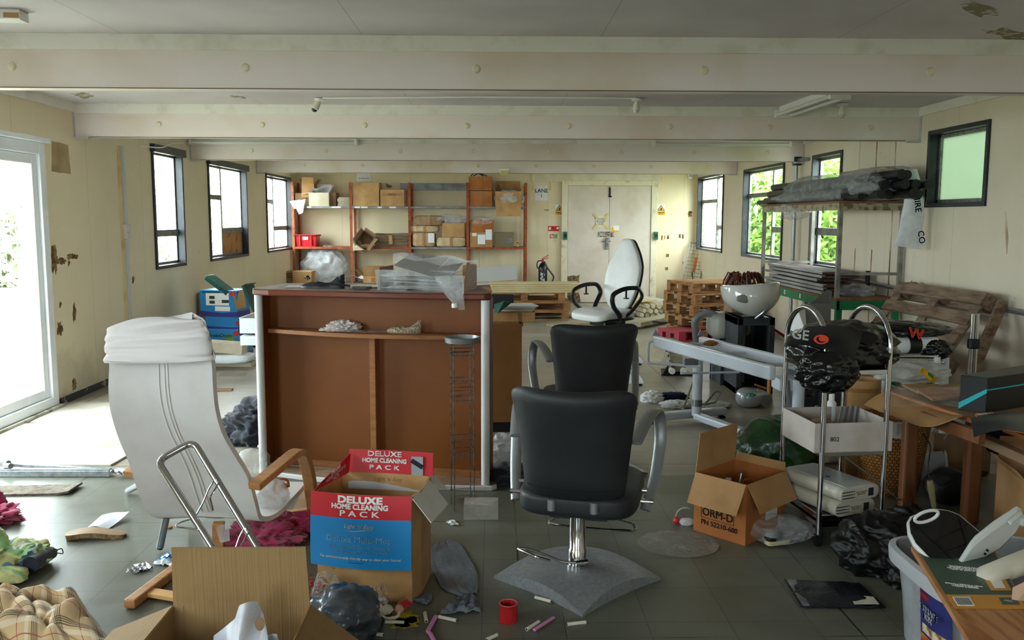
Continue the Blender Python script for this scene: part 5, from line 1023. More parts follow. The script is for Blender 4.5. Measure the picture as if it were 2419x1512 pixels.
# =============== SALON CHAIRS ===============
m_vinyl = M('worn_black_vinyl', '#1f2124', .5, col2='#2c2c2e', ns=2.5, bump=.12, bs=120, spec=.45); m_base = M('silver_hammered_base', '#9a9c9f', .42, .35, col2='#8a8c8f', ns=60)
def salon_chair(lab, loc, rz, colh, base=True, bx=(0, 0), brz=0.):
    t = thing('salon_chair', lab, 'chair', loc, rz, 'black salon chairs one behind the other'); e = colh
    # arched square base, corners toward the axes of the base frame
    hl = .245
    def bs(u, v):
        x, y = (u - .5) * 2, (v - .5) * 2; z = .008 + .052 * (1 - x * x * y * y) * (1 - .12 * (x * x + y * y))
        m_ = 1 - .07 * (1 - x * x) * (abs(y)) ** 3 ; n_ = 1 - .07 * (1 - y * y) * abs(x) ** 3
        q = V((x * hl * n_, y * hl * m_, z)); return Matrix.Rotation(brz, 3, 'Z') @ q
    mb = MB(); mb.sheet(bs, 20, 20)
    ed = [bs(i / 20, 0) for i in range(20)] + [bs(1, i / 20) for i in range(20)] + [bs(1 - i / 20, 1) for i in range(20)] + [bs(0, 1 - i / 20) for i in range(20)]
    n = len(ed); tv = [mb.b.verts.new(p) for p in ed]; bv = [mb.b.verts.new(V((p.x, p.y, 0))) for p in ed]
    for i in range(n): mb.b.faces.new((bv[i], bv[(i + 1) % n], tv[(i + 1) % n], tv[i]))
    mb.b.faces.new(bv); mb.build('base_plate', m_base, t, smooth=True, ang=50)
    lg = MB(); lg.tube([V((cos(2 * pi * k / 20) * .028, sin(2 * pi * k / 20) * .018, 0)) for k in range(20)], .0015, 5, closed=True); lg.xf(Matrix.Translation((-.07, -.13, .0535)) @ Matrix.Rotation(.12, 4, 'X')).build('round_emblem', M('emblem_line', '#a3a5a8', .3, .6), t)
    MB().lathe([(.038, .05), (.038, .13 + (e - .28) * .5), (.034, .135 + (e - .28) * .5), (.034, e)], (0, 0, 0), 24).build('column', m_chrome, t, smooth=True)
    MB().lathe([(.045, .055), (.045, .07)], (0, 0, 0), 24).build('collar', m_chrome, t, smooth=True)
    MB().tube(fillet([(.02, -.035, .085), (-.05, -.09, .105), (-.11, -.11, .135), (-.19, -.10, .15), (-.225, -.13, .16), (-.14, -.15, .14), (-.09, -.125, .12)], .012), .0055, 8).build('pump_pedal', m_chrome, t, smooth=True); MB().cyl((.0, -.045, .085), (.045, -.02, .085), .013, seg=12).build('pedal_pivot', m_chrome, t, smooth=True)
    # seat
    def rbox(cx, cy, z0, z1, hx, hy, pw_=.35, puff=.0):
        mb = MB(); bmesh.ops.create_icosphere(mb.b, subdivisions=5, radius=1)
        for v in mb.b.verts:
            p = V([math.copysign(abs(q) ** pw_, q) for q in v.co]); k = max(abs(q) for q in p); p = p / max(k, 1); v.co = V((cx + p.x * hx, cy + p.y * hy, (z0 + z1) / 2 + p.z * (z1 - z0) / 2 + puff * (1 - p.x * p.x)))
        return mb
    sz = e
    rbox(0, .14, sz, sz + .12, .245, .27, .45).build('seat', m_vinyl, t, smooth=True)
    MB().bb((-.12, .0, sz - .03), (.12, .3, sz + .01)).build('seat_plate', m_blk, t)
    # back: curved shield, wider and flared at the top corners
    z0, z1 = sz + .085, sz + .56
    def bk(u, v, side):
        x = (u - .5) * 2; w = (.20 + .055 * v ** 1.2) * (1 - .06 * max(0, v - .86) / .14 * max(0, v - .86) / .14); zz = z0 + (z1 - z0) * v - .016 * (1 - x * x) * max(0, v - .7) / .3 - .03 * abs(x) ** 8 * max(0, v - .8) / .2 - .03 * (abs(x) ** 4) * max(0, .15 - v) / .15 * -1
        y = -.11 - .11 * v + .05 * x * x * (.5 + v) + .02 * sin(v * pi) - .03 * max(0, v - .85)
        th = .045 * (1 - abs(x) ** 5) * (1 - (abs(v - .5) * 2) ** 8) + .004
        return V((x * w, y + side * th, zz))
    mb = MB(); mb.sheet(lambda u, v: bk(u, v, 1), 24, 24); mb.sheet(lambda u, v: bk(u, v, -1), 24, 24); bmesh.ops.remove_doubles(mb.b, verts=mb.b.verts, dist=.012 * 0 + .0005)
    for side, rng in (('u0', [(0, i / 24) for i in range(25)]), ('u1', [(1, i / 24) for i in range(25)]), ('v0', [(i / 24, 0) for i in range(25)]), ('v1', [(i / 24, 1) for i in range(25)])):
        for (a_, b_) in zip(rng, rng[1:]): mb.b.faces.new([mb.b.verts.new(bk(*a_, 1)), mb.b.verts.new(bk(*b_, 1)), mb.b.verts.new(bk(*b_, -1)), mb.b.verts.new(bk(*a_, -1))])
    bmesh.ops.remove_doubles(mb.b, verts=mb.b.verts, dist=.0006); mb.build('backrest', m_vinyl, t, smooth=True, ang=75)
    MB().sheet(lambda u, v: bk(.04 + .92 * u, .015 + .10 * v, -1) + V((0, -.006, 0)), 20, 3, .004).build('back_hem', m_vinyl, t, smooth=True)
    for s in (-1, 1):
        MB().cyl((s * .085, -.125, sz + .045), (s * .085, -.125, sz + .09), .017, seg=14).build('back_bracket', m_silver, t, smooth=True)
        # arm: broad silver loop
        P = fillet([V((s * .235, -.09, sz + .33)), V((s * .27, .08, sz + .40)), V((s * .30, .23, sz + .405)), V((s * .315, .24, sz + .28)), V((s * .30, .15, sz + .12)), V((s * .27, .04, sz + .02))], .09, 7)
        mb = MB(); rg = []
        for i, p in enumerate(P):
            d = (P[min(i + 1, len(P) - 1)] - P[max(i - 1, 0)]).normalized(); U = V((1, 0, 0)); U = (U - d * U.dot(d)).normalized(); n_ = U.cross(d); f = i / (len(P) - 1); wd = .030 - .008 * f; rg.append([mb.b.verts.new(p + U * wd * cos(a) + n_ * .010 * sin(a)) for a in [2 * pi * k / 10 for k in range(10)]])
        for a_, b_ in zip(rg, rg[1:]):
            for k in range(10): mb.b.faces.new((a_[k], a_[(k + 1) % 10], b_[(k + 1) % 10], b_[k]))
        mb.b.faces.new(rg[0][::-1]); mb.b.faces.new(rg[-1]); ar = mb.build('armrest', m_silver, t, smooth=True)
        for zz, yy in ((.05, .06), (.08, .11)): MB().cyl((s * .25, yy, sz + zz), (s * .30, yy, sz + zz), .011, seg=10).build('bolt', m_chrome, ar, smooth=True)
    MB().tube(fillet([(-.03, .30, sz - .01), (-.03, .36, sz - .13), (-.17, .37, sz - .16), (-.19, .30, sz - .165), (-.1, .28, sz - .165), (.1, .28, sz - .165), (.21, .30, sz - .165), (.19, .38, sz - .16), (.05, .37, sz - .13), (.05, .30, sz - .01)], .025), .0065, 8).build('footrest', m_chrome, t, smooth=True)
    return t
salon_chair('nearer black salon chair on a square silver base, its back to the viewer', (.345, 3.47, 0), R(-15), .285, brz=R(15 + 43))
salon_chair('farther black salon chair half hidden behind the nearer one', (.555, 4.98, 0), R(3), .355, brz=R(40))
# =============== LEFT SIDE, MIDDLE DISTANCE ===============
m_bbx = M('blue_print_box', '#2b86c4', .35); m_pur = M('purple_print', '#3c3a86', .35); m_dgr = M('dark_green_plastic', '#1d4a42', .35); m_dpic = M('dark_picture', '#2c3b38', .4)
def bluebox(lab, cx, y0_, rz, w, d, h, z=0., op=False, group='blue aquarium boxes by the left wall'):
    t = thing('printed_box', lab, 'box', (cx, y0_, z), rz, group)
    MB().bb((-w / 2, -d / 2, 0), (w / 2, d / 2, h)).build('body', m_bbx, t, bevel=.004)
    MB().prism([(-w / 2, -d / 2 - .001, 0), (w / 2, -d / 2 - .001, 0), (w / 2, -d / 2 - .001, h * .2), (w * .1, -d / 2 - .001, h * .14), (-w / 2, -d / 2 - .001, h * .22)], (0, .0008, 0)).build('purple_band', m_pur, t); MB().bb((w / 2, -d / 2, 0), (w / 2 + .001, d / 2, h * .2)).build('purple_band', m_pur, t)
    return t
q0 = G(540, 848)
b1_ = bluebox('lowest blue aquarium box, with a dark tank picture, on the floor by the left wall', D(533, 840, 9.25).x, 9.38, R(-4), .43, .28, .31)
MB().bb((-.12, -.143, .05), (.02, -.141, .2)).build('tank_picture', m_dpic, b1_); MB().bb((-.19, -.1435, .03), (.1, -.1405, .045)).build('sand_picture', m_cardp, b1_); MB().lathe([(.03, 0), (.03, .001)], (.14, -.1405, .27), 14, mat=Matrix.Rotation(pi / 2, 3, 'X'), sx=1.2).build('red_spot', m_red, b1_); MB().blob((.06, -.141, .2), (.045, .001, .05), amp=.3, sub=3).build('plant_picture', m_leaf, b1_)
text('GreenOcean', M('print_green', '#1f6a4a', .4), b1_, (-.04, -.1425, .245), .05, RT, bold=.002)
for k in range(5): MB().bb((.13, -.142, .1 + k * .012), (.19, -.1405, .105 + k * .012)).build('print_line', m_wht, b1_)
t = bluebox('middle blue box squashed between the white cushion and the upper box by the left wall', D(545, 780, 9.4).x, 9.44, R(-8), .46, .28, .13, z=.31); MB().lathe([(.025, 0), (.025, .001)], (.13, -.1405, .06), 12, mat=Matrix.Rotation(pi / 2, 3, 'X')).build('red_spot', m_red, t)
t = bluebox('topmost blue box in the pile by the left wall, with white product drawings', D(528, 720, 9.4).x, 9.46, R(-10), .42, .30, .28, z=.44)
MB().bb((-.14, -.152, .12), (.12, -.1505, .25)).build('drawing_panel', m_wht, t); MB().bb((-.04, -.152, .06), (.13, -.1505, .11)).build('text_panel', m_wht, t)
for x, z in ((-.07, .2), (-.07, .15), (.07, .16)): MB().bb((x - .03, -.1535, z - .012), (x + .03 + (.02 if x > 0 else 0), -.152, z + .02)).build('product_drawing', m_dpic, t)
text('GreenOcean', MATS['print_green'], t, (-.08, -.1525, .263), .04, RT, bold=.002); MB().lathe([(.028, 0), (.028, .001)], (.165, -.1505, .245), 12, mat=Matrix.Rotation(pi / 2, 3, 'X'), sx=1.3).build('red_spot', m_red, t)
MB().quadbox([V(p) for p in ((.16, -.155, .28), (.24, -.06, .28), (.24, -.055, .28), (.16, -.15, .28), (.21, -.18, .08), (.29, -.1, .1), (.29, -.095, .1), (.21, -.175, .08))]).build('hanging_flap', m_card2, t)
c_ = D(518, 672, 9.4); t = thing('filter_case', 'dark green plastic filter case tilted on top of the upper blue box', 'case', c_, rot=(0, R(32), R(-20))); MB().bb((-.15, -.07, -.03), (.17, .07, .03)).build('case', m_dgr, t, bevel=.012); MB().cyl((.08, -.075, 0), (.08, -.068, 0), .018).build('port', m_ink, t)
c_ = D(600, 705, 9.2); t = thing('green_plastic_tray', 'dark green plastic tray leaning at the right of the upper blue box', 'tray', c_, rot=(0, R(65), R(-15))); MB().bb((-.16, -.1, -.02), (.16, .1, .01)).bb((-.16, -.1, .01), (-.15, .1, .04)).bb((.15, -.1, .01), (.16, .1, .04)).build('tray', m_dgr, t, bevel=.004)
c_ = D(565, 678, 10.3); carton('small brown vented box behind the blue boxes against the left wall', (LX + .18, c_.y, 0), .3, .3, .62, 0, m_cardg, tape=False)
# white padded stool / cushions pile left of the desk
t = thing('white_cushion', 'white padded cushion pack lying in front of the blue boxes', 'cushion', D(540, 800, 8.7)); a = D(545, 782, 8.75); 
mb = MB(); bmesh.ops.create_icosphere(mb.b, subdivisions=4, radius=1)
for v in mb.b.verts:
    p = V([math.copysign(abs(q) ** .5, q) for q in v.co]); v.co = V((p.x * .30, p.y * .2, p.z * .04 + .01 * NZ.noise(v.co * 3)))
mb.xf(Matrix.Translation(a + V((-.08, 0, .02)))).build('cushion', filmmat('white_quilt', opac=.9, rough=.5, body='#e9eef2', bump=.6, bs=20), t, world=True, smooth=True)
MB().bb(a + V((-.32, -.02, -.09)), a + V((.2, .2, -.03))).build('carton_rim', m_cardp, t, world=True); MB().box(a + V((-.1, .05, -.23)), (.42, .26, .28)).build('blue_carton', m_bbx, t, world=True); MB().box(a + V((-.06, .05, .12)), (.36, .2, .1), (0, R(4), 0)).build('paper_carton', m_cardp, t, world=True)
t.location.z = 0; MW[t.name] = Matrix.Translation(t.location)
# small items on the floor at the foot of the blue boxes
q = G(588, 810); carton('flattened brown and white carton on the floor beside the lower blue box', (q.x, q.y, 0), .3, .22, .09, R(25), m_cardp, flaps=(60, 70, 60, 70))
q = G(600, 817); MB().box((q.x + .02, q.y - .1, .02), (.3, .1, .04), (0, 0, .3)).build('dark_green_tray', m_dgr, label='dark green plastic strip lying beside the flattened carton', cat='tray', bevel=.005)
# white metal table behind the desk, left end
t = thing('white_drawer_unit', 'white open-topped drawer unit on a slim leg behind the left end of the desk', 'drawer unit', (-1.62, 6.05, 0))
a, b = D(563, 752, 5.9), D(650, 790, 5.9); f = MB()
f.bb((a.x, 5.9, b.z), (b.x, 5.905, a.z)).bb((a.x, 6.35, b.z), (b.x, 6.355, a.z)).bb((a.x, 5.9, b.z), (a.x + .006, 6.35, a.z)).bb((a.x, 5.9, b.z), (b.x, 6.35, b.z + .006)); f.build('drawer', m_upvc, t, world=True)
c_ = D(568, 795, 5.9); MB().bb((a.x + .01, 5.89, c_.z - .06), (b.x, 6.36, b.z - .01)).build('lower_drawer', m_upvc, t, world=True, bevel=.004)
a2 = D(603, 800, 5.95); MB().bb((a2.x, 5.95, .03), (a2.x + .055, 6.02, a2.z + .05)).build('leg', m_upvc, t, world=True, bevel=.004); MB().bb((a2.x, 6.25, .0), (a2.x + .055, 6.32, a2.z + .05)).build('leg', m_upvc, t, world=True); MB().cyl((a2.x + .027, 5.99, 0), (a2.x + .027, 5.99, .04), .012).build('foot', m_gtube, t, world=True)
# black cloth heap
def clothheap(lab, cat, c, d, mat, name='cloth_heap', fold=.35, freq=1.8, seed=0, floor=0., sub=5, extra=()):
    mb = MB().blob(c, d, amp=fold * .8, freq=freq, seed=seed, floor=floor, sub=sub, ridge='c')
    for (c2, d2) in extra: mb.blob(c2, d2, amp=fold * .8, freq=freq * 1.3, seed=seed + 2, floor=floor, sub=sub - 1, ridge='c')
    return mb.build(name, mat, label=lab, cat=cat, smooth=True, ang=80)
m_navy = M('navy_fleece', '#14161f', .9, col2='#1c2030', ns=4, sheen=.3, bump=.3, bs=120)
q = G(580, 1050); clothheap('heap of dark navy clothing on the floor behind the left end of the desk', 'clothing', (q.x + .05, q.y + .12, .09), (.20, .16, .15), m_navy, seed=5, extra=(((q.x - .08, q.y + .05, .03), (.13, .1, .05)),))
q = G(612, 1062); MB().cyl((q.x, q.y, .02), (q.x + .05, q.y - .03, .02), .014).build('castor', m_gtube, label='small grey castor at the foot of the desk by the navy heap', cat='castor', smooth=True)
# boards on the floor by the patio door
m_brd = M('pale_floor_board', '#b8b2a6', .5, col2='#938b7c', ns=3, lo=.4, hi=.75, bump=.15, bs=14)
MB().prism([G(-60, 1004), G(320, 1003), G(300, 1080), G(262, 1102), G(-60, 1100)], (0, 0, .012)).build('hardboard_sheet', m_brd, label='worn pale board with a broken corner, nearer of two by the patio door', cat='board', bevel=.002)
MB().prism([G(70, 1001), G(330, 1001), G(330, 954), G(150, 953)], (0, 0, .010)).build('hardboard_sheet', m_brd, label='worn pale board on the floor by the patio door, farther of two', cat='board', bevel=.002)
q = G(590, 923); MB().box((q.x - .4, q.y, .01), (.5, .06, .012), (0, 0, .03)).build('wood_offcut', m_cardg, label='thin brown offcut lying on the floor left of the desk', cat='offcut')
q = G(548, 884); MB().prism(patch([(q.x - .13, q.y - .1, 0), (q.x + .13, q.y - .1, 0), (q.x + .1, q.y + .1, 0), (q.x - .1, q.y + .1, 0)], 4, 5, .4), (0, 0, .001)).build('floor_stain', M('brown_floor_stain', '#857a68', .6), COL.objects['floor'])
# =============== LEFT FOREGROUND FLOOR ===============
m_alub = M('brushed_aluminium_rail', '#a9b0b3', .35, .7, col2='#8a9094', ns=40)
t = thing('metal_rail', 'long folded aluminium rail lying on the floor at the far left', 'rail', G(140, 1118))
a, b = G(-40, 1117, .02), G(262, 1117, .02); MB().beam(a, b, .05, .035).beam(a + V((0, .0, .02)), b + V((0, 0, .02)), .03, .012).build('lower_bar', m_alub, t, world=True, bevel=.003)
a2_, b2_ = G(0, 1096, .05), G(300, 1112, .03); MB().beam(a2_, b2_, .028, .02).build('upper_bar', m_alub, t, world=True, bevel=.003)
for p in ((6, 1093), (12, 1100)): MB().cyl(G(p[0], p[1], .06), G(p[0] + 14, p[1] + 1, .07), .016, seg=10).build('end_bracket', m_gtube, t, world=True, smooth=True)
MB().tube(fillet([G(262, 1112, .05), G(272, 1118, .03), G(280, 1114, .045), G(290, 1121, .02), G(300, 1112, .04)], .01), .006, 6).build('hinge', m_gtube, t, world=True, smooth=True); MB().beam(G(275, 1112, .035), G(330, 1120, .03), .035, .025).build('white_end', m_upvc, t, world=True, bevel=.003)
mb = MB(); mb.sheet(lambda u, v: G(-40, 1174, 0).lerp(G(162, 1170, 0), u) + V((0, .16 * v - .035 * (u - .5) * 0, .012 + .012 * (u > .85) * (u - .85) * 7)), 30, 4, .012); mb.build('carpet_strip', M('brown_fibre_strip', '#7a7062', .9, col2='#564a3a', ns=40, bump=.4), label='long strip of brown fibre board on the tiled floor at the far left', cat='strip')
# insole and paper
t = thing('shoe_insole', 'tan cork shoe insole with a rough edge lying on the tiles', 'insole', G(228, 1270), R(8))
def ins(u, v):
    w = .045 * (1 + .18 * sin(pi * u * 1.0 + 2.2)) * sqrt(max(.01, 1 - abs(2 * u - 1) ** 5)); return V(((u - .5) * .27, (v - .5) * 2 * w + .006 * sin(u * 5), .022 + .010 * sin(u * 4.2)))
MB().sheet(ins, 30, 8, .020).build('cork_base', M('cork_sole', '#6a5238', .9, col2='#a48a66', ns=60, bump=.5), t, smooth=True); MB().sheet(lambda u, v: ins(u, v) + V((0, 0, .003)), 30, 8, .002).build('leather_top', M('tan_leather', '#9b7b58', .6, col2='#84653f', ns=6), t, smooth=True)
A_, B_, C2_, D2_ = G(207, 1252), G(250, 1254), G(306, 1224), G(240, 1223); MB().sheet(lambda u, v: A_.lerp(B_, u).lerp(D2_.lerp(C2_, u), v) + V((0, 0, .012 + .03 * (u * v) ** 2 + .01 * sin(u * 4))), 12, 10, .001).build('paper_sheet', M('white_writing_paper', '#e3e4ee', .7), label='curled white paper lying behind the shoe insole', cat='paper', smooth=True)
# pink cloth, multicolour towel, umbrella
m_pink = M('pink_fleece', '#b83462', .9, col2='#9a264e', ns=6, sheen=.3, bump=.4, bs=150)
q = G(12, 1238); clothheap('pink cloth cut off by the left edge of the photograph', 'cloth', (q.x - .09, q.y + .03, .025), (.12, .07, .04), m_pink, seed=8, fold=.5, freq=2.5, extra=(((q.x - .19, q.y + .15, .05), (.07, .08, .07)),))
def towelhook(nt, p, out, c):
    a = ramp(nt, nz(nt, 7, 2, stretch=(1, 3, 1)), .45, .55); x = mixc(nt, a, C('#86b676'), C('#cfd092')); b = ramp(nt, nz(nt, 9, 1, stretch=(1, 1.6, 1)), .66, .68); x = mixc(nt, b, x, C('#5f8fae')); d = ramp(nt, nz(nt, 12, 2, stretch=(2, 1, 1)), .62, .64); x = mixc(nt, d, x, C('#e9efe6')); nt.links.new(x, p.inputs['Base Color'])
m_tow = M('green_print_towel', '#8fbf7a', .95, hook=towelhook, bump=.5, bs=160, sheen=.3)
q = G(35, 1375); clothheap('crumpled green, yellow and blue patterned towel on the floor at the left edge', 'towel', (q.x - .20, q.y + .08, .04), (.17, .15, .085), m_tow, seed=11, fold=.45, freq=1.9, extra=(((q.x - .05, q.y + .16, .05), (.09, .08, .05)),))
t = thing('folding_umbrella', 'short folded black umbrella poking out of the patterned towel', 'umbrella', G(95, 1335)); a, b = G(72, 1334, .05), G(122, 1306, .04)
MB().tube([a, a.lerp(b, .5), b], [.034, .032, .026], 14).build('cover', m_navy, t, world=True, smooth=True); MB().tube([b, b + (b - a).normalized() * .03], [.012, .01], 8).build('tip', m_blk, t, world=True, smooth=True); MB().tube(fillet([b + (b - a).normalized() * .02, b + V((.03, .03, .01)), b + V((.045, .01, -.01)), b + V((.02, .01, -.005))], .01), .0025, 5).build('strap', m_blk, t, world=True)
# plaid cloth
def plaid(nt, p, out, c):
    tc = nd(nt, 'ShaderNodeTexCoord'); sp = nd(nt, 'ShaderNodeSeparateXYZ'); nt.links.new(tc.outputs['UV'], sp.inputs[0]); x = c
    def band(co, per, w, off):
        fr = mth(nt, 'FRACT', mth(nt, 'ADD', mth(nt, 'DIVIDE', co, per), off)); return mth(nt, 'LESS_THAN', fr, w)
    x = mixc(nt, .0, C('#c3a67c'), C('#c3a67c'))
    for co in (sp.outputs['X'], sp.outputs['Y']):
        for o in (0, .05, .10, .15): x = mixc(nt, mth(nt, 'MULTIPLY', band(co, .22, .028, o), .8), x, C('#2e2622'))
        x = mixc(nt, mth(nt, 'MULTIPLY', band(co, .22, .022, .55), .8), x, C('#9c2a30')); x = mixc(nt, mth(nt, 'MULTIPLY', band(co, .22, .1, .33), .4), x, C('#e6dcc8'))
    nt.links.new(x, p.inputs['Base Color'])
m_plaid = M('beige_tartan', '#c3a67c', .9, hook=plaid, bump=.2, bs=120, sheen=.2)
def clothsheet(name, lab, cat, fn, nu, nv, mat, uvs=1.):
    mb = MB(); uv = mb.b.loops.layers.uv.new('UVMap'); g = [[mb.b.verts.new(fn(i / nu, j / nv)) for j in range(nv + 1)] for i in range(nu + 1)]
    for i in range(nu):
        for j in range(nv):
            f = mb.b.faces.new((g[i][j], g[i + 1][j], g[i + 1][j + 1], g[i][j + 1]))
            for lp, (a, b) in zip(f.loops, ((i, j), (i + 1, j), (i + 1, j + 1), (i, j + 1))): lp[uv].uv = (a / nu * uvs, b / nv * uvs)
    o = mb.build(name, mat, label=lab, cat=cat, smooth=True, ang=90); m = o.modifiers.new('Solidify', 'SOLIDIFY'); m.thickness = .004; m.offset = 0; return o
K = [G(-60, 1560), G(300, 1560), G(180, 1425), G(-60, 1400)]
def plf(u, v):
    p = K[0].lerp(K[1], u).lerp(K[3].lerp(K[2], u), v); r = min(u, 1 - u, v, 1 - v); n = abs(NZ.noise(V((u * 2.3 + v * 1.5, v * 1.6, 3.1)))) + .5 * abs(NZ.noise(V((u * 5 - v * 3, v * 3, 8.))))
    return p + V((.05 * NZ.noise(V((u * 4, v * 4, 1))), .05 * NZ.noise(V((u * 4, v * 4, 7))), .010 + .15 * n ** .85 * min(1, r * 6) + .03 * min(1, r * 5)))
clothsheet('plaid_cloth', 'rumpled beige tartan cloth with black and red stripes in the bottom left corner', 'cloth', plf, 70, 60, m_plaid, 1.0)
# beech offcuts by the big box
t = thing('wooden_piece', 'beech chair leg and strut lying on the floor left of the foreground box', 'chair part', G(350, 1420)); a, b = G(305, 1428, .02), G(440, 1325, .02)
MB().beam(a, b, .045, .036).build('leg', m_beech, t, world=True, bevel=.006); MB().beam(G(345, 1398, .018), G(430, 1412, .018), .05, .02).build('strut', M('light_beech', '#d7a467', .45), t, world=True, bevel=.004)
for k, (pts, lab, mm) in enumerate((([(298, 1354), (345, 1334), (362, 1345), (322, 1356)], 'crumpled silver foil wrapper on the tiles near the foreground box', 'foil'), ([(362, 1334), (402, 1304), (420, 1318), (408, 1342)], 'torn blue and white packet beside the foreground box', 'blue'), ([(315, 1336), (330, 1333), (336, 1338), (320, 1341)], 'small white scrap beside the foil wrapper', 'w'))):
    mm = {'foil': M('foil', '#b9bcc4', .25, .8, bump=.6, bs=60), 'blue': M('blue_packet', '#2f8fd0', .25, col2='#dfe8ef', ns=7, lo=.52, hi=.56, bump=.4, bs=40), 'w': m_paper}[mm]
    P = [G(*p) for p in pts]; MB().sheet(lambda u, v: P[0].lerp(P[1], u).lerp(P[3].lerp(P[2], u), v) + V((0, 0, .003 + .03 * abs(NZ.noise(V((u * 5, v * 4, k)))) * (1 if k < 2 else 0))), 12, 10, .0015).build('wrapper' if k < 2 else 'paper_scrap', mm, label=lab, cat='wrapper' if k < 2 else 'paper scrap', smooth=True)
for k, (x, y, lab) in enumerate(((107, 1282, 'small round brown disc on the tiles behind the umbrella'), (400, 1247, 'small round brown disc beside the grey chair leg'))): q = G(x, y); MB().lathe([(.012, 0), (.015, .002), (.015, .005), (.010, .007)], q, 14).build('round_disc', m_cardo, label=lab, cat='disc', group='small brown discs on the floor')
for k, (x, y) in enumerate(((205, 1356 + 30), (240, 1388), (195, 1452), (300, 1340), (262, 1368), (183, 1455), (136, 1342), (258, 1170), (214, 1204))): pass
# pink cloth behind the box
q = G(610, 1285); clothheap('long twisted pink fleece on the floor under the lounge chair', 'cloth', (q.x + .02, q.y + .0, .03), (.14, .09, .05), m_pink, seed=14, fold=.5, freq=2.6, extra=(((q.x + .15, q.y + .14, .04), (.11, .06, .045)),))
# board under the lounge chair
MB().prism([G(690, 1215), G(748, 1215), G(748, 1155), G(725, 1150)], (0, 0, .02)).build('cardboard_scrap', m_cardg, label='brown board scrap lying beside the printed carton', cat='board')
# =============== ORNAMENTS AND BITS BEHIND THE BOX ===============
def crum(name, lab, cat, px, py, d, mat, z=0., **k):
    q = G(px, py); kk = dict(amp=.16, freq=1.7, seed=len(bpy.data.objects) % 97, sub=4, floor=0.); kk.update(k); return MB().blob((q.x, q.y, z or d[2] * .7), d, **kk).build(name, mat, label=lab, cat=cat, smooth=True, ang=70)
m_sbag = M('silver_grey_bag', '#5f656e', .25, .3, col2='#3d4148', ns=5, bump=.5, bs=12)
crum('plastic_bag', 'shiny grey plastic bag slumped beside the foreground box', 'bag', 815, 1500, (.12, .12, .10), m_sbag, amp=.2, freq=1.3, sub=5)
t = thing('bauble', 'dark red glass bauble among the decorations by the printed carton', 'bauble', G(852, 1452)); mb = MB(); mb.blob((0, 0, .034), (.034, .034, .034), amp=.03, freq=3, sub=3); mb.build('ball', M('dark_red_glass', '#5c0d1c', .12, .5, col2='#8a1a2c', ns=40), t, smooth=True); MB().cyl((.02, .01, .06), (.024, .012, .072), .007, seg=10).build('cap', m_silver, t)
m_swire = M('silver_wire', '#c4c6c9', .25, .9)
for lab, p0, p1, r0, r1 in (('silver wire cone decoration lying on its side by the printed carton', (838, 1428), (908, 1400), .01, .036), ('smaller silver wire cage behind the cone decoration', (775, 1425), (832, 1408), .022, .03)):
    t = thing('wire_cone', lab, 'decoration', G(*p0)); a, b = G(p0[0], p0[1], .03), G(p1[0], p1[1], .05); d = (b - a).normalized(); u_ = d.orthogonal().normalized(); w_ = d.cross(u_)
    for j in range(7): c0 = a.lerp(b, j / 6); rj = r0 + (r1 - r0) * j / 6; MB().tube([c0 + (u_ * cos(2 * pi * k / 14) + w_ * sin(2 * pi * k / 14)) * rj for k in range(14)], .0014, 4, closed=True).build('hoop', m_swire, t, world=True)
    for k in range(8): dd = u_ * cos(2 * pi * k / 8) + w_ * sin(2 * pi * k / 8); MB().tube([a + dd * r0, b + dd * r1], .0012, 4).build('rib', m_swire, t, world=True)
t = thing('santa_figure', 'small fabric figure in white and red lying by the printed carton', 'decoration', G(905, 1450)); q = G(905, 1452)
MB().blob((q.x, q.y, .02), (.035, .025, .018), amp=.15, floor=0, sub=3).build('body', M('cream_felt', '#d8cdbd', .95, bump=.3), t, world=True, smooth=True); MB().blob((q.x + .06, q.y + .01, .018), (.018, .018, .016), amp=.1, floor=0, sub=3).build('head', M('pink_felt', '#cfa08a', .9), t, world=True, smooth=True); MB().tube([(q.x + .065, q.y + .02, .02), (q.x + .085, q.y + .04, .03), (q.x + .105, q.y + .035, .022)], [.022, .016, .007], 10).build('hat', M('red_felt', '#b5161c', .95, sheen=.4), t, world=True, smooth=True); MB().tube(fillet([(q.x - .01, q.y - .02, .012), (q.x + .02, q.y - .055, .008), (q.x + .06, q.y - .04, .008), (q.x + .06, q.y - .0, .012)], .015), .006, 7).build('scarf', MATS['cream_felt'], t, world=True, smooth=True); MB().blob((q.x - .0, q.y + .0, .03), (.012, .01, .01), amp=.2, sub=3).build('red_patch', MATS['red_felt'], t, world=True)
crum('paper_tissue', 'small crumpled white paper behind the fabric figure', 'tissue', 890, 1430, (.04, .03, .02), m_wpaper)
q = G(752, 1430); t = thing('tinsel', 'tangle of red and gold tinsel beside the foreground box', 'tinsel', q)
for nm, mm, n, o in (('red_strand', M('red_foil', '#c0203a', .2, .6), 160, 0), ('gold_strand', M('gold_foil', '#c99a3a', .2, .8), 120, .02)):
    mb = MB(); random.seed(o * 100 + 3)
    for k in range(n):
        p = V((random.gauss(o, .018), random.gauss(0, .02), abs(random.gauss(.05, .03)) + .008)); d = V((random.uniform(-1, 1), random.uniform(-1, 1), random.uniform(-1, 1))).normalized() * .016; w = d.orthogonal().normalized() * .0015; mb.b.faces.new([mb.b.verts.new(v) for v in (p - w, p + d - w, p + d + w, p + w)])
    mb.build(nm, mm, t)
lump('clear_wrap', 'clear plastic wrapping over the tinsel', 'plastic film', G(770, 1400, .06), (.045, .04, .07), m_clear, amp=.3, floor=.002)
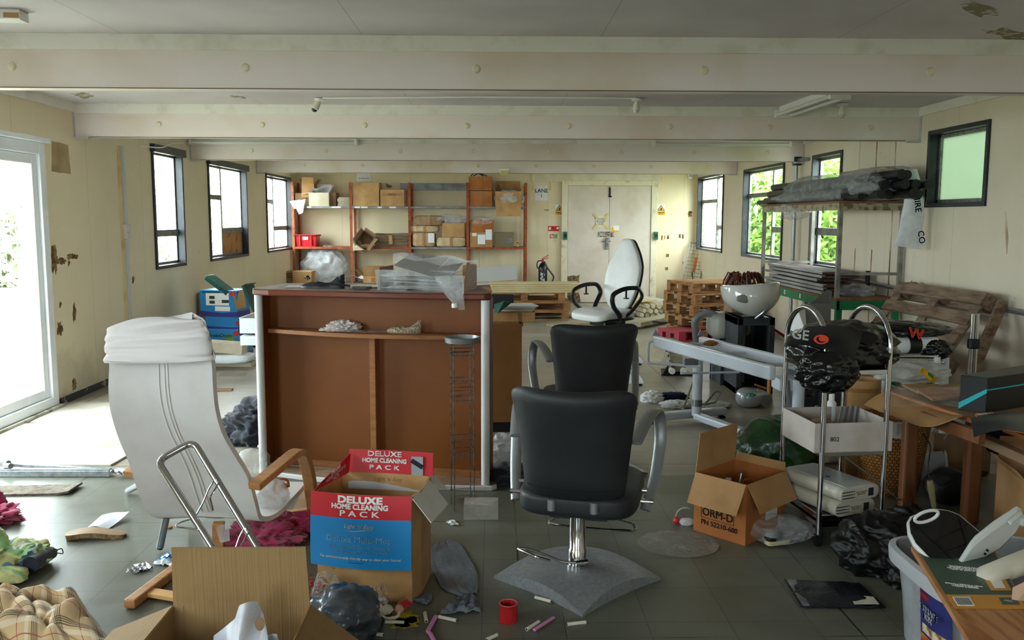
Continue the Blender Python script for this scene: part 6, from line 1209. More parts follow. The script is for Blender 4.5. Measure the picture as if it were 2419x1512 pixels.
q = G(775, 1440); MB().box((q.x, q.y, .05), (.055, .03, .03), (R(10), R(15), R(20))).build('black_gift_box', M('black_gloss', '#0c0c0e', .15, col2='#5a4a1c', ns=50, lo=.6, hi=.62), label='small black box with faint gold print against the foreground box', cat='box', bevel=.002); 
q = G(885, 1480); MB().prism([(q.x - .035, q.y - .015, 0), (q.x + .03, q.y - .02, 0), (q.x + .035, q.y + .02, 0), (q.x + .0, q.y + .035, 0), (q.x - .035, q.y + .03, 0)], (0, 0, .03)).build('black_felt_pad', M('black_felt', '#0b0b0c', .98), label='black felt piece on the floor below the red bauble', cat='felt', bevel=.012, bseg=3)
# duct tape sheets and yellow scraps
m_duct = M('grey_duct_tape', '#5f656e', .35, col2='#747a84', ns=4, bump=.5, bs=30, bstretch=(1, 3, 1))
def crsheet(name, lab, cat, pts, mat, amp=.02, seed=0, th=.002, n=24, z=.004):
    "four-sided or longer outline given as left edge and right edge polylines"
    Lp, Rp = [G(*p) for p in pts[0]], [G(*p) for p in pts[1]]
    def pln(P, v): x = min(v, .9999) * (len(P) - 1); i = int(x); return P[i].lerp(P[i + 1], x - i)
    def f(u, v): a = pln(Lp, v); b = pln(Rp, v); h = amp * (abs(NZ.noise(V((u * 3.1, v * 5, seed)))) + .5 * abs(NZ.noise(V((u * 8, v * 9, seed + 3))))); p = a.lerp(b, u); return V((p.x, p.y, z + h))
    return MB().sheet(f, n, n, th).build(name, mat, label=lab, cat=cat, smooth=True, ang=75)
crsheet('duct_tape_sheet', 'large grey crinkled sheet of duct tape on the tiled floor', 'tape sheet', ([(1030, 1288), (1010, 1312), (1022, 1350), (1042, 1392), (1058, 1400), (1090, 1413)], [(1068, 1279), (1088, 1290), (1108, 1322), (1127, 1358), (1130, 1395), (1127, 1404)]), m_duct, .012, 1)
crsheet('duct_tape_sheet', 'smaller folded grey duct tape piece below the large sheet', 'tape sheet', ([(1100, 1410), (1062, 1432), (1040, 1455)], [(1118, 1412), (1130, 1432), (1135, 1450)]), m_duct, .03, 5)
crsheet('duct_tape_sheet', 'small dark grey tape triangle at the foot of the printed carton', 'tape sheet', ([(1012, 1404), (990, 1417), (975, 1422)], [(1023, 1408), (1020, 1420), (1008, 1432)]), m_duct, .01, 8)
m_ysc = M('yellow_scrap', '#b9a416', .5, col2='#8a7a18', ns=20, bump=.4)
for k, (x, y, w) in enumerate(((1000, 1228, .04), (997, 1268, .035), (995, 1300, .03), (998, 1312, .04), (992, 1324, .02), (950, 1462, .06), (958, 1474, .05), (948, 1480, .03))):
    q = G(x, y); MB().prism(patch([(q.x - w, q.y - w * .7, .001), (q.x + w, q.y - w * .5, .001), (q.x + w * .6, q.y + w, .001), (q.x - w * .8, q.y + w * .8, .001)], 4, k + 90, .6), (0, 0, .004)).build('yellow_scrap', m_ysc, label=('bright yellow scrap behind the printed carton nearest the desk', 'thin yellow fragment on the floor right of the printed carton', 'yellow crumb on the floor right of the printed carton', 'yellow streaked scrap right of the printed carton', 'smallest yellow fragment right of the printed carton', 'crumpled yellow paper under the fabric figure', 'yellow paper below the white rods', 'torn end of the yellow paper near the white rods')[k], cat='scrap', group='yellow scraps round the printed carton')
crsheet('paper_scrap', 'small curled white paper scrap left of the acrylic stand', 'paper scrap', ([(1054, 1237), (1066, 1243)], [(1068, 1231), (1084, 1242)]), m_paper, .02, 3, n=8)
# curler rods and roller
m_rodw = M('ivory_rod', '#d9d2c2', .4); m_rodp = M('pink_rod', '#cf86b4', .4); m_hole = M('rod_bore', '#3a241e', .8)
def rod(lab, p, q, r, mat, bore=True, name='curler_rod', group=None):
    a, b = G(p[0], p[1], r), G(q[0], q[1], r); t = thing(name, lab, 'hair curler rod', (a + b) / 2 - V((0, 0, r)), group=group); MB().tube([a, b], r, 12).build('rod', mat, t, world=True, smooth=True); d = (a - b).normalized(); MB().tube([a + d * .0004, a + d * .001], r * .6, 10).build('bore', m_hole, t, world=True)
    MB().tube([b - d * .0004, b - d * .001], r * .6, 10).build('bore', m_hole, t, world=True); return t
gr = 'hair curler rods scattered on the tiles'
for lab, p, q in (('ivory rod lying flat below the printed carton', (910, 1469), (955, 1471)), ('short ivory rod standing out beside the pink rod', (1007, 1468), (1004, 1448)), ('ivory rod just right of the pink rod', (1078, 1466), (1036, 1457)), ('dirty ivory rod touching the salon chair base', (1302, 1421), (1264, 1411)), ('ivory rod left of the small pink strip', (1244, 1487), (1273, 1469)), ('ivory rod right of the small pink strip', (1340, 1475), (1384, 1470)), ('ivory rod cut by the bottom edge below the red roller', (1150, 1511), (1174, 1500)), ('ivory rod by the black felt piece', (880, 1497), (905, 1500))): rod(lab, p, q, .0068, m_rodw, group=gr)
t = thing('curler_rod', 'pink rubber flexi rod bent in the middle on the bottom edge of the floor', 'hair curler rod', G(1022, 1490)); MB().tube(fillet([G(1030, 1456, .01), G(1010, 1492, .012), G(1016, 1496, .012), G(1034, 1530, .01)], .02), .0085, 10, flat=(.7, 1)).build('rod', m_rodp, t, world=True, smooth=True)
t = thing('curler_rod', 'short pink rubber flexi rod between two ivory rods', 'hair curler rod', G(1285, 1474)); MB().tube([G(1262, 1488, .008), G(1288, 1471, .010), G(1308, 1459, .008)], .0075, 10, flat=(.7, 1)).build('rod', m_rodp, t, world=True, smooth=True)
q = G(1201, 1472); t = thing('hair_roller', 'red mesh hair roller standing on the tiles in front of the salon chair', 'hair roller', (q.x, q.y + .02, 0)); m_rol = M('red_roller', '#cc1820', .55, bump=.9, bs=260); rO = .034; hO = .068
MB().lathe([(rO, .0), (rO + .0008, .002), (rO, .004), (rO, hO - .003), (rO + .001, hO), (rO - .003, hO), (rO - .003, .001), (rO, 0)], (0, 0, 0), 32, cap=False).build('tube', m_rol, t, smooth=True)
mb = MB()
for k in range(7): mb.tube([V(((rO - .005) * cos(2 * pi * j / 20), (rO - .005) * sin(2 * pi * j / 20), .006 + k * .007)) for j in range(20)], .001, 4, closed=True)
mb.build('inner_mesh', m_pkr, t); MB().tube([V(((rO - .0015) * cos(2 * pi * j / 30), (rO - .0015) * sin(2 * pi * j / 30), hO)) for j in range(30)], .0015, 6, closed=True).build('pale_rim', M('pale_pink_rim', '#d98a8a', .5), t, smooth=True)
# =============== COUNTER BEHIND THE DESK, RIGHT ===============
a, b = D(1160, 765, 5.95), D(1232, 1035, 5.95); t = thing('side_counter', 'lower brown counter standing behind the right end of the reception desk', 'counter', ((a.x + b.x) / 2, 6.2, 0))
MB().bb((a.x - .35, 5.95, .08), (b.x, 5.97, a.z)).build('front_panel', M('dim_hardboard', '#7c5024', .6, col2='#6a431c', ns=3), t, world=True); MB().bb((b.x - .018, 5.97, .08), (b.x, 6.5, a.z)).build('side_panel', MATS['dim_hardboard'], t, world=True); MB().bb((a.x - .35, 5.99, .0), (b.x - .03, 6.45, .08)).build('plinth', m_blk, t, world=True); MB().bb((a.x - .35, 5.97, a.z - .02), (b.x + .01, 6.55, a.z)).build('counter_top', m_edge, t, world=True)  # black plinth block stands in for the shaded gap under the counter
tz_ = a.z
c_ = D(1208, 752, 6.0); carton('shallow tan carton lying on the side counter behind the desk', (.09, 6.2, tz_), .4, .3, D(1208, 742, 6.05).z - tz_ + .01, 0, m_card2, labels=((.2, 0, .26, 1, m_cardg),), tape=False); zc = D(1208, 742, 6.05).z + .012
for k in range(4): MB().box((.16 + .006 * k, 6.2, zc + .006 + k * .010), (.24, .2, .009), (0, 0, .1 * k - .1)).build('book', (m_pap2, gp, m_pap2, m_paper)[k], label=('lowest grey-white book in the stack on the side counter', 'second book up in the stack on the side counter', 'third book up in the stack on the side counter', 'topmost splayed white booklet on the side counter')[k], cat='book', group='books stacked on the side counter')
MB().prism([D(1168, 720, 6.05), D(1190, 712, 6.0), D(1208, 716, 6.02), D(1175, 742, 5.98), D(1168, 740, 6.0)], (0, .05, 0)).build('green_tray', m_dgr, label='dark green curved tray beside the books on the side counter', cat='tray', bevel=.004)
MB().box((.02, 6.35, zc + .05), (.25, .05, .10)).build('black_case', m_ink, label='black box behind the books on the side counter', cat='case', bevel=.005)
q = G(1190, 1105); t = crum('plastic_bag', 'white plastic bag on a dark heap to the right of the desk foot', 'bag', 1192, 1105, (.11, .10, .07), m_milky, z=.13, amp=.2, sub=5, floor=.05); 
crum('dark_cloth', 'dark folded cloth heap under the white bag beside the desk', 'cloth', 1192, 1135, (.13, .12, .055), m_navy, amp=.3)
# =============== WHITE OFFICE CHAIR ===============
m_wleather = M('white_leatherette', '#dededb', .35, col2='#d0d0cc', ns=3); m_pblk = M('black_moulded_plastic', '#141416', .4)
q = D(1430, 725, 8.2); t = thing('office_chair', 'white high-backed office chair with black looped arms', 'chair', (q.x, 8.2, 0), math.atan2(-.55, -.85) - pi / 2); SZ = .60
def pad(cx, cy, cz, hx, hy, hz, pw_=.5, f=None):
    mb = MB(); bmesh.ops.create_icosphere(mb.b, subdivisions=5, radius=1)
    for v in mb.b.verts:
        p = V([math.copysign(abs(q) ** pw_, q) for q in v.co]); k = max(abs(q) for q in p); p = p / max(k, 1); r = V((p.x * hx, p.y * hy, p.z * hz))
        if f: r = f(p, r)
        v.co = V((cx, cy, cz)) + r
    return mb
pad(0, 0.02, SZ, .25, .25, .045, .45, lambda p, r: V((r.x * (1 - .1 * max(0, -p.y)), r.y, r.z - .03 * max(0, p.y - .5) ** 1 * 2 * (1)))).build('seat', m_wleather, t, smooth=True)
pad(0, 0.02, SZ - .04, .24, .24, .025, .5).build('seat_shell', m_pblk, t, smooth=True)
def bkf(p, r):
    v = (p.z + 1) / 2; w = .8 + .25 * sin(pi * min(1, v * 1.1)) - .32 * max(0, v - .6) / .4; return V((r.x * w, r.y + .05 * cos(pi * v) * 1 - .0 * v, r.z))
pad(0, -.215, SZ + .36, .225, .035, .335, .55, bkf).build('backrest', m_wleather, t, smooth=True)
pad(0, -.25, SZ + .36, .22, .03, .33, .55, bkf).build('back_shell', m_pblk, t, smooth=True)
MB().tube(fillet([(0, -.30, SZ + .2), (0, -.31, SZ - .02), (0, -.12, SZ - .08), (0, 0, SZ - .08)], .06), .022, 8, flat=(.5, 1.4)).build('back_bar', m_pblk, t, smooth=True); MB().bb((-.12, -.16, SZ - .12), (.12, .1, SZ - .06)).build('mechanism', m_pblk, t, bevel=.02)
for s in (-1, 1):
    P = [V((s * .16, -.02, SZ - .07)), V((s * .27, -.08, SZ + .02)), V((s * .30, -.20, SZ + .17)), V((s * .30, -.15, SZ + .25)), V((s * .29, .02, SZ + .255)), V((s * .29, .17, SZ + .20)), V((s * .29, .16, SZ + .1)), V((s * .27, .04, SZ - .01)), V((s * .18, .0, SZ - .07))]
    MB().tube(fillet(P, .09, 6), .017, 8, flat=(1, 1.3)).build('armrest', m_pblk, t, smooth=True); MB().cyl((s * .29, .0, SZ + .16), (s * .29, .0, SZ + .24), .009).cyl((s * .29, 0, SZ + .155), (s * .29, 0, SZ + .165), .025).build('arm_lever', m_pblk, t, smooth=True)
MB().lathe([(.045, .10), (.045, .16), (.026, .165), (.026, .36)], (0, 0, 0), 20).lathe([(.04, .36), (.04, .47)], (0, 0, 0), 20).build('gas_column', m_chrome, t, smooth=True); MB().cyl((0, 0, .46), (0, 0, SZ - .08), .02).build('gas_rod', m_pblk, t)
for k in range(5):
    a = 2 * pi * k / 5 + .3; MB().beam((0, 0, .11), (.29 * cos(a), .29 * sin(a), .075), .045, .03).build('base_arm', m_pblk, t, bevel=.006); MB().cyl((.29 * cos(a) - .02 * sin(a), .29 * sin(a) + .02 * cos(a), .027), (.29 * cos(a) + .02 * sin(a), .29 * sin(a) - .02 * cos(a), .027), .027, seg=14).build('castor', m_pblk, t, smooth=True)

# =============== BACKWASH UNIT ===============
m_cer = M('grey_white_ceramic', '#c3c2bc', .12, coat=.6, col2='#b8b7b0', ns=3); m_gvin = M('grey_vinyl', '#8f8d86', .45); m_cab = M('dark_grey_laminate', '#33373c', .45, col2='#26292d', ns=5)
bY = 7.45; bc_ = D(1770, 700, bY); t = thing('backwash_unit', 'hair salon backwash basin unit with grey ceramic bowl and dark cabinet', 'wash basin', (bc_.x, bY, 0)); zr = D(1770, 672, bY).z; bx0 = bc_.x
def bowl(u, v, inner):
    a = 2 * pi * u; ca, sa = cos(a), sin(a); rx, ry = .245, .26
    rimz = .0 - .03 * max(0, -sa) ; dip = -.075 * max(0, -sa) ** 3 * (abs(ca) < .75) * (1 - (abs(ca) / .75) ** 2)
    if v < .25: k = v / .25; r = 1 - .0 * k; z = rimz + dip * 0 - .01 * k
    if inner: r = 1 - .12 - .75 * v ** 1.5; z = rimz - .005 - .16 * (v ** .6)
    else: r = 1 + .02 * sin(pi * v) - .62 * v ** 3; z = rimz - .25 * v
    if not inner and sa < 0: z += 0
    return V((rx * r * ca, ry * r * sa - .04 * v * (not inner), z))
mb = MB(); mb.sheet(lambda u, v: bowl(u, v, False), 48, 14); mb.sheet(lambda u, v: bowl(u, v, True), 48, 14); mb.sheet(lambda u, v: bowl(u, 0, False).lerp(bowl(u, 0, True), v) + V((0, 0, .012 * sin(pi * v))), 48, 4)
bmesh.ops.remove_doubles(mb.b, verts=mb.b.verts, dist=.0005); mb.xf(Matrix.Translation((0, 0, zr)) @ Matrix.Rotation(R(-10), 4, 'X') @ Matrix.Rotation(R(-4), 4, 'Y')).build('bowl', m_cer, t, smooth=True, ang=60)
MB().lathe([(.10, zr - .30), (.09, zr - .26), (.12, zr - .21)], (.03, -.02, 0), 24).build('bowl_collar', m_pblk, t, smooth=True)
pad(-.03, -.245, zr - .10, .15, .022, .04, .8).build('neck_recess_shade', M('recess_shade_grey', '#7f7e78', .25), t, smooth=True)  # raised pad; its darker grey stands in for shade inside the recess
MB().tube(fillet([(.13, -.22, zr - .1), (.06, -.27, zr - .2), (.0, -.2, zr - .27)], .05), .011, 8).build('hose', m_gtube, t, smooth=True)
cx0, cx1 = D(1742, 800, 7.3).x - bx0, D(1830, 800, 7.3).x - bx0
f = MB().bb((cx0, -.15, .0), (cx0 + .05, .28, zr - .27)).bb((cx1 - .05, -.15, .0), (cx1, .28, zr - .27)).bb((cx0, .26, 0), (cx1, .28, zr - .27)).bb((cx0, -.15, zr - .34), (cx1, .28, zr - .27)).bb((cx0, -.15, 0), (cx1, .28, .06)); f.build('cabinet', m_cab, t, bevel=.006)
MB().cyl((cx0 + .12, .1, .06), (cx0 + .12, .1, zr - .3), .022).build('waste_pipe', M('grey_pipe', '#9a9c9c', .5), t, smooth=True)
# the unit's chair
sx_ = D(1712, 780, 7.9).x - bx0
pad(sx_ + .05, .45, D(1700, 768, 7.9).z, .2, .2, .12, .5).build('seat_back', m_gvin, t, smooth=True); pad(sx_ + .02, .42, D(1700, 820, 7.9).z, .13, .2, .09, .5).build('seat', m_gvin, t, smooth=True); MB().bb((sx_ - .1, .22, D(1700, 794, 7.9).z - .006), (sx_ + .2, .26, D(1700, 794, 7.9).z + .006)).build('piping', m_pblk, t); MB().bb((sx_ - .08, .25, 0), (sx_ + .12, .6, D(1700, 835, 7.9).z)).build('seat_plinth', m_cab, t)
zz = D(1665, 765, 7.9).z; MB().tube([V((sx_ - .17, .4 + .0 * a, zz)) + V((.12 * cos(R(a)), 0, .10 * sin(R(a)))) for a in range(-10, 215, 15)] + [V((sx_ - .27, .4, zz - .16)), V((sx_ - .22, .4, zz - .26))], .022, 10, flat=(.5, 1.5)).build('armrest', m_silver, t, smooth=True)
# wig
q = D(1757, 668, 7.95); mb = MB(); random.seed(5)
for k in range(90):
    a = random.uniform(0, 2 * pi); r0 = random.uniform(.02, .09); p = V((cos(a) * r0, sin(a) * r0, .05 + random.uniform(0, .04))); mb.tube([p, p + V((cos(a) * .05, sin(a) * .05, .03)), p + V((cos(a) * .09, sin(a) * .08, -.05)), p + V((cos(a + .5) * .10, sin(a) * .09, -.12))], [.006, .008, .007, .003], 4)
mb.xf(Matrix.Translation(q + V((0, 0, -.02)))).build('auburn_wig', M('auburn_hair', '#4a1f12', .5, col2='#6e3218', ns=20), label='auburn wig heaped behind the ceramic basin', cat='wig', smooth=True)
MB().bb((q.x - .14, q.y - .14, 0), (q.x + .14, q.y + .14, q.z - .1)).build('wig_stand_box', m_cardg, label='brown box behind the basin carrying the wig', cat='box')

# =============== COUCH FRAME ===============
m_pw = M('white_powder_coat', '#ccd2dc', .3, col2='#b9bfc9', ns=3, lo=.5, hi=.8); t = thing('couch_frame', 'white metal frame of a treatment couch without its padding', 'couch frame', G(1640, 1010))
def rail(a, b, w, h, nm): return MB().beam(a, b, w, h).build(nm, m_pw, t, world=True, bevel=.012)
ra, rb = G(1548, 806, .6), G(1826, 882, .6); rail(ra, rb, .045, .085, 'side_rail')
rc, rd = G(1655, 806, .6), G(1955, 880, .58); rail(rc, rd, .045, .07, 'side_rail')
for k, (x0, x1) in enumerate(((.12, .10), (.45, .42), (.80, .78))): MB().cyl(ra.lerp(rb, x0), rc.lerp(rd, x1), .011, seg=8).build('cross_tube', m_pw, t, world=True, smooth=True)
MB().tube(fillet([ra + V((.02, -.02, .0)), ra + V((-.05, 0, .0)), ra + V((-.05, .0, -.16)), ra + V((.30, -.15, -.16))], .03), .010, 8).build('end_loop', m_pw, t, world=True, smooth=True)
pb = G(1645, 1000); pt_ = V((pb.x, pb.y, .55)); MB().cyl(pb + V((0, 0, .06)), pt_, .036, seg=20).build('column', m_pw, t, world=True, smooth=True); MB().cyl(pb + V((0, 0, .13)), pb + V((0, 0, .18)), .038, seg=20).build('column_band', m_gtube, t, world=True, smooth=True)
fa, fb = G(1535, 1002), G(1712, 985); rail(fa + V((0, 0, .05)), fb + V((0, 0, .05)), .075, .055, 'foot_beam')
for p in (fa, fb): MB().lathe([(.03, 0), (.03, .012), (.012, .016), (.012, .03)], p + (pb - p) * .12, 14).build('foot_pad', m_pblk, t, world=True, smooth=True)
pb2 = G(1880, 1085); MB().cyl(pb2 + V((0, 0, .06)), V((pb2.x, pb2.y, .5)), .036, seg=20).build('column', m_pw, t, world=True, smooth=True); MB().cyl(pb2 + V((0, 0, .13)), pb2 + V((0, 0, .18)), .038, seg=20).build('column_band', m_gtube, t, world=True, smooth=True)
rail(pb + V((0, 0, .055)), pb2 + V((0, 0, .055)), .07, .05, 'base_spine'); rail(G(1850, 1088, .04), G(2010, 1075, .04), .075, .055, 'foot_beam')
MB().cyl(G(1613, 968, .02), pt_ + V((.02, -.05, -.05)), .008, seg=8).build('gas_strut', m_chrome, t, world=True, smooth=True); MB().cyl(G(1872, 1050, .05), G(1862, 900, .5), .011, seg=8).build('gas_strut', m_gtube, t, world=True, smooth=True)
MB().tube(fillet([pb + V((.03, 0, .14)), G(1665, 955, .12), G(1690, 925, .18), G(1705, 925, .18), G(1690, 950, .12), pb + V((.05, -.02, .14))], .02), .008, 8).build('foot_lever', m_gtube, t, world=True, smooth=True)
MB().cyl(ra.lerp(rb, .28) + V((0, .05, -.18)), ra.lerp(rb, .28) + V((.42, .1, -.18)), .008).build('lower_cross_tube', m_pw, t, world=True); MB().box(ra.lerp(rb, .3) + V((.05, .05, -.09)), (.10, .06, .05)).build('hinge_block', m_gtube, t, world=True, bevel=.008)
for p in (ra, rc): MB().prism([p + V((-.02, 0, .04)), p + V((.03, 0, .04)), p + V((.0, .0, .085))], (0, .02, 0)).build('lug', m_gtube, t, world=True)
for k, p in enumerate((ra.lerp(rb, .28) + V((.22, .12, .02)), ra.lerp(rb, .62) + V((.1, .1, -.03)))): MB().blob(p, (.045, .02, .018), amp=.3, sub=3).build('dried_glue', M('brown_glue', '#8a5a34', .6), t, world=True, smooth=True)
MB().box(G(1870, 905, .42), (.22, .16, .08)).build('motor_box', m_pw, t, world=True, bevel=.01)
# =============== FLOOR CLUTTER AROUND THE COUCH ===============
q = G(1788, 968); t = thing('foot_spa', 'silver rounded massage gadget with a green oval window on the floor', 'massager', (q.x, q.y + .12, 0), R(15)); m_spa = M('silver_plastic', '#a9adb2', .25, .4, col2='#9a9ea4', ns=3)
pad(0, 0, .075, .135, .10, .075, .8, lambda p, r: V((r.x, r.y, r.z * (1 - .25 * p.x)))).build('shell', m_spa, t, smooth=True); pad(-.05, -.055, .11, .06, .04, .022, .9).build('green_window', M('teal_gloss', '#1c7a70', .1, coat=1, col2='#cfe4e0', ns=30, lo=.55, hi=.6), t, smooth=True); MB().lathe([(.0, 0), (.05, 0), (.05, .012), (.0, .014)], (.06, -.095, .06), 20, mat=Matrix.Rotation(pi / 2, 3, 'X'), cap=False).build('dial', m_silver, t, smooth=True)
crum('crumpled_tissue', 'large crumpled white tissue on the floor left of the couch column', 'tissue', 1540, 950, (.08, .06, .05), m_wpaper, sub=5, amp=.3, freq=2.8); crum('crumpled_tissue', 'flatter white tissue lying under the foot of the couch strut', 'tissue', 1598, 962, (.11, .07, .03), m_wpaper, sub=5, amp=.3, freq=2.8); crum('crumpled_tissue', 'pale greenish film and tissue right of the couch column', 'tissue', 1680, 962, (.13, .07, .025), M('greenish_tissue', '#c9d2c6', .6, bump=.4, bs=20), sub=5, amp=.3); crum('navy_cloth', 'navy and blue cloth scrap between the white tissues', 'cloth', 1592, 944, (.11, .06, .035), M('navy_blue_cloth', '#18264c', .8, col2='#0f1420', ns=6), amp=.3)
# old radiator/heater foot
t = thing('heater_foot', 'dirty cream slotted metal bracket with white wheels on black feet', 'bracket', G(1600, 892)); a = G(1600, 888)
MB().quadbox([V(p) + a for p in ((-.07, 0, .04), (.09, 0, .04), (.09, .5, .04), (-.07, .5, .04), (-.05, .05, .11), (.07, .05, .11), (.1, .5, .30), (-.03, .5, .30))]).build('channel', M('dirty_cream_metal', '#a59c86', .5, col2='#7d745f', ns=10), t, world=True, bevel=.004)
for k in range(5): MB().box(a + V((-.045 + .0 * k, .02 + k * .09, .085 + k * .038)), (.02, .02, .02)).build('slot', m_ink, t, world=True)
for s in (-1, 1): MB().cyl(a + V((s * .055, -.03, .05)), a + V((s * .055, .0, .05)), .03, seg=16).build('wheel', m_batten, t, world=True, smooth=True)
MB().prism([a + V(p) for p in ((-.15, 0, 0), (.15, 0, 0), (.12, .3, 0), (-.10, .3, 0))], (0, 0, .02)).build('black_foot', m_pblk, t, world=True); MB().prism([a + V(p) for p in ((-.15, 0, .0), (-.10, 0, .0), (-.06, .1, .10))], (0, .03, 0)).build('web', m_pblk, t, world=True)
# white feet of another appliance behind the second salon chair
for k, (y1, lab) in enumerate(((863, 'far white metal appliance foot behind the second salon chair'), (912, 'near white metal appliance foot behind the second salon chair'))):
    q = G(1502, y1); t = thing('white_base_leg', lab, 'appliance base'); t.location = q; MW[t.name] = Matrix.Translation(q); MB().prism([(-.12, 0, .02), (.07, 0, .02), (.05, .12, .06), (-.12, .12, .07)], (0, 0, .02)).build('plate', m_upvc, t, bevel=.004); MB().lathe([(.025, 0), (.025, .012), (.01, .015), (.01, .03)], (.04, .03, 0), 12).build('pad', m_pblk, t)
# blue-grey ribbed crate
a, b = G(1690, 893), G(1742, 925); t = thing('ribbed_crate', 'dark blue-grey ribbed plastic crate beside the backwash cabinet', 'crate', (a.x + .14, a.y + .05, 0), R(-18)); m_crt = M('blue_grey_plastic', '#3a4350', .4)
MB().bb((-.15, -.2, 0), (.15, .2, .30)).build('body', m_crt, t, bevel=.008); MB().bb((-.165, -.215, .27), (.165, .215, .31)).build('rim', m_crt, t, bevel=.006)
for k in range(7): MB().bb((-.165, -.19 + k * .06, .01), (-.15, -.165 + k * .06, .27)).build('rib', m_crt, t)
for k in range(5): MB().bb((-.13 + k * .06, -.212, .01), (-.11 + k * .06, -.2, .27)).build('rib', m_crt, t)
# wooden towel rail legs and red tubes behind the couch
q = G(1816, 945); t = thing('wooden_rack', 'orange pine peg post standing behind the couch frame', 'rack', q); MB().cyl((0, 0, 0), (0, 0, .34), .016, seg=12).cyl((-.11, 0, .30), (.0, 0, .26), .007).cyl((-.12, 0, .13), (0, 0, .09), .007).build('post', M('orange_pine', '#c08336', .5), t, smooth=True)
MB().tube([D(1800, 760, 7.9), D(1862, 800, 7.6), G(1900, 860, .02)], .012, 8).build('red_tube', m_red, label='thin red metal tube leaning behind the chrome trolley', cat='tube', smooth=True)

# =============== GREEN WORKBENCH AND STEEL FRAME ===============
m_gbench = M('green_steel', '#17804f', .4, col2='#0f6b40', ns=5); m_bt = M('worn_bench_top', '#8a5f3c', .6, col2='#6e4a2e', ns=4, stretch=(4, .6, 4)); m_fr = M('dirty_grey_frame', '#98958c', .5, .2, col2='#6f6c62', ns=8)
BX0, BX1, BY0, BY1, BZ = 2.97, 3.53, 7.5, 9.75, .80
t = thing('workbench', 'green steel workbench with a worn brown top along the right wall', 'workbench', (3.25, 8.6, 0))
MB().bb((BX0, BY0, BZ - .02), (BX1, BY1, BZ)).build('bench_top', m_bt, t, world=True, bevel=.003)
MB().bb((BX0, BY0, BZ - .10), (BX0 + .03, BY1, BZ - .02)).bb((BX0, BY0, BZ - .10), (BX1, BY0 + .03, BZ - .02)).build('apron', m_gbench, t, world=True, bevel=.003)
for x in (BX0 + .03, BX1 - .03):
    for y in (BY0 + .03, BY1 - .03): MB().box((x, y, (BZ - .1) / 2), (.05, .05, BZ - .1)).build('leg', m_gbench, t, world=True, bevel=.003)
for k in range(3): MB().box((BX0 - .002, BY0 + .9 + k * .45, BZ - .055), (.004, .03, .045)).build('slot_plate', m_upvc, t, world=True)
FZ = 1.62; t = thing('bench_gantry', 'tall grey steel frame with a board top standing on the green workbench', 'frame', (3.25, 8.6, BZ))
fx0, fx1, fy0, fy1 = 2.99, 3.53, 7.55, 9.68
for x in (fx0, fx1):
    for y in (fy0, fy1): MB().box((x, y, (BZ + FZ) / 2), (.035, .035, FZ - BZ)).build('leg', m_fr, t, world=True)
for y in (fy0, fy1): MB().bb((fx0, y - .012, 1.0), (fx1, y + .012, 1.025)).build('rail', m_fr, t, world=True)
MB().bb((fx0 - .02, fy0 - .02, FZ - .06), (fx0 + .01, fy1 + .02, FZ)).bb((fx0 - .02, fy0 - .02, FZ - .06), (fx1, fy0 + .01, FZ)).bb((fx0 - .02, fy1 - .01, FZ - .06), (fx1, fy1 + .02, FZ)).build('top_apron', M('peeling_cream_apron', '#a8a084', .6, col2='#6e5f42', ns=18, lo=.5, hi=.6), t, world=True)
MB().bb((fx0 - .025, fy0 - .025, FZ), (fx1, fy1 + .03, FZ + .02)).build('board_top', m_bt, t, world=True)
# wrapped bundle of black tubes
m_blkt = M('black_plastic_tube', '#17181a', .35); m_wrapf = filmmat('dusty_wrap_film', opac=.32, rough=.25, body='#b4b8bb', bump=.8, bs=22)
random.seed(12); tub = []; PL_ = ['%s thick black pipe in the %s row of the bundle on the steel frame' % (a, b) for b, n in (('bottom', 5), ('middle', 4), ('top', 3)) for a in ('outermost', 'second', 'third', 'fourth', 'wall-side')[:n]]
def pipe(x0, z0, x1, z1, y0, y1, r, lab): MB().tube([(x0, y0, z0), (x1, y1, z1)], r, 14).tube([(x0, y0 - .002, z0), (x0, y0, z0)], r * .82, 12).build('black_pipe', m_blkt, label=lab, cat='pipe', group='black pipes on the steel frame', smooth=True)
k = 0
for r_ in range(3):
    for j in range(5 - r_):
        x = 3.12 + j * .088 + r_ * .044; z = FZ + .065 + r_ * .076; y0 = 7.0 + random.uniform(-.12, .25)
        pipe(x, z, x - .02, z - .001, y0, 9.9 + random.uniform(-.3, .3), .039, PL_[k]); k += 1
pipe(3.035, FZ + .05, 3.02, FZ + .05, 7.25, 10.0, .026, 'thinner black pipe at the open edge of the bundle, reaching furthest left')
def wr(x0, x1, z0, z1, y0, y1, seed, sag=.02):
    def f(u, v):
        a = 2 * pi * u; y = y0 + (y1 - y0) * v; e = 1 + .10 * NZ.noise(V((cos(a) * 2, sin(a) * 2 + seed, y * 3))) + .06 * NZ.noise(V((cos(a) * 5, sin(a) * 5, y * 11))); ta = 1 - .5 * max(0, v - .8) / .2
        return V(((x0 + x1) / 2 + (x1 - x0) / 2 * cos(a) * e * ta, y, max(FZ + .022, (z0 + z1) / 2 + (z1 - z0) / 2 * sin(a) * e * ta)))
    return MB().sheet(f, 36, 60)
wr(3.06, 3.50, FZ + .02, FZ + .30, 7.2, 9.7, 2).build('plastic_wrap', m_wrapf, label='dusty clear plastic wrapped round the pipe bundle on the steel frame', cat='plastic film', smooth=True)
wr(2.96, 3.10, FZ + .02, FZ + .13, 7.5, 9.5, 9).build('plastic_wrap', m_wrapf, label='crumpled plastic sleeve along the open edge of the steel frame top', cat='plastic film', smooth=True)
t = thing('hanging_bag', 'white printed plastic bag hanging down from the near end of the pipes', 'bag', D(2155, 590, 7.15))
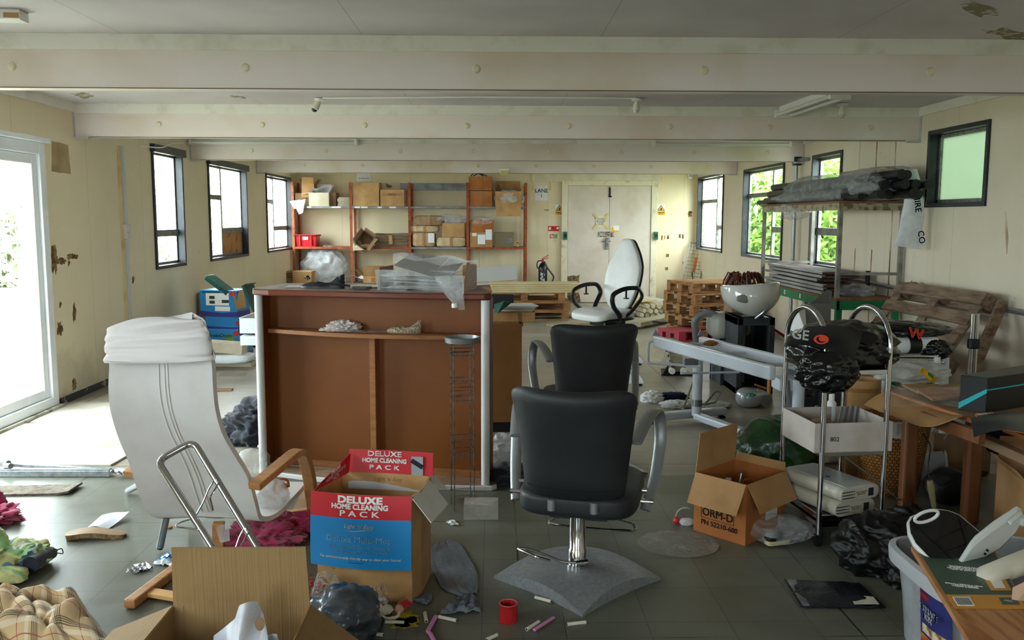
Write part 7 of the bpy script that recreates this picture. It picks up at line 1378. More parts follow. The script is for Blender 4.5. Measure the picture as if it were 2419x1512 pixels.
def hg(u, v):
    a = 2 * pi * u; c0 = D(2150, 400, 7.1); c1 = D(2150, 585, 7.1); c = c0.lerp(c1, v) + V((.03 * sin(v * 4), 0, 0)); w = .055 + .035 * v + .03 * v * v + .02 * NZ.noise(V((u * 4, v * 3, 1))); return c + V((w * cos(a) * (1 + .15 * NZ.noise(V((cos(a) * 2, v * 5, 3)))), .05 * sin(a) * (1 - .5 * v), -.02 * cos(a) * v))
MB().sheet(hg, 32, 30).build('film', filmmat('white_bag_film', opac=.62, rough=.3, body='#e2e6ea', bump=.6, bs=18), t, world=True, smooth=True)
pm = Matrix.Translation(D(2166, 475, 7.03)) @ Matrix.Rotation(R(90), 4, 'X') @ Matrix.Rotation(R(-80), 4, 'Z'); text('SHIRE', M('print_blue', '#2a6fb8', .5), t, None, .07, matrix=pm, world=True, bold=.002); pm = Matrix.Translation(D(2176, 560, 7.03)) @ Matrix.Rotation(R(90), 4, 'X') @ Matrix.Rotation(R(-80), 4, 'Z'); text('CO', MATS['print_blue'], t, None, .07, matrix=pm, world=True, bold=.002)
lump('plastic_bag', 'clear plastic scrunched over the pipes near the hanging bag', 'plastic film', D(2075, 440, 7.3), (.22, .16, .09), m_wrapf, amp=.25, freq=2.2)
lump('plastic_bag', 'clear bag drooping below the far end of the steel frame top', 'plastic film', D(1873, 500, 8.6), (.14, .1, .07), m_clear, amp=.3, freq=2.2)
# stack of laminated panels on the bench
m_lp = M('grey_panel_edge', '#a7a6a4', .5, col2='#8b8886', ns=6, stretch=(1, .5, 4)); m_lp2 = M('rust_panel_face', '#5a4038', .7, col2='#3b2c28', ns=6)
for k in range(6):
    z = BZ + .005 + k * .034; x = 3.06 + random.uniform(-.03, .03) - (.02 if k < 3 else -.01); y = 7.85 + (.25 if k > 2 else 0) + random.uniform(-.05, .05); t = thing('laminated_board', ('lowest', 'second', 'third', 'fourth', 'fifth', 'topmost')[k] + ' long grey-edged panel in the stack on the green bench', 'panel', (x + .1, y + .7, z), random.uniform(-.02, .02), 'grey-edged panels stacked on the green bench')
    MB().bb((-.15, -.75, 0), (.2, .85, .022)).build('face', m_lp2, t); MB().bb((-.155, -.76, .004), (-.148, .86, .028)).bb((-.15, -.76, .022), (-.12, .86, .028)).build('edge_trim', m_lp, t)
lump('plastic_film', 'clear film crumpled at the near end of the panel stack', 'plastic film', (3.25, 7.75, BZ + .05), (.13, .08, .05), m_clear, amp=.4, freq=2.5, floor=BZ + .002)
# pipes on the right wall
t = thing('wall_pipe', 'grey steel pipe with an elbow running down the wall between the right windows', 'pipe', (3.50, 10.2, 0)); MB().tube(fillet([(3.56, 9.95, 2.16), (3.50, 10.2, 2.16), (3.50, 10.2, 0.03)], .03), .022, 10).build('pipe', m_gtube, t, world=True, smooth=True); MB().bb((3.46, 10.16, 2.10), (3.55, 10.24, 2.2)).build('elbow', m_blk, t, world=True, bevel=.01); MB().cyl((3.50, 10.2, .0), (3.50, 10.2, .05), .04).build('flange', m_gtube, t, world=True)
MB().tube([(3.52, 9.6, .92), (3.52, 7.4, .88), (3.52, 5.0, .86)], .018, 8).build('wall_conduit', m_gtube, label='grey conduit running low along the right wall', cat='conduit', smooth=True)
q = XW(2055, 650, 3.5); MB().cyl(q + V((-.02, 0, -.1)), q + V((-.02, 0, .04)), .02).build('valve', m_ink, label='small dark valve on the low wall conduit', cat='valve'); lump('wire_tangle', 'tangle of yellow and blue cable ends on the wall conduit', 'cable', XW(2150, 685, 3.47), (.05, .07, .05), M('coloured_cable', '#b89a3c', .5, col2='#3f6f9c', ns=30, lo=.5, hi=.52), amp=.6, freq=4)
# leaning pallet
Ax = V((.09, -1, 0)).normalized(); Ay = V((.545, 0, .838)).normalized(); Az = Ax.cross(Ay).normalized(); Ay = Az.cross(Ax).normalized()
if Az.x > 0: Ax = -Ax; Az = Ax.cross(Ay).normalized()
mm = Matrix((Ax, Ay, Az)).transposed(); w_, d_ = 1.12, 1.1; ctr = V((3.36, 6.52, .98)) - Ay * d_ / 2 - Az * .13
pallet('weathered grey-brown pallet leaning against the right wall', ctr, rot=mm.to_euler(), w=w_, d=d_, mat=MATS['grey_pallet_wood'], nb=7)
MB().beam(XW(2368, 715, 3.50), XW(2292, 890, 3.12), .07, .03, up=(0, 1, 0)).build('timber_prop', MATS['grey_pallet_wood'], label='dark timber leaning beside the pallet against the right wall', cat='timber')
# =============== CHROME TROLLEY ===============
def gl(x, y): return V((x, y, 0))
FL = G(1932, 1290); FR = gl(D(2083, 1200, 3.86).x, 3.86); BL = gl(D(1847, 1100, 4.22).x, 4.22); BR = gl(D(1992, 1000, 4.24).x, 4.24)
t = thing('chrome_trolley', 'three-tier chrome salon trolley with two hooped end frames', 'trolley', (FL + BR) / 2); AZ = D(1870, 727, 4.0).z
for a, b in ((BL, FL), (BR, FR)):
    m = (a + b) / 2; h = (b - a) / 2; top = [m + h * -cos(R(x)) + V((0, 0, AZ - .17 + .17 * sin(R(x)))) for x in range(0, 181, 12)]
    MB().tube([a + V((0, 0, .05))] + top + [b + V((0, 0, .05))], .0125, 12).build('hoop_frame', m_chrome, t, world=True, smooth=True)
for c in (FL, FR, BL, BR):
    k = MB().cyl(c + V((-.012, 0, .022)), c + V((.012, 0, .022)), .022, seg=16); k.bb(c + V((-.016, -.012, .02)), c + V((.016, .012, .055))); k.build('castor', m_pblk, t, world=True, smooth=True)
def tier(z, nm='shelf', rim=.0):
    P = [p + V((0, 0, z)) for p in (FL, FR, BR, BL)]; o = MB().prism(P, (0, 0, .006)).build(nm, M('dull_steel_tray', '#6e6c69', .35, .7, col2='#55504a', ns=9), t, world=True)
    e = MB(); 
    for i in range(4): e.beam(P[i], P[(i + 1) % 4], .012, .022)
    e.build('shelf_edge', m_chrome, o, world=True, bevel=.002)
Z2 = D(1925, 1073, 3.83).z; Z1 = D(1945, 1218, 3.85).z; Z3 = .80
for z in (Z1, Z2, Z3): tier(z)
tier(.10, 'lower_tray')
for dz in (.05, .09):
    MB().cyl(BL + V((0, 0, Z3 + dz)), FL + V((0, 0, Z3 + dz)), .005).build('side_rail', m_chrome, t, world=True, smooth=True)
tc_ = (FL + FR + BL + BR) / 4
# bag on the top tier, with printing
m_bag = M('black_glossy_plastic', '#0c0d0f', .18, spec=.7, bump=.5, bs=22); c0 = tc_ + V((.02, -.02, Z3 + .085))
t = thing('black_bag', 'glossy black printed carrier bag slumped over the top tier of the chrome trolley', 'bag', tc_ + V((0, 0, Z3)))
MB().blob(c0 + V((0, 0, .0)), (.24, .19, .12), amp=.13, freq=1.5, seed=3, sub=5, floor=Z3 + .008).build('bag_body', m_bag, t, world=True, smooth=True, ang=70); MB().blob(D(1955, 878, 3.72), (.13, .07, .085), amp=.16, freq=1.8, seed=8, sub=5).build('bag_droop', m_bag, t, world=True, smooth=True, ang=70)
m_mbag = M('black_matt_film', '#15171c', .4)
S_ = [D(1858, 812, 3.74), D(2015, 852, 3.70), D(2035, 785, 3.86), D(1905, 772, 3.88)]
MB().sheet(lambda u, v: S_[0].lerp(S_[1], u).lerp(S_[3].lerp(S_[2], u), v) + V((0, -.035 * sin(pi * v) * sin(pi * u) - .012, .02 * sin(pi * u))), 20, 14, .002).build('printed_face', m_mbag, t, world=True, smooth=True)
pm = Matrix.Translation(D(1890, 792, 3.70)) @ Matrix.Rotation(R(78), 4, 'X') @ Matrix.Rotation(R(-8), 4, 'Z'); text('GE', m_pki, t, None, .06, matrix=pm, world=True, bold=.002)
MB().lathe([(.024, 0), (.034, .0), (.034, .002), (.024, .002)], (0, 0, 0), 24, cap=False).xf(Matrix.Translation(D(1940, 802, 3.70)) @ Matrix.Rotation(R(75), 4, 'X') @ Matrix.Diagonal((.95, .6, 1, 1))).build('orange_emblem', M('orange_red_print', '#e0482a', .5), t, world=True)
MB().lathe([(.0, 0), (.026, .0), (.026, .002), (0, .002)], (0, 0, 0), 24, cap=False).xf(Matrix.Translation(D(1944, 800, 3.705)) @ Matrix.Rotation(R(75), 4, 'X') @ Matrix.Diagonal((.7, .5, 1, 1))).build('orange_emblem', MATS['orange_red_print'], t, world=True)
# open white box on the middle tier
rzT = math.atan2((FR - FL).y, (FR - FL).x); c = carton('dirty white open box on the middle tier of the chrome trolley', tc_ + V((-.0, -.03, Z2 + .008)), .37, .34, .135, rzT - .02, M('dirty_white_card', '#cbc2bd', .75, col2='#b3a79e', ns=4), flaps=(None, None, None, None), inner=m_cardp)
text('802', m_ink, c, (-.09, -.171, .06), .03, RT)
MB().sheet(lambda u, v: V((-.18 + .16 * u, -.14 + .07 * v, .13 + .02 * sin(u * 5) * u)), 8, 4, .002).build('torn_flap', m_cardg, c)
for k in range(4): MB().cyl(tc_ + V((.02 + .03 * k, .0, Z2 + .07)), tc_ + V((.06 + .03 * k, .05 + .01 * k, Z2 + .16)), .007, seg=8).build('metal_rod', m_gtube, label=('leftmost', 'second', 'third', 'rightmost')[k] + ' grey metal rod poking out of the dirty white box on the trolley', cat='rod', group='grey rods in the white box')
t = thing('white_bottle', 'white plastic bottle standing behind the dirty white box on the trolley', 'bottle', D(1964, 955, 4.20).copy()); t.location.z = Z2 + .007; MW[t.name] = Matrix.Translation(t.location); MB().lathe([(.022, 0), (.024, .005), (.024, .15), (.012, .165)], (0, 0, 0), 18).build('bottle_body', m_upvc, t, smooth=True); MB().lathe([(.013, .165), (.014, .168), (.013, .20), (.011, .203)], (0, 0, 0), 14).build('cap', m_wht, t, smooth=True)
# two identical white devices on the bottom tier
m_dev = M('cream_device_plastic', '#cfcbbd', .35); m_devt = M('pale_grey_device_top', '#c4c8c8', .35)
def device(lab, z, dx, rz, top):
    t = thing('network_device', lab, 'electronic device', tc_ + V((dx, -.02, z)), rz, 'stacked cream devices'); h = .066; prof = []
    for i in range(9): a = R(-90 + 180 * i / 8); prof.append((.085 + h / 2 * cos(a), h / 2 + h / 2 * sin(a)))
    prof += [(-x, z_) for x, z_ in prof[::-1]]; MB().prism([V((x, -.19, z_)) for x, z_ in prof], (0, .38, 0)).build('case', m_dev, t, smooth=True, ang=30, bevel=.002)
    MB().bb((-.082, -.188, h), (.082, .188, h + .0015)).build('top_panel', m_devt if top else m_dev, t); MB().bb((.05, -.1925, .014), (.08, -.19, .05)).build('power_socket', m_ink, t)
    v = MB()
    for i in range(6):
        for j in range(3): v.cyl((-.09 + i * .011, -.1912, .018 + j * .014), (-.11 + i * .014, -.19, .018 + j * .014), .002, seg=5)
    v.build('vent_holes', m_ink, t); text('INPUT 100-240V 50Hz\nMODEL  0120  CE\nSERIAL 07735-26', m_cardg, t, (.005, -.191, h / 2), .007, RT, ext=.0003)
    if top: MB().lathe([(.012, 0), (.012, .001)], (-.03, -.02, h + .0015), 16, sx=1.2).build('blue_mark', M('blue_oval', '#2a5a9a', .4), t)
device('upper of two cream rounded electronic devices on the bottom tier of the trolley', Z1 + .075, -.015, rzT + .30, True); device('lower of two cream rounded electronic devices on the bottom tier of the trolley', Z1 + .007, -.03, rzT + .26, False)
# =============== GREEN SACK, ORM-D BOX, FLOOR BITS ===============
m_gsk = M('dark_green_sack', '#123016', .25, spec=.6, bump=.5, bs=12, col2='#1c4416', ns=3)
MB().blob((1.60, 4.80, .16), (.25, .19, .21), amp=.09, freq=1.2, seed=6, sub=5, floor=0.).blob((1.44, 4.68, .17), (.06, .05, .03), amp=.4, freq=2, seed=2, sub=4).build('green_sack', m_gsk, label='dark green plastic sack behind the open box', cat='sack', smooth=True, ang=75)
P0, P1 = G(1638, 1252), G(1760, 1290); ux_ = (P1 - P0).normalized(); uy_ = V((-ux_.y, ux_.x, 0)); w = (P1 - P0).length; dd = .34; c = carton('open orange-brown box marked ORM-D with its flaps folded out', (P0 + P1) / 2 + uy_ * dd / 2, w, dd, .285, math.atan2(ux_.y, ux_.x), M('orange_brown_carton', '#b06c34', .8, col2='#9c5c2a', ns=3), flaps=((152, .15), (150, .14), (12, .04), (-4, .19)), inner=m_card)
text('ORM-D', m_ink, c, (-.01, -dd / 2 - .0015, .105), .052, RT, bold=.0012); text('PN 52210-600', m_ink, c, (.0, -dd / 2 - .0015, .055), .034, RT, bold=.001)
f = MB()
for a, b in (((-.10, .135), (.08, .137)), ((-.10, .077), (.08, .079))): f.bb((a[0], -dd / 2 - .0015, a[1]), (b[0], -dd / 2, b[1]))
f.bb((-.10, -dd / 2 - .0015, .077), (-.098, -dd / 2, .137)).bb((.078, -dd / 2 - .0015, .077), (.08, -dd / 2, .137)); f.build('stamp_frame', m_ink, c)
MB().bb((w / 2, -.0, .08), (w / 2 + .0015, .10, .13)).build('shipping_label', m_pap2, c)
cc = (P0 + P1) / 2 + uy_ * dd / 2; MB().cyl(cc + V((-.06, .0, .12)), cc + V((-.055, .01, .25)), .015, seg=12).build('white_tube', m_upvc, label='short white tube standing in the open ORM-D box', cat='tube', smooth=True); MB().cyl(cc + V((-.02, -.01, .15)), cc + V((.01, .02, .27)), .006, seg=8).build('grey_rod', m_gtube, label='thin grey rod beside the white tube in the ORM-D box', cat='rod', smooth=True); MB().tube(arc(cc + V((.05, .05, .17)), .06, 0, 180, 14, (1, .3, 0)), .006, 6).build('wire_loop', m_cardo, label='coppery hoop inside the ORM-D box', cat='hoop', smooth=True)
q = G(1852, 1290); MB().blob((q.x, q.y + .08, .05), (.15, .11, .06), amp=.14, freq=1.6, seed=31, sub=5, floor=.002).build('clear_bag', m_clear, label='clear plastic bag on the floor beside the trolley castor, holding a brush', cat='bag', smooth=True, ang=75)
t = thing('shoe_brush', 'small black and cream brush inside the clear plastic bag', 'brush', (q.x - .02, q.y + .01, .005), R(18)); pad(0, 0, .035, .075, .028, .014, .6).build('black_back', m_blk, t, smooth=True); pad(-.012, 0, .014, .06, .024, .012, .4).build('cream_bristles', M('cream_bristle', '#cfc394', .8), t, smooth=True)
q = G(1602, 1286); mb = MB(); mb.sheet(lambda u, v: V((q.x + (.185 + .01 * NZ.noise(V((cos(2 * pi * u) * 2, sin(2 * pi * u) * 2, 1)))) * v * cos(2 * pi * u), q.y + .165 * v * sin(2 * pi * u), .003 + .008 * abs(NZ.noise(V((v * cos(6.28 * u) * 6, v * sin(6.28 * u) * 6, 3)))))), 48, 14); mb.build('film_disc', filmmat('grey_film_disc', opac=.3, rough=.35, body='#aaa49a', bump=1., bs=50), label='round disc of crinkled translucent film on the floor by the ORM-D box', cat='film disc', smooth=True)
q = G(1598, 1238); t = thing('red_ball', 'small red ball ornament on a curved clear stem beside the ORM-D box', 'ornament', q); MB().lathe([(.001, 0), (.012, .004), (.018, .018), (.012, .032), (.001, .036)], (0, 0, 0), 16, cap=False).build('ball', m_red, t, smooth=True); MB().tube(arc((.045, .02, .03), .045, 180, 60, 10), .004, 6).build('stem', m_clear, t, smooth=True); crum('plastic_scrap', 'small clear crumpled plastic scrap beside the red ball', 'scrap', 1622, 1240, (.035, .02, .02), m_milky)
m_sack = M('black_bin_bag', '#09090a', .42, spec=.4, bump=.35, bs=10)
mb = MB().blob((1.66, 3.56, .10), (.19, .15, .14), amp=.17, freq=1.3, seed=17, sub=6, floor=.0).blob((1.74, 3.40, .06), (.14, .11, .10), amp=.16, freq=1.6, seed=7, sub=5, floor=0.).blob((1.80, 3.66, .12), (.10, .08, .12), amp=.16, freq=1.6, seed=9, sub=5, floor=0.); mb.build('bin_bag', m_sack, label='big slumped black bin bag on the floor before the trolley', cat='bag', smooth=True, ang=75)
t = thing('black_packet', 'flat black plastic packet with a white label on the dark floor', 'packet', G(1970, 1410)); P = [G(1853, 1373), G(2030, 1382), G(2092, 1441), G(1893, 1439)]; MB().sheet(lambda u, v: P[0].lerp(P[1], u).lerp(P[3].lerp(P[2], u), v) + V((0, 0, .006 + .012 * sin(pi * u) * sin(pi * v) + .004 * NZ.noise(V((u * 7, v * 5, 1))))), 26, 12, .004).build('packet', M('dark_blue_black_film', '#191c24', .25, spec=.6, bump=.5, bs=30), t, world=True, smooth=True); MB().prism([p + V((0, 0, .014)) for p in (G(2004, 1413), G(2062, 1418), G(2077, 1436), G(2018, 1436))], (0, 0, .001)).build('label', m_pap2, t, world=True)
MB().prism([p + V((0, 0, .010)) for p in (G(1858, 1375), G(1880, 1376), G(1912, 1437), G(1896, 1437))], (0, 0, .002)).build('clear_hem', m_clear, t, world=True)
# =============== BOXES, STOOL, POLE BEHIND THE TROLLEY ===============
a = G(1895, 1062); b = G(2008, 1062); t = thing('dark_grey_box', 'tall dark grey box with big white vertical letters behind the trolley', 'box', ((a.x + b.x) / 2, a.y + .2, 0)); hw_ = (b.x - a.x) / 2; hz = .74; m_dg = M('dark_grey_card', '#43464b', .6); m_dg2 = M('grey_card_inner', '#6d6b66', .7)
f = MB(); f.bb((-hw_, -.2, 0), (hw_, -.19, hz)).bb((-hw_, .19, 0), (hw_, .2, hz)).bb((-hw_, -.2, 0), (-hw_ + .006, .2, hz)).bb((hw_ - .006, -.2, 0), (hw_, .2, hz)); f.build('box_body', m_dg, t)
MB().bb((-hw_ - .0, -.203, .02), (-hw_ + .09, -.2, hz - .02)).build('black_band', m_ink, t)
text('USI', m_pki, t, (-hw_ + .04, -.205, hz * .55), .09, (pi / 2, -pi / 2, 0), bold=.002); text('dsn', m_pki, t, (-hw_ + .075, -.205, hz * .35), .05, (pi / 2, -pi / 2, 0))
MB().quadbox([V(p) for p in ((-hw_, -.2, hz), (-hw_ + .004, -.2, hz), (-hw_ + .004, .15, hz), (-hw_, .15, hz), (-hw_ - .06, -.18, hz + .17), (-hw_ - .056, -.18, hz + .17), (-hw_ + .1, .15, hz + .19), (-hw_ + .096, .15, hz + .19))]).build('white_flap', m_paper, t); MB().quadbox([V(p) for p in ((-hw_ + .1, .19, hz), (hw_ - .01, .19, hz), (hw_ - .01, .195, hz), (-hw_ + .1, .195, hz), (-hw_ + .12, .22, hz + .17), (hw_ - .0, .22, hz + .17), (hw_, .225, hz + .17), (-hw_ + .12, .225, hz + .17))]).build('grey_flap', m_dg2, t)
MB().prism([V(p) for p in ((-.0, .23, hz + .165), (hw_, .23, hz + .165), (hw_ - .02, .16, hz + .26), (.10, .16, hz + .27), (.04, .2, hz + .2))], (0, .004, 0)).build('upper_flap', m_dg2, t)
q = D(2043, 925, 4.9); t = thing('round_ended_carton', 'open round-ended cardboard tub behind the trolley', 'box', (q.x, 4.95, 0)); zt = D(2043, 898, 4.9).z
pts = [V((.115 * cos(R(a_)) * 1.0, .09 * sin(R(a_)), 0)) for a_ in range(0, 360, 15)]; o_r = [(.11, 0), (.11, zt), (.104, zt), (.104, .05)]; MB().lathe(o_r, (0, 0, 0), 28, sy=.8).build('tub', m_card2, t, smooth=True, ang=30); MB().lathe([(.1115, zt - .07), (.1115, zt - .045)], (0, 0, 0), 28, sy=.8, cap=False).build('tape_band', m_ptape, t, smooth=True)
sY = 5.15; t = thing('white_stool', 'white tubular stool with a clear shelf behind the cluttered table', 'stool', (D(2150, 850, sY).x, sY, 0)); zz = D(2150, 835, sY).z; C4 = [D(2082, 850, sY - .12), D(2212, 862, sY - .14), D(2235, 835, sY + .15), D(2110, 825, sY + .17)]
for k, p in enumerate(C4): ft = V((p.x + (-.12 if k in (0, 3) else .06), p.y + (-.06 if k < 2 else .08), 0)); MB().cyl(ft, V((p.x, p.y, zz)), .019, seg=12).build('leg', m_upvc, t, world=True, smooth=True)
MB().tube([V((p.x, p.y, zz)) for p in C4], .009, 8, closed=True).tube([V((p.x, p.y, zz - .08)) for p in C4], .007, 8, closed=True).build('ring_rail', m_chrome, t, world=True, smooth=True); MB().prism([V((p.x, p.y, zz - .02)) for p in C4], (0, 0, .008)).build('clear_shelf', filmmat('perspex', opac=.35, rough=.1, body='#dfe3e6', bump=0), t, world=True)
q = D(2150, 815, sY); t = thing('padded_roll', 'white padded roll with a black strap lying on the white stool', 'cushion', (q.x, sY, zz + .0)); MB().tube([(-.17, 0, .05), (-.16, 0, .05), (.16, .02, .05), (.17, .02, .05)], [.035, .05, .05, .035], 18).build('roll', m_upvc, t, smooth=True); MB().tube([(-.02, 0, .05), (.05, .005, .05)], .052, 18).build('strap', m_pblk, t, smooth=True)
t = thing('black_bag', 'black carrier bag with an orange print draped over the padded roll on the stool', 'bag', (q.x, sY + .1, zz + .1)); MB().blob((q.x - .0, sY + .10, zz + .13), (.27, .12, .055), amp=.12, freq=1.5, seed=21, sub=5).blob(D(2210, 825, sY + .0), (.09, .07, .055), amp=.16, freq=1.8, seed=4, sub=5).blob(D(2055, 800, sY + .1), (.05, .05, .09), amp=.2, seed=5, sub=4).build('bag_body', m_bag, t, world=True, smooth=True, ang=75)
pm = Matrix.Translation(D(2163, 790, sY - .04)) @ Matrix.Rotation(R(70), 4, 'X') @ Matrix.Rotation(R(-12), 4, 'Z'); text('W', MATS['orange_red_print'], t, None, .085, matrix=pm, world=True, bold=.006)
q = D(2300, 880, 4.98); t = thing('chrome_pole', 'upright chrome pole with a black collar before the leaning pallet', 'pole', (q.x, 5.0, 0)); zp = D(2300, 742, 5.0).z; zc = D(2300, 812, 5.0).z
MB().cyl((-.013, 0, .02), (-.013, 0, zp), .012, seg=14).build('tube', m_chrome, t, smooth=True); MB().cyl((.013, 0, .02), (.013, 0, zp), .012, seg=14).build('tube', m_chrome, t, smooth=True); MB().bb((-.032, -.02, zc - .03), (.032, .02, zc + .03)).build('collar', m_pblk, t, bevel=.01); MB().lathe([(.12, 0), (.12, .015), (.03, .025)], (0, 0, 0), 24).build('foot', m_pblk, t, smooth=True)
# =============== CLUTTERED WOODEN TABLE ===============
m_ply = M('orange_edged_board', '#b9764a', .5, col2='#a5653c', ns=4, stretch=(.6, 5, 5)); m_tp = M('tan_table_top', '#a08158', .6, col2='#8a6c46', ns=3); m_lg = M('brown_table_leg', '#7c4e2e', .45, col2='#6a3f24', ns=3, stretch=(6, 6, .6)); TZ = .60
t = thing('wooden_table', 'low wooden table buried in clutter at the right edge of the room', 'table', (2.4, 4.2, 0)); TP = [G(2098, 924, TZ), G(2318, 996, TZ), V((2.30, 3.55, TZ)), V((2.95, 3.75, TZ)), V((2.85, 4.80, TZ))]
MB().prism([p - V((0, 0, .022)) for p in TP], (0, 0, .022)).build('table_top', m_ply, t, world=True, bevel=.002); MB().prism([p + V((.012, 0, .0005)) for p in TP], (0, 0, .0008)).build('top_surface', m_tp, t, world=True)
for x, y, w2 in ((2146, 1205, .07), (2296, 1240, .075)): q = G(x, y); MB().bb((q.x - w2 / 2, q.y, 0), (q.x + w2 / 2, q.y + .06, TZ - .022)).build('leg', m_lg, t, world=True, bevel=.012)
MB().bb((2.80, 4.6, 0), (2.86, 4.66, TZ - .022)).build('leg', m_lg, t, world=True, bevel=.01); MB().bb((2.85, 3.78, 0), (2.91, 3.84, TZ - .022)).build('leg', m_lg, t, world=True, bevel=.01); MB().beam(G(2180, 985, .55), G(2320, 1035, .55), .03, .055).build('apron', m_lg, t, world=True)
t = thing('low_bench', 'second low wooden bench with a pale board top at the right edge', 'bench', (2.5, 3.35, 0)); Q = [G(2368, 1010, .545), G(2480, 1052, .545), V((2.75, 3.2, .545)), V((2.62, 3.52, .545))]; MB().prism([p - V((0, 0, .02)) for p in Q], (0, 0, .02)).build('board_top', m_ply, t, world=True, bevel=.002); MB().beam(G(2312, 1033, .49), G(2500, 1118, .49), .05, .04).build('rail', M('dusty_wood_rail', '#8a6e52', .6), t, world=True, bevel=.003)
for p in (V((2.3, 3.45, 0)), V((2.70, 3.25, 0))): MB().bb(p, p + V((.04, .04, .52))).build('leg', m_lg, t, world=True)
K = [D(2046, 960, 4.42), D(2104, 927, 4.44), D(2312, 994, 3.86), D(2266, 985, 3.80), D(2195, 1012, 3.86), D(2120, 990, 4.12)]
kt, kb = [K[1], K[1].lerp(K[2], .5), K[2]], [K[0], K[5], K[4], D(2265, 992, 3.78)]
MB().sheet(lambda u, v: spl(kt, u).lerp(spl(kb, u), v) + V((-.01, 0, .012 * sin(pi * v) + .006)), 24, 10, .004).build('cardboard_sheet', m_card, label='curved brown cardboard sheet drooping off the near edge of the cluttered table', cat='cardboard', smooth=True)
for k, (pp, lab) in enumerate(((((2130, 912), (2215, 912), (2262, 930), (2170, 932)), 'upper small wooden board under clear film on the table'), (((2165, 925), (2260, 920), (2275, 940), (2202, 948)), 'lower small wooden board with an orange end on the table'))): MB().prism([G(x, y, TZ + .002 + .012 * k) for x, y in pp], (0, 0, .012)).build('wooden_board', m_tp if k == 0 else m_ply, label=lab, cat='board', bevel=.002)
MB().sheet(lambda u, v: G(2110 + 160 * u, 915 + 45 * v, TZ + .034).lerp(G(2110 + 160 * u, 915 + 45 * v, TZ + .034), 0) + V((0, 0, .012 * NZ.noise(V((u * 6, v * 5, 2))))), 20, 10).build('plastic_film', m_clear, label='clear crinkled film spread over the small boards on the table', cat='plastic film', smooth=True)
q = G(2165, 905, TZ); t = thing('carrier_bag', 'milky carrier bag with a yellow and green print on the back of the table', 'bag', (q.x, q.y + .05, TZ)); MB().blob((q.x, q.y + .08, TZ + .045), (.20, .12, .065), amp=.12, freq=1.6, seed=9, sub=5, floor=TZ + .003).build('bag_body', filmmat('milky_bag_film', opac=.4, rough=.3, body='#cfd0cb', bump=.7, bs=20), t, world=True, smooth=True, ang=75)
o_ = D(2190, 885, q.y - .06); MB().sheet(lambda u, v: o_ + V((-.035 + .09 * u, -.006 + .02 * v, .035 - .05 * u - .03 * v + .008 * sin(u * 7))), 12, 5, .001).build('yellow_print', m_yel, t, world=True, smooth=True); MB().sheet(lambda u, v: o_ + V((-.0 + .03 * u, -.009, .018 - .02 * u - .02 * v)), 6, 4, .001).build('green_print', M('leaf_green_print', '#3c8a3a', .5), t, world=True, smooth=True)
B4 = [G(2264, 968, TZ), G(2328, 977, TZ), G(2520, 945, TZ), G(2440, 935, TZ)]; t = thing('black_gift_carton', 'long black carton with a turquoise stripe on the cluttered table', 'box', B4[0]); m_bc = M('black_matt_card', '#1b1c20', .45); hb_ = .165
MB().quadbox([B4[0], B4[1], B4[2], B4[3]] + [p + V((0, 0, hb_)) for p in B4]).build('carton', m_bc, t, world=True, bevel=.003); m_tq = M('turquoise_print', '#22b6bf', .4)
nn = (B4[1] - B4[0]).cross(V((0, 0, 1))).normalized() * .0015; MB().prism([p + nn for p in (B4[0] + V((0, 0, .035)), B4[1] + V((0, 0, .115)), B4[1] + V((0, 0, .095)), B4[0] + V((0, 0, .0 + .005)))], nn).build('stripe', m_tq, t, world=True)
n2 = (B4[2] - B4[1]).cross(V((0, 0, 1))).normalized() * .0015; MB().prism([p + n2 for p in (B4[1] + V((0, 0, .112)), B4[2] + V((0, 0, .118)), B4[2] + V((0, 0, .112)), B4[1] + V((0, 0, .106)))], n2).build('stripe', m_tq, t, world=True)
P = [G(2282, 1012, .612), G(2318, 1036, .60), G(2410, 990, .61), G(2450, 1000, .61)]; MB().sheet(lambda u, v: G(2292, 990, .63).lerp(G(2450, 980, .62), u).lerp(G(2300, 1034, .585).lerp(G(2420, 1022, .60), u), v) + V((0, 0, .02 * sin(pi * u) + .012 * sin(pi * v))), 20, 10, .002).build('dark_foil_sheet', M('dark_slate_film', '#2b3036', .3, spec=.6), label='dark slate-coloured film sheet lying over the corner of the table', cat='film sheet', smooth=True)
MB().cyl(G(2306, 981, .615), G(2350, 977, .615), .008, seg=12).build('small_tube', M('white_red_tube', '#c9c4c0', .4, col2='#b8473a', ns=40, lo=.5, hi=.52), label='small white and red tube lying before the black carton', cat='tube', smooth=True)
q = G(2408, 1008, .565); t = thing('toy_peg', 'tiny brown and red wooden toy at the right edge of the table', 'toy', q); MB().lathe([(.009, 0), (.008, .03), (.004, .045), (.007, .055), (.001, .064)], (0, 0, 0), 12, cap=False).build('peg', m_lg, t, smooth=True); MB().cyl((-.012, 0, .05), (.02, 0, .06), .007, seg=8).build('red_top', m_red, t, smooth=True)
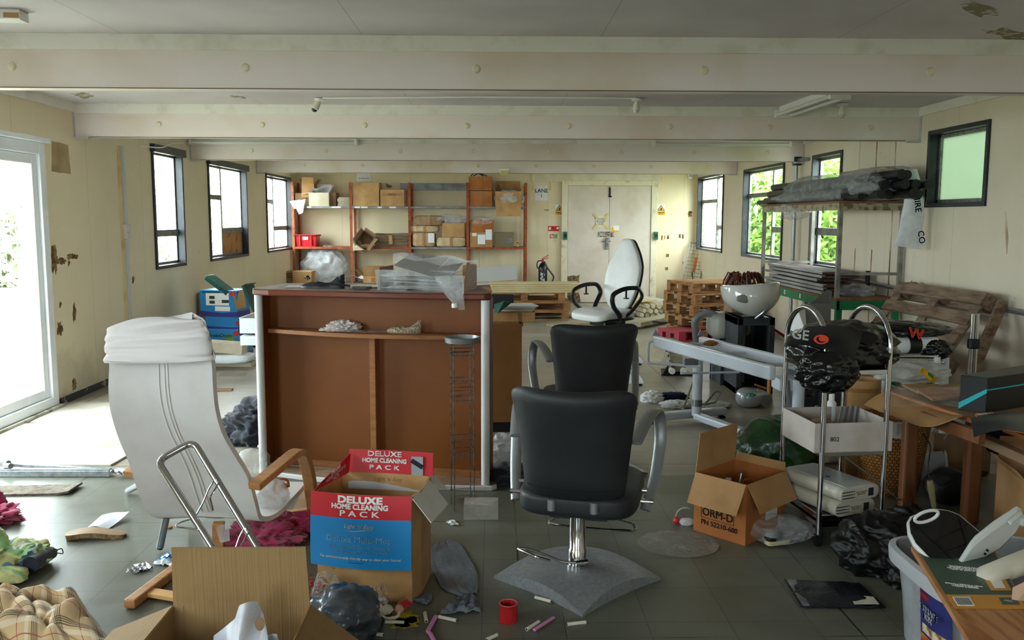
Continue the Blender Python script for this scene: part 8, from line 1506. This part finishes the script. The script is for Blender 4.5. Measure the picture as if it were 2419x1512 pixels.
# wicker basket
def wick(nt, p, out, c):
    tc = nd(nt, 'ShaderNodeTexCoord'); sp = nd(nt, 'ShaderNodeSeparateXYZ'); nt.links.new(tc.outputs['Object'], sp.inputs[0]); an = mth(nt, 'ARCTAN2', sp.outputs['Y'], sp.outputs['X']); cb = nd(nt, 'ShaderNodeCombineXYZ'); nt.links.new(mth(nt, 'MULTIPLY', an, 8.), cb.inputs[0]); nt.links.new(mth(nt, 'MULTIPLY', sp.outputs['Z'], 62.), cb.inputs[1])
    b = nd(nt, 'ShaderNodeTexBrick', i_Scale=1.); b.inputs['Mortar Size'].default_value = .09; b.inputs['Brick Width'].default_value = 1.; b.inputs['Row Height'].default_value = 1.; b.inputs['Color1'].default_value = C('#b9803f'); b.inputs['Color2'].default_value = C('#9a6428'); b.inputs['Mortar'].default_value = C('#2c1a0c'); nt.links.new(cb.outputs[0], b.inputs['Vector']); nt.links.new(b.outputs['Color'], p.inputs['Base Color'])
    bu = nd(nt, 'ShaderNodeBump'); bu.inputs['Strength'].default_value = .8; bu.inputs['Distance'].default_value = .006; bu.invert = True; nt.links.new(b.outputs['Fac'], bu.inputs['Height']); nt.links.new(bu.outputs[0], p.inputs['Normal'])
q = G(2100, 1180); hk = .40; MB().lathe([(.14, 0), (.15, .01), (.20, hk), (.205, hk + .012), (.19, hk + .012), (.14, .03)], (q.x + .075, 4.66, 0), 40).build('wicker_basket', M('woven_wicker', '#b27a3a', .6, hook=wick), label='tall woven wicker basket under the cluttered table', cat='basket', smooth=True, ang=60)
MB().prism([D(2055, 1000, 4.42), D(2165, 1000, 4.42), D(2165, 1040, 4.40), D(2110, 1035, 4.42), D(2060, 1010, 4.42)], (0, .02, 0)).build('pale_tray', m_pap2, label='pale plastic tray edge resting on the wicker basket', cat='tray')
MB().tube([D(1955, 1010, 4.45), D(1990, 1075, 4.3), D(2050, 1120, 4.25), D(2110, 1170, 4.22), G(2120, 1180, .01) + V((0, -.04, 0))], .004, 6).build('cable', m_gtube, label='thin grey cable hanging across the wicker basket', cat='cable', smooth=True)
t = thing('styling_tool', 'cream-handled electric styling tool hanging by its cable under the table', 'hair tool', D(2200, 1200, 4.05)); MB().tube([D(2196, 1135, 4.05), D(2199, 1150, 4.05), D(2206, 1198, 4.05)], [.013, .017, .012], 14).build('handle', M('old_cream_plastic', '#9c936c', .5), t, world=True, smooth=True); MB().tube(fillet([D(2180, 1025, 4.1), D(2200, 1050, 4.1), D(2190, 1110, 4.06), D(2196, 1135, 4.05)], .05), .004, 6).build('cable', m_pblk, t, world=True, smooth=True); a_ = D(2206, 1198, 4.05); MB().cyl(a_, V((a_.x, a_.y, .002)), .010, seg=12).build('barrel', m_pblk, t, world=True, smooth=True)
crum('black_handbag', 'black soft handbag on the floor between the table legs', 'bag', 2238, 1185, (.12, .10, .10), M('black_soft_leather', '#121113', .55, bump=.3), z=.08, amp=.08)
MB().prism([G(2166, 1135, .0), G(2235, 1132, .0), D(2228, 1066, 4.55), D(2192, 1068, 4.55)], (0, .004, 0)).build('white_card', m_paper, label='white card standing behind the black handbag under the table', cat='card')
crum('clear_bag', 'shiny clear bag of rubbish under the table behind the handbag', 'bag', 2250, 1110, (.14, .11, .14), m_clear, z=.30, amp=.3, floor=.0); MB().box(G(2250, 1120) + V((.05, .1, .12)), (.34, .2, .24)).build('brown_carton', m_cardg, label='brown carton under the table holding the shiny clear bag', cat='box')
for k, (x, y) in enumerate(((2190, 1230), (2165, 1215))): crum('paper_scrap', ('small white crumb of paper on the floor between the table legs', 'scrap of clear plastic beside the nearer table leg')[k], 'scrap', x, y, (.015, .012, .01), m_wpaper if k == 0 else m_milky)
a_ = G(2400, 1250); c = carton('open brown carton on the floor under the right end of the clutter', (2.52, 3.72, 0), .42, .36, .36, R(-12), m_card, flaps=((150, .05), None, (10, .12), (40, .06)))
MB().sheet(lambda u, v: V((2.40 + .3 * u, 3.62 + .12 * v, .37 + .03 * u - .015 * sin(u * 4))), 8, 4, .002).build('paper_sheet', m_paper, label='white sheet poking out of the open carton at the right edge', cat='paper'); crum('bin_bag', 'dark bag stuffed behind the open carton at the right edge', 'bag', 2400, 1190, (.16, .10, .12), m_sack, z=.36, amp=.25)
# =============== STORAGE TUB, LABELLED PLANK, SANDWICH MAKER ===============
tx0, tx1, ty0, ty1, tz1 = 1.40, 2.0, 2.52, 3.08, .33; tcx, tcy = (tx0 + tx1) / 2, (ty0 + ty1) / 2; m_tub = filmmat('cloudy_tub_plastic', opac=.72, rough=.3, body='#a9abb0', bump=.05)
t = thing('storage_tub', 'cloudy plastic storage tub with a red and blue label at the bottom right', 'storage tub', (tcx, tcy, 0))
def rr_(k, z, n=40):
    out = []
    for i in range(n): a = 2 * pi * i / n; c_, s_ = cos(a), sin(a); out.append(V((math.copysign(abs(c_) ** .45, c_) * (tx1 - tx0) / 2 * k, math.copysign(abs(s_) ** .45, s_) * (ty1 - ty0) / 2 * k, z)))
    return out
def loft(lv, nm, mat, par, th=0):
    mb = MB(); Rg = [[mb.b.verts.new(p) for p in r] for r in lv]
    for a, b in zip(Rg, Rg[1:]):
        for k in range(len(a)): mb.b.faces.new((a[k], a[(k + 1) % len(a)], b[(k + 1) % len(a)], b[k]))
    return mb, Rg
mb, Rg = loft([rr_(.80, 0), rr_(.84, .15), rr_(.90, tz1 - .04), rr_(.905, tz1)], '', None, None); mb.b.faces.new(Rg[0][::-1]); mb.build('tub_body', m_tub, t, smooth=True)
mb, Rg = loft([rr_(.90, tz1 - .045), rr_(.99, tz1 - .05), rr_(1.0, tz1 - .01), rr_(.99, tz1), rr_(.93, tz1 + .004), rr_(.92, tz1 - .01)], '', None, None); mb.build('rim', M('frosted_grey_rim', '#b2b4b8', .35), t, smooth=True)
def tubp(px, py): d = ray(px, py); k = (tx0 + .035 - 0) / d.x; return V((0, 0, EYE)) + d * k
la, lb = V((-.276, -.13, .03)), V((-.276, -.235, .03))
def lab(z0, z1, m, nm, y0=.0, y1=1.): MB().sheet(lambda u, v: V((-.272 + .02 * max(0, (y0 + (y1 - y0) * u) - .5) * 2 - .018 * v * (z1 - z0) / .25 - (z0 - .03) * .072, -.05 - .16 * (y0 + (y1 - y0) * u), z0 + (z1 - z0) * v)), 10, 4, .001).build(nm, m, t, smooth=True)
lab(.03, .28, M('tub_label_blue', '#2b2f6e', .4), 'label'); 
t['label'] = 'cloudy plastic storage tub with a red and blue label at the bottom right'
def shift(o, dx): 
    for v in o.data.vertices: v.co.x += dx
n0 = len(t.children); lab(.04, .12, M('tub_label_orange', '#d9532a', .4, col2='#d8a23a', ns=25), 'label_picture'); lab(.13, .16, M('tub_label_cream', '#d9cba0', .5, col2='#7a3a2a', ns=40), 'label_picture', .1, .9); lab(.235, .275, M('tub_label_red', '#e0401f', .4), 'label_corner', 0, .35)
for o in list(t.children)[n0:]: shift(o, -.002)
pm = Matrix.Translation((-.301, -.13, .212)) @ Matrix.Rotation(-pi / 2, 4, 'Z') @ Matrix.Rotation(pi / 2, 4, 'X'); text('STORAGE\nBOX', m_pki, t, None, .027, matrix=pm, bold=.0012)
# plank across the tub
pA, pB, pC, pD = G(2152, 1290, .355), G(2318, 1560, .345), G(2500, 1560, .345), G(2345, 1292, .355); t = thing('labelled_plank', 'pine plank with a green and orange label lying across the storage tub', 'plank', pA)
def pl(u, v, o=0.): return pA.lerp(pD, u).lerp(pB.lerp(pC, u), v) + V((0, 0, o))
mb = MB(); mb.quadbox([pl(0, 0, -.018), pl(0, 1, -.018), pl(1, 1, -.018), pl(1, 0, -.018), pl(0, 0), pl(0, 1), pl(1, 1), pl(1, 0)]); mb.build('board', M('pine_plank', '#b98254', .55, col2='#9c6238', ns=3, stretch=(9, 1.2, 1), lo=.45, hi=.6), t, world=True, bevel=.002)
def pq(u0, v0, u1, v1, m, nm, o=.0008): MB().sheet(lambda u, v: pl(u0 + (u1 - u0) * u, v0 + (v1 - v0) * v, o), 4, 4, .0006).build(nm, m, t, world=True)
m_lgn = M('label_dark_green', '#2c4a3c', .35); m_lor = M('label_orange', '#cf8d2a', .35); pq(.06, .03, .97, .50, m_lgn, 'green_label'); pq(.06, .50, .97, .62, m_lor, 'orange_label'); pq(.66, .30, .92, .46, m_lor, 'picture', .0016); pq(.72, .34, .86, .44, m_pki, 'picture', .0022); pq(.12, .52, .34, .60, m_pki, 'barcode_panel', .0016); pq(.70, .525, .92, .585, m_lgn, 'mark_panel', .0016)
for k in range(9): pq(.14 + k * .021, .53, .148 + k * .021, .59, m_ink, 'barcode_bar', .0022)
ev = (pl(.5, 0) - pl(.5, 1)).normalized(); eu = (pl(1, .5) - pl(0, .5)).normalized(); eu = (eu - ev * eu.dot(ev)).normalized(); ez = eu.cross(ev)
def ptx(s, u, v, size, m=m_pki, **k): mt = Matrix((eu, ev, ez)).transposed().to_4x4(); mt.translation = pl(u, v, .0018); text(s, m, t, None, size, matrix=mt, world=True, **k)
ptx('laminated pine board\nsmooth planed finish\nfor shelves and furniture\nready to paint or wax', .5, .25, .011, align='CENTER'); ptx('800mm x 200mm x 18mm\n1150mm x 200mm\n1750mm x 250mm', .36, .42, .010); ptx('FSC', .80, .555, .014, bold=.0005)
# sandwich maker, open
t = thing('sandwich_maker', 'open white sandwich maker with black plates balanced on the plank', 'sandwich maker', D(2230, 1300, 2.85)); m_app = M('white_appliance', '#d5d6d4', .25, coat=.3); m_plate = M('black_nonstick', '#111112', .3, spec=.6)
def depth(x, y): return 3.02 - (y - 1202) * .0019
outl = [(2142, 1232), (2150, 1218), (2166, 1212), (2180, 1204), (2205, 1199), (2240, 1203), (2268, 1214), (2325, 1262), (2330, 1280), (2300, 1310), (2262, 1352), (2250, 1366), (2232, 1350), (2190, 1318), (2158, 1284), (2145, 1258)]
def sc(ol, k, cx=2232, cy=1276): return [(cx + (x - cx) * k, cy + (y - cy) * k) for x, y in ol]
up2 = V((-.2, -.55, .8)).normalized()
MB().prism([D(x, y, depth(x, y)) for x, y in outl], -up2 * .028).build('lower_shell', m_app, t, world=True, bevel=.008, smooth=True); MB().prism([D(x, y, depth(x, y)) + up2 * .001 for x, y in sc(outl, .93)], up2 * .003).build('lower_plate', m_plate, t, world=True, bevel=.002)
for a, b in (((2200, 1285), (2285, 1240)), ((2160, 1240), (2262, 1335)), ((2215, 1310), (2300, 1280)), ((2230, 1225), (2215, 1290)), ((2265, 1225), (2290, 1310))): MB().beam(D(*a, depth(*a)) + up2 * .006, D(*b, depth(*b)) + up2 * .006, .003, .006, up=up2).build('plate_ridge', m_plate, t, world=True)
hd = [D(2186 + 26 * cos(R(a)) * 1.05 + 4 * sin(R(a)), 1232 - 13 * sin(R(a)) - 6 * cos(R(a)), 2.94) + up2 * .03 for a in range(0, 360, 20)]; MB().tube(hd, .006, 8, closed=True).build('handle_loop', m_app, t, world=True, smooth=True)
lid = [(2250, 1364), (2258, 1348), (2290, 1298), (2300, 1286), (2345, 1250), (2382, 1226), (2400, 1213), (2413, 1220), (2414, 1238), (2400, 1262), (2362, 1300), (2310, 1330), (2275, 1352)]
MB().prism([D(x, y, 2.74 + (x - 2250) * .0008) for x, y in lid], V((.02, .035, .02))).build('lid_shell', m_app, t, world=True, bevel=.008, smooth=True); 
for x, y in ((2332, 1300), (2326, 1308)): MB().cyl(D(x, y, 2.80) + V((0, -.004, 0)), D(x, y, 2.80) + V((0, .01, 0)), .004, seg=10).build('indicator_light', m_plate, t, world=True)
MB().tube([D(2385, 1235, 2.83), D(2398, 1224, 2.84), D(2410, 1214, 2.86), D(2417, 1225, 2.87), D(2412, 1242, 2.86)], .008, 8).build('handle', m_app, t, world=True, smooth=True)
t = thing('cream_appliance', 'long cream rounded appliance lying on the right end of the plank', 'appliance', D(2380, 1340, 2.62)); a_, b_ = D(2330, 1362, 2.64), D(2480, 1305, 2.75); MB().tube([a_ - (b_ - a_).normalized() * .02, a_, a_.lerp(b_, .5), b_], [.02, .037, .04, .042], 18, flat=(.85, 1)).build('casing', M('cream_appliance_plastic', '#d8d0bf', .35), t, world=True, smooth=True)
MB().quadbox([D(x, y, Y) for x, y, Y in ((2392, 1388, 2.5), (2450, 1360, 2.5), (2450, 1470, 2.46), (2388, 1440, 2.46), (2392, 1388, 2.515), (2450, 1360, 2.515), (2450, 1470, 2.475), (2388, 1440, 2.475))]).build('pinkish_card', M('pinkish_card', '#cfa992', .7), label='pinkish card propped at the bottom right edge of the plank', cat='card')
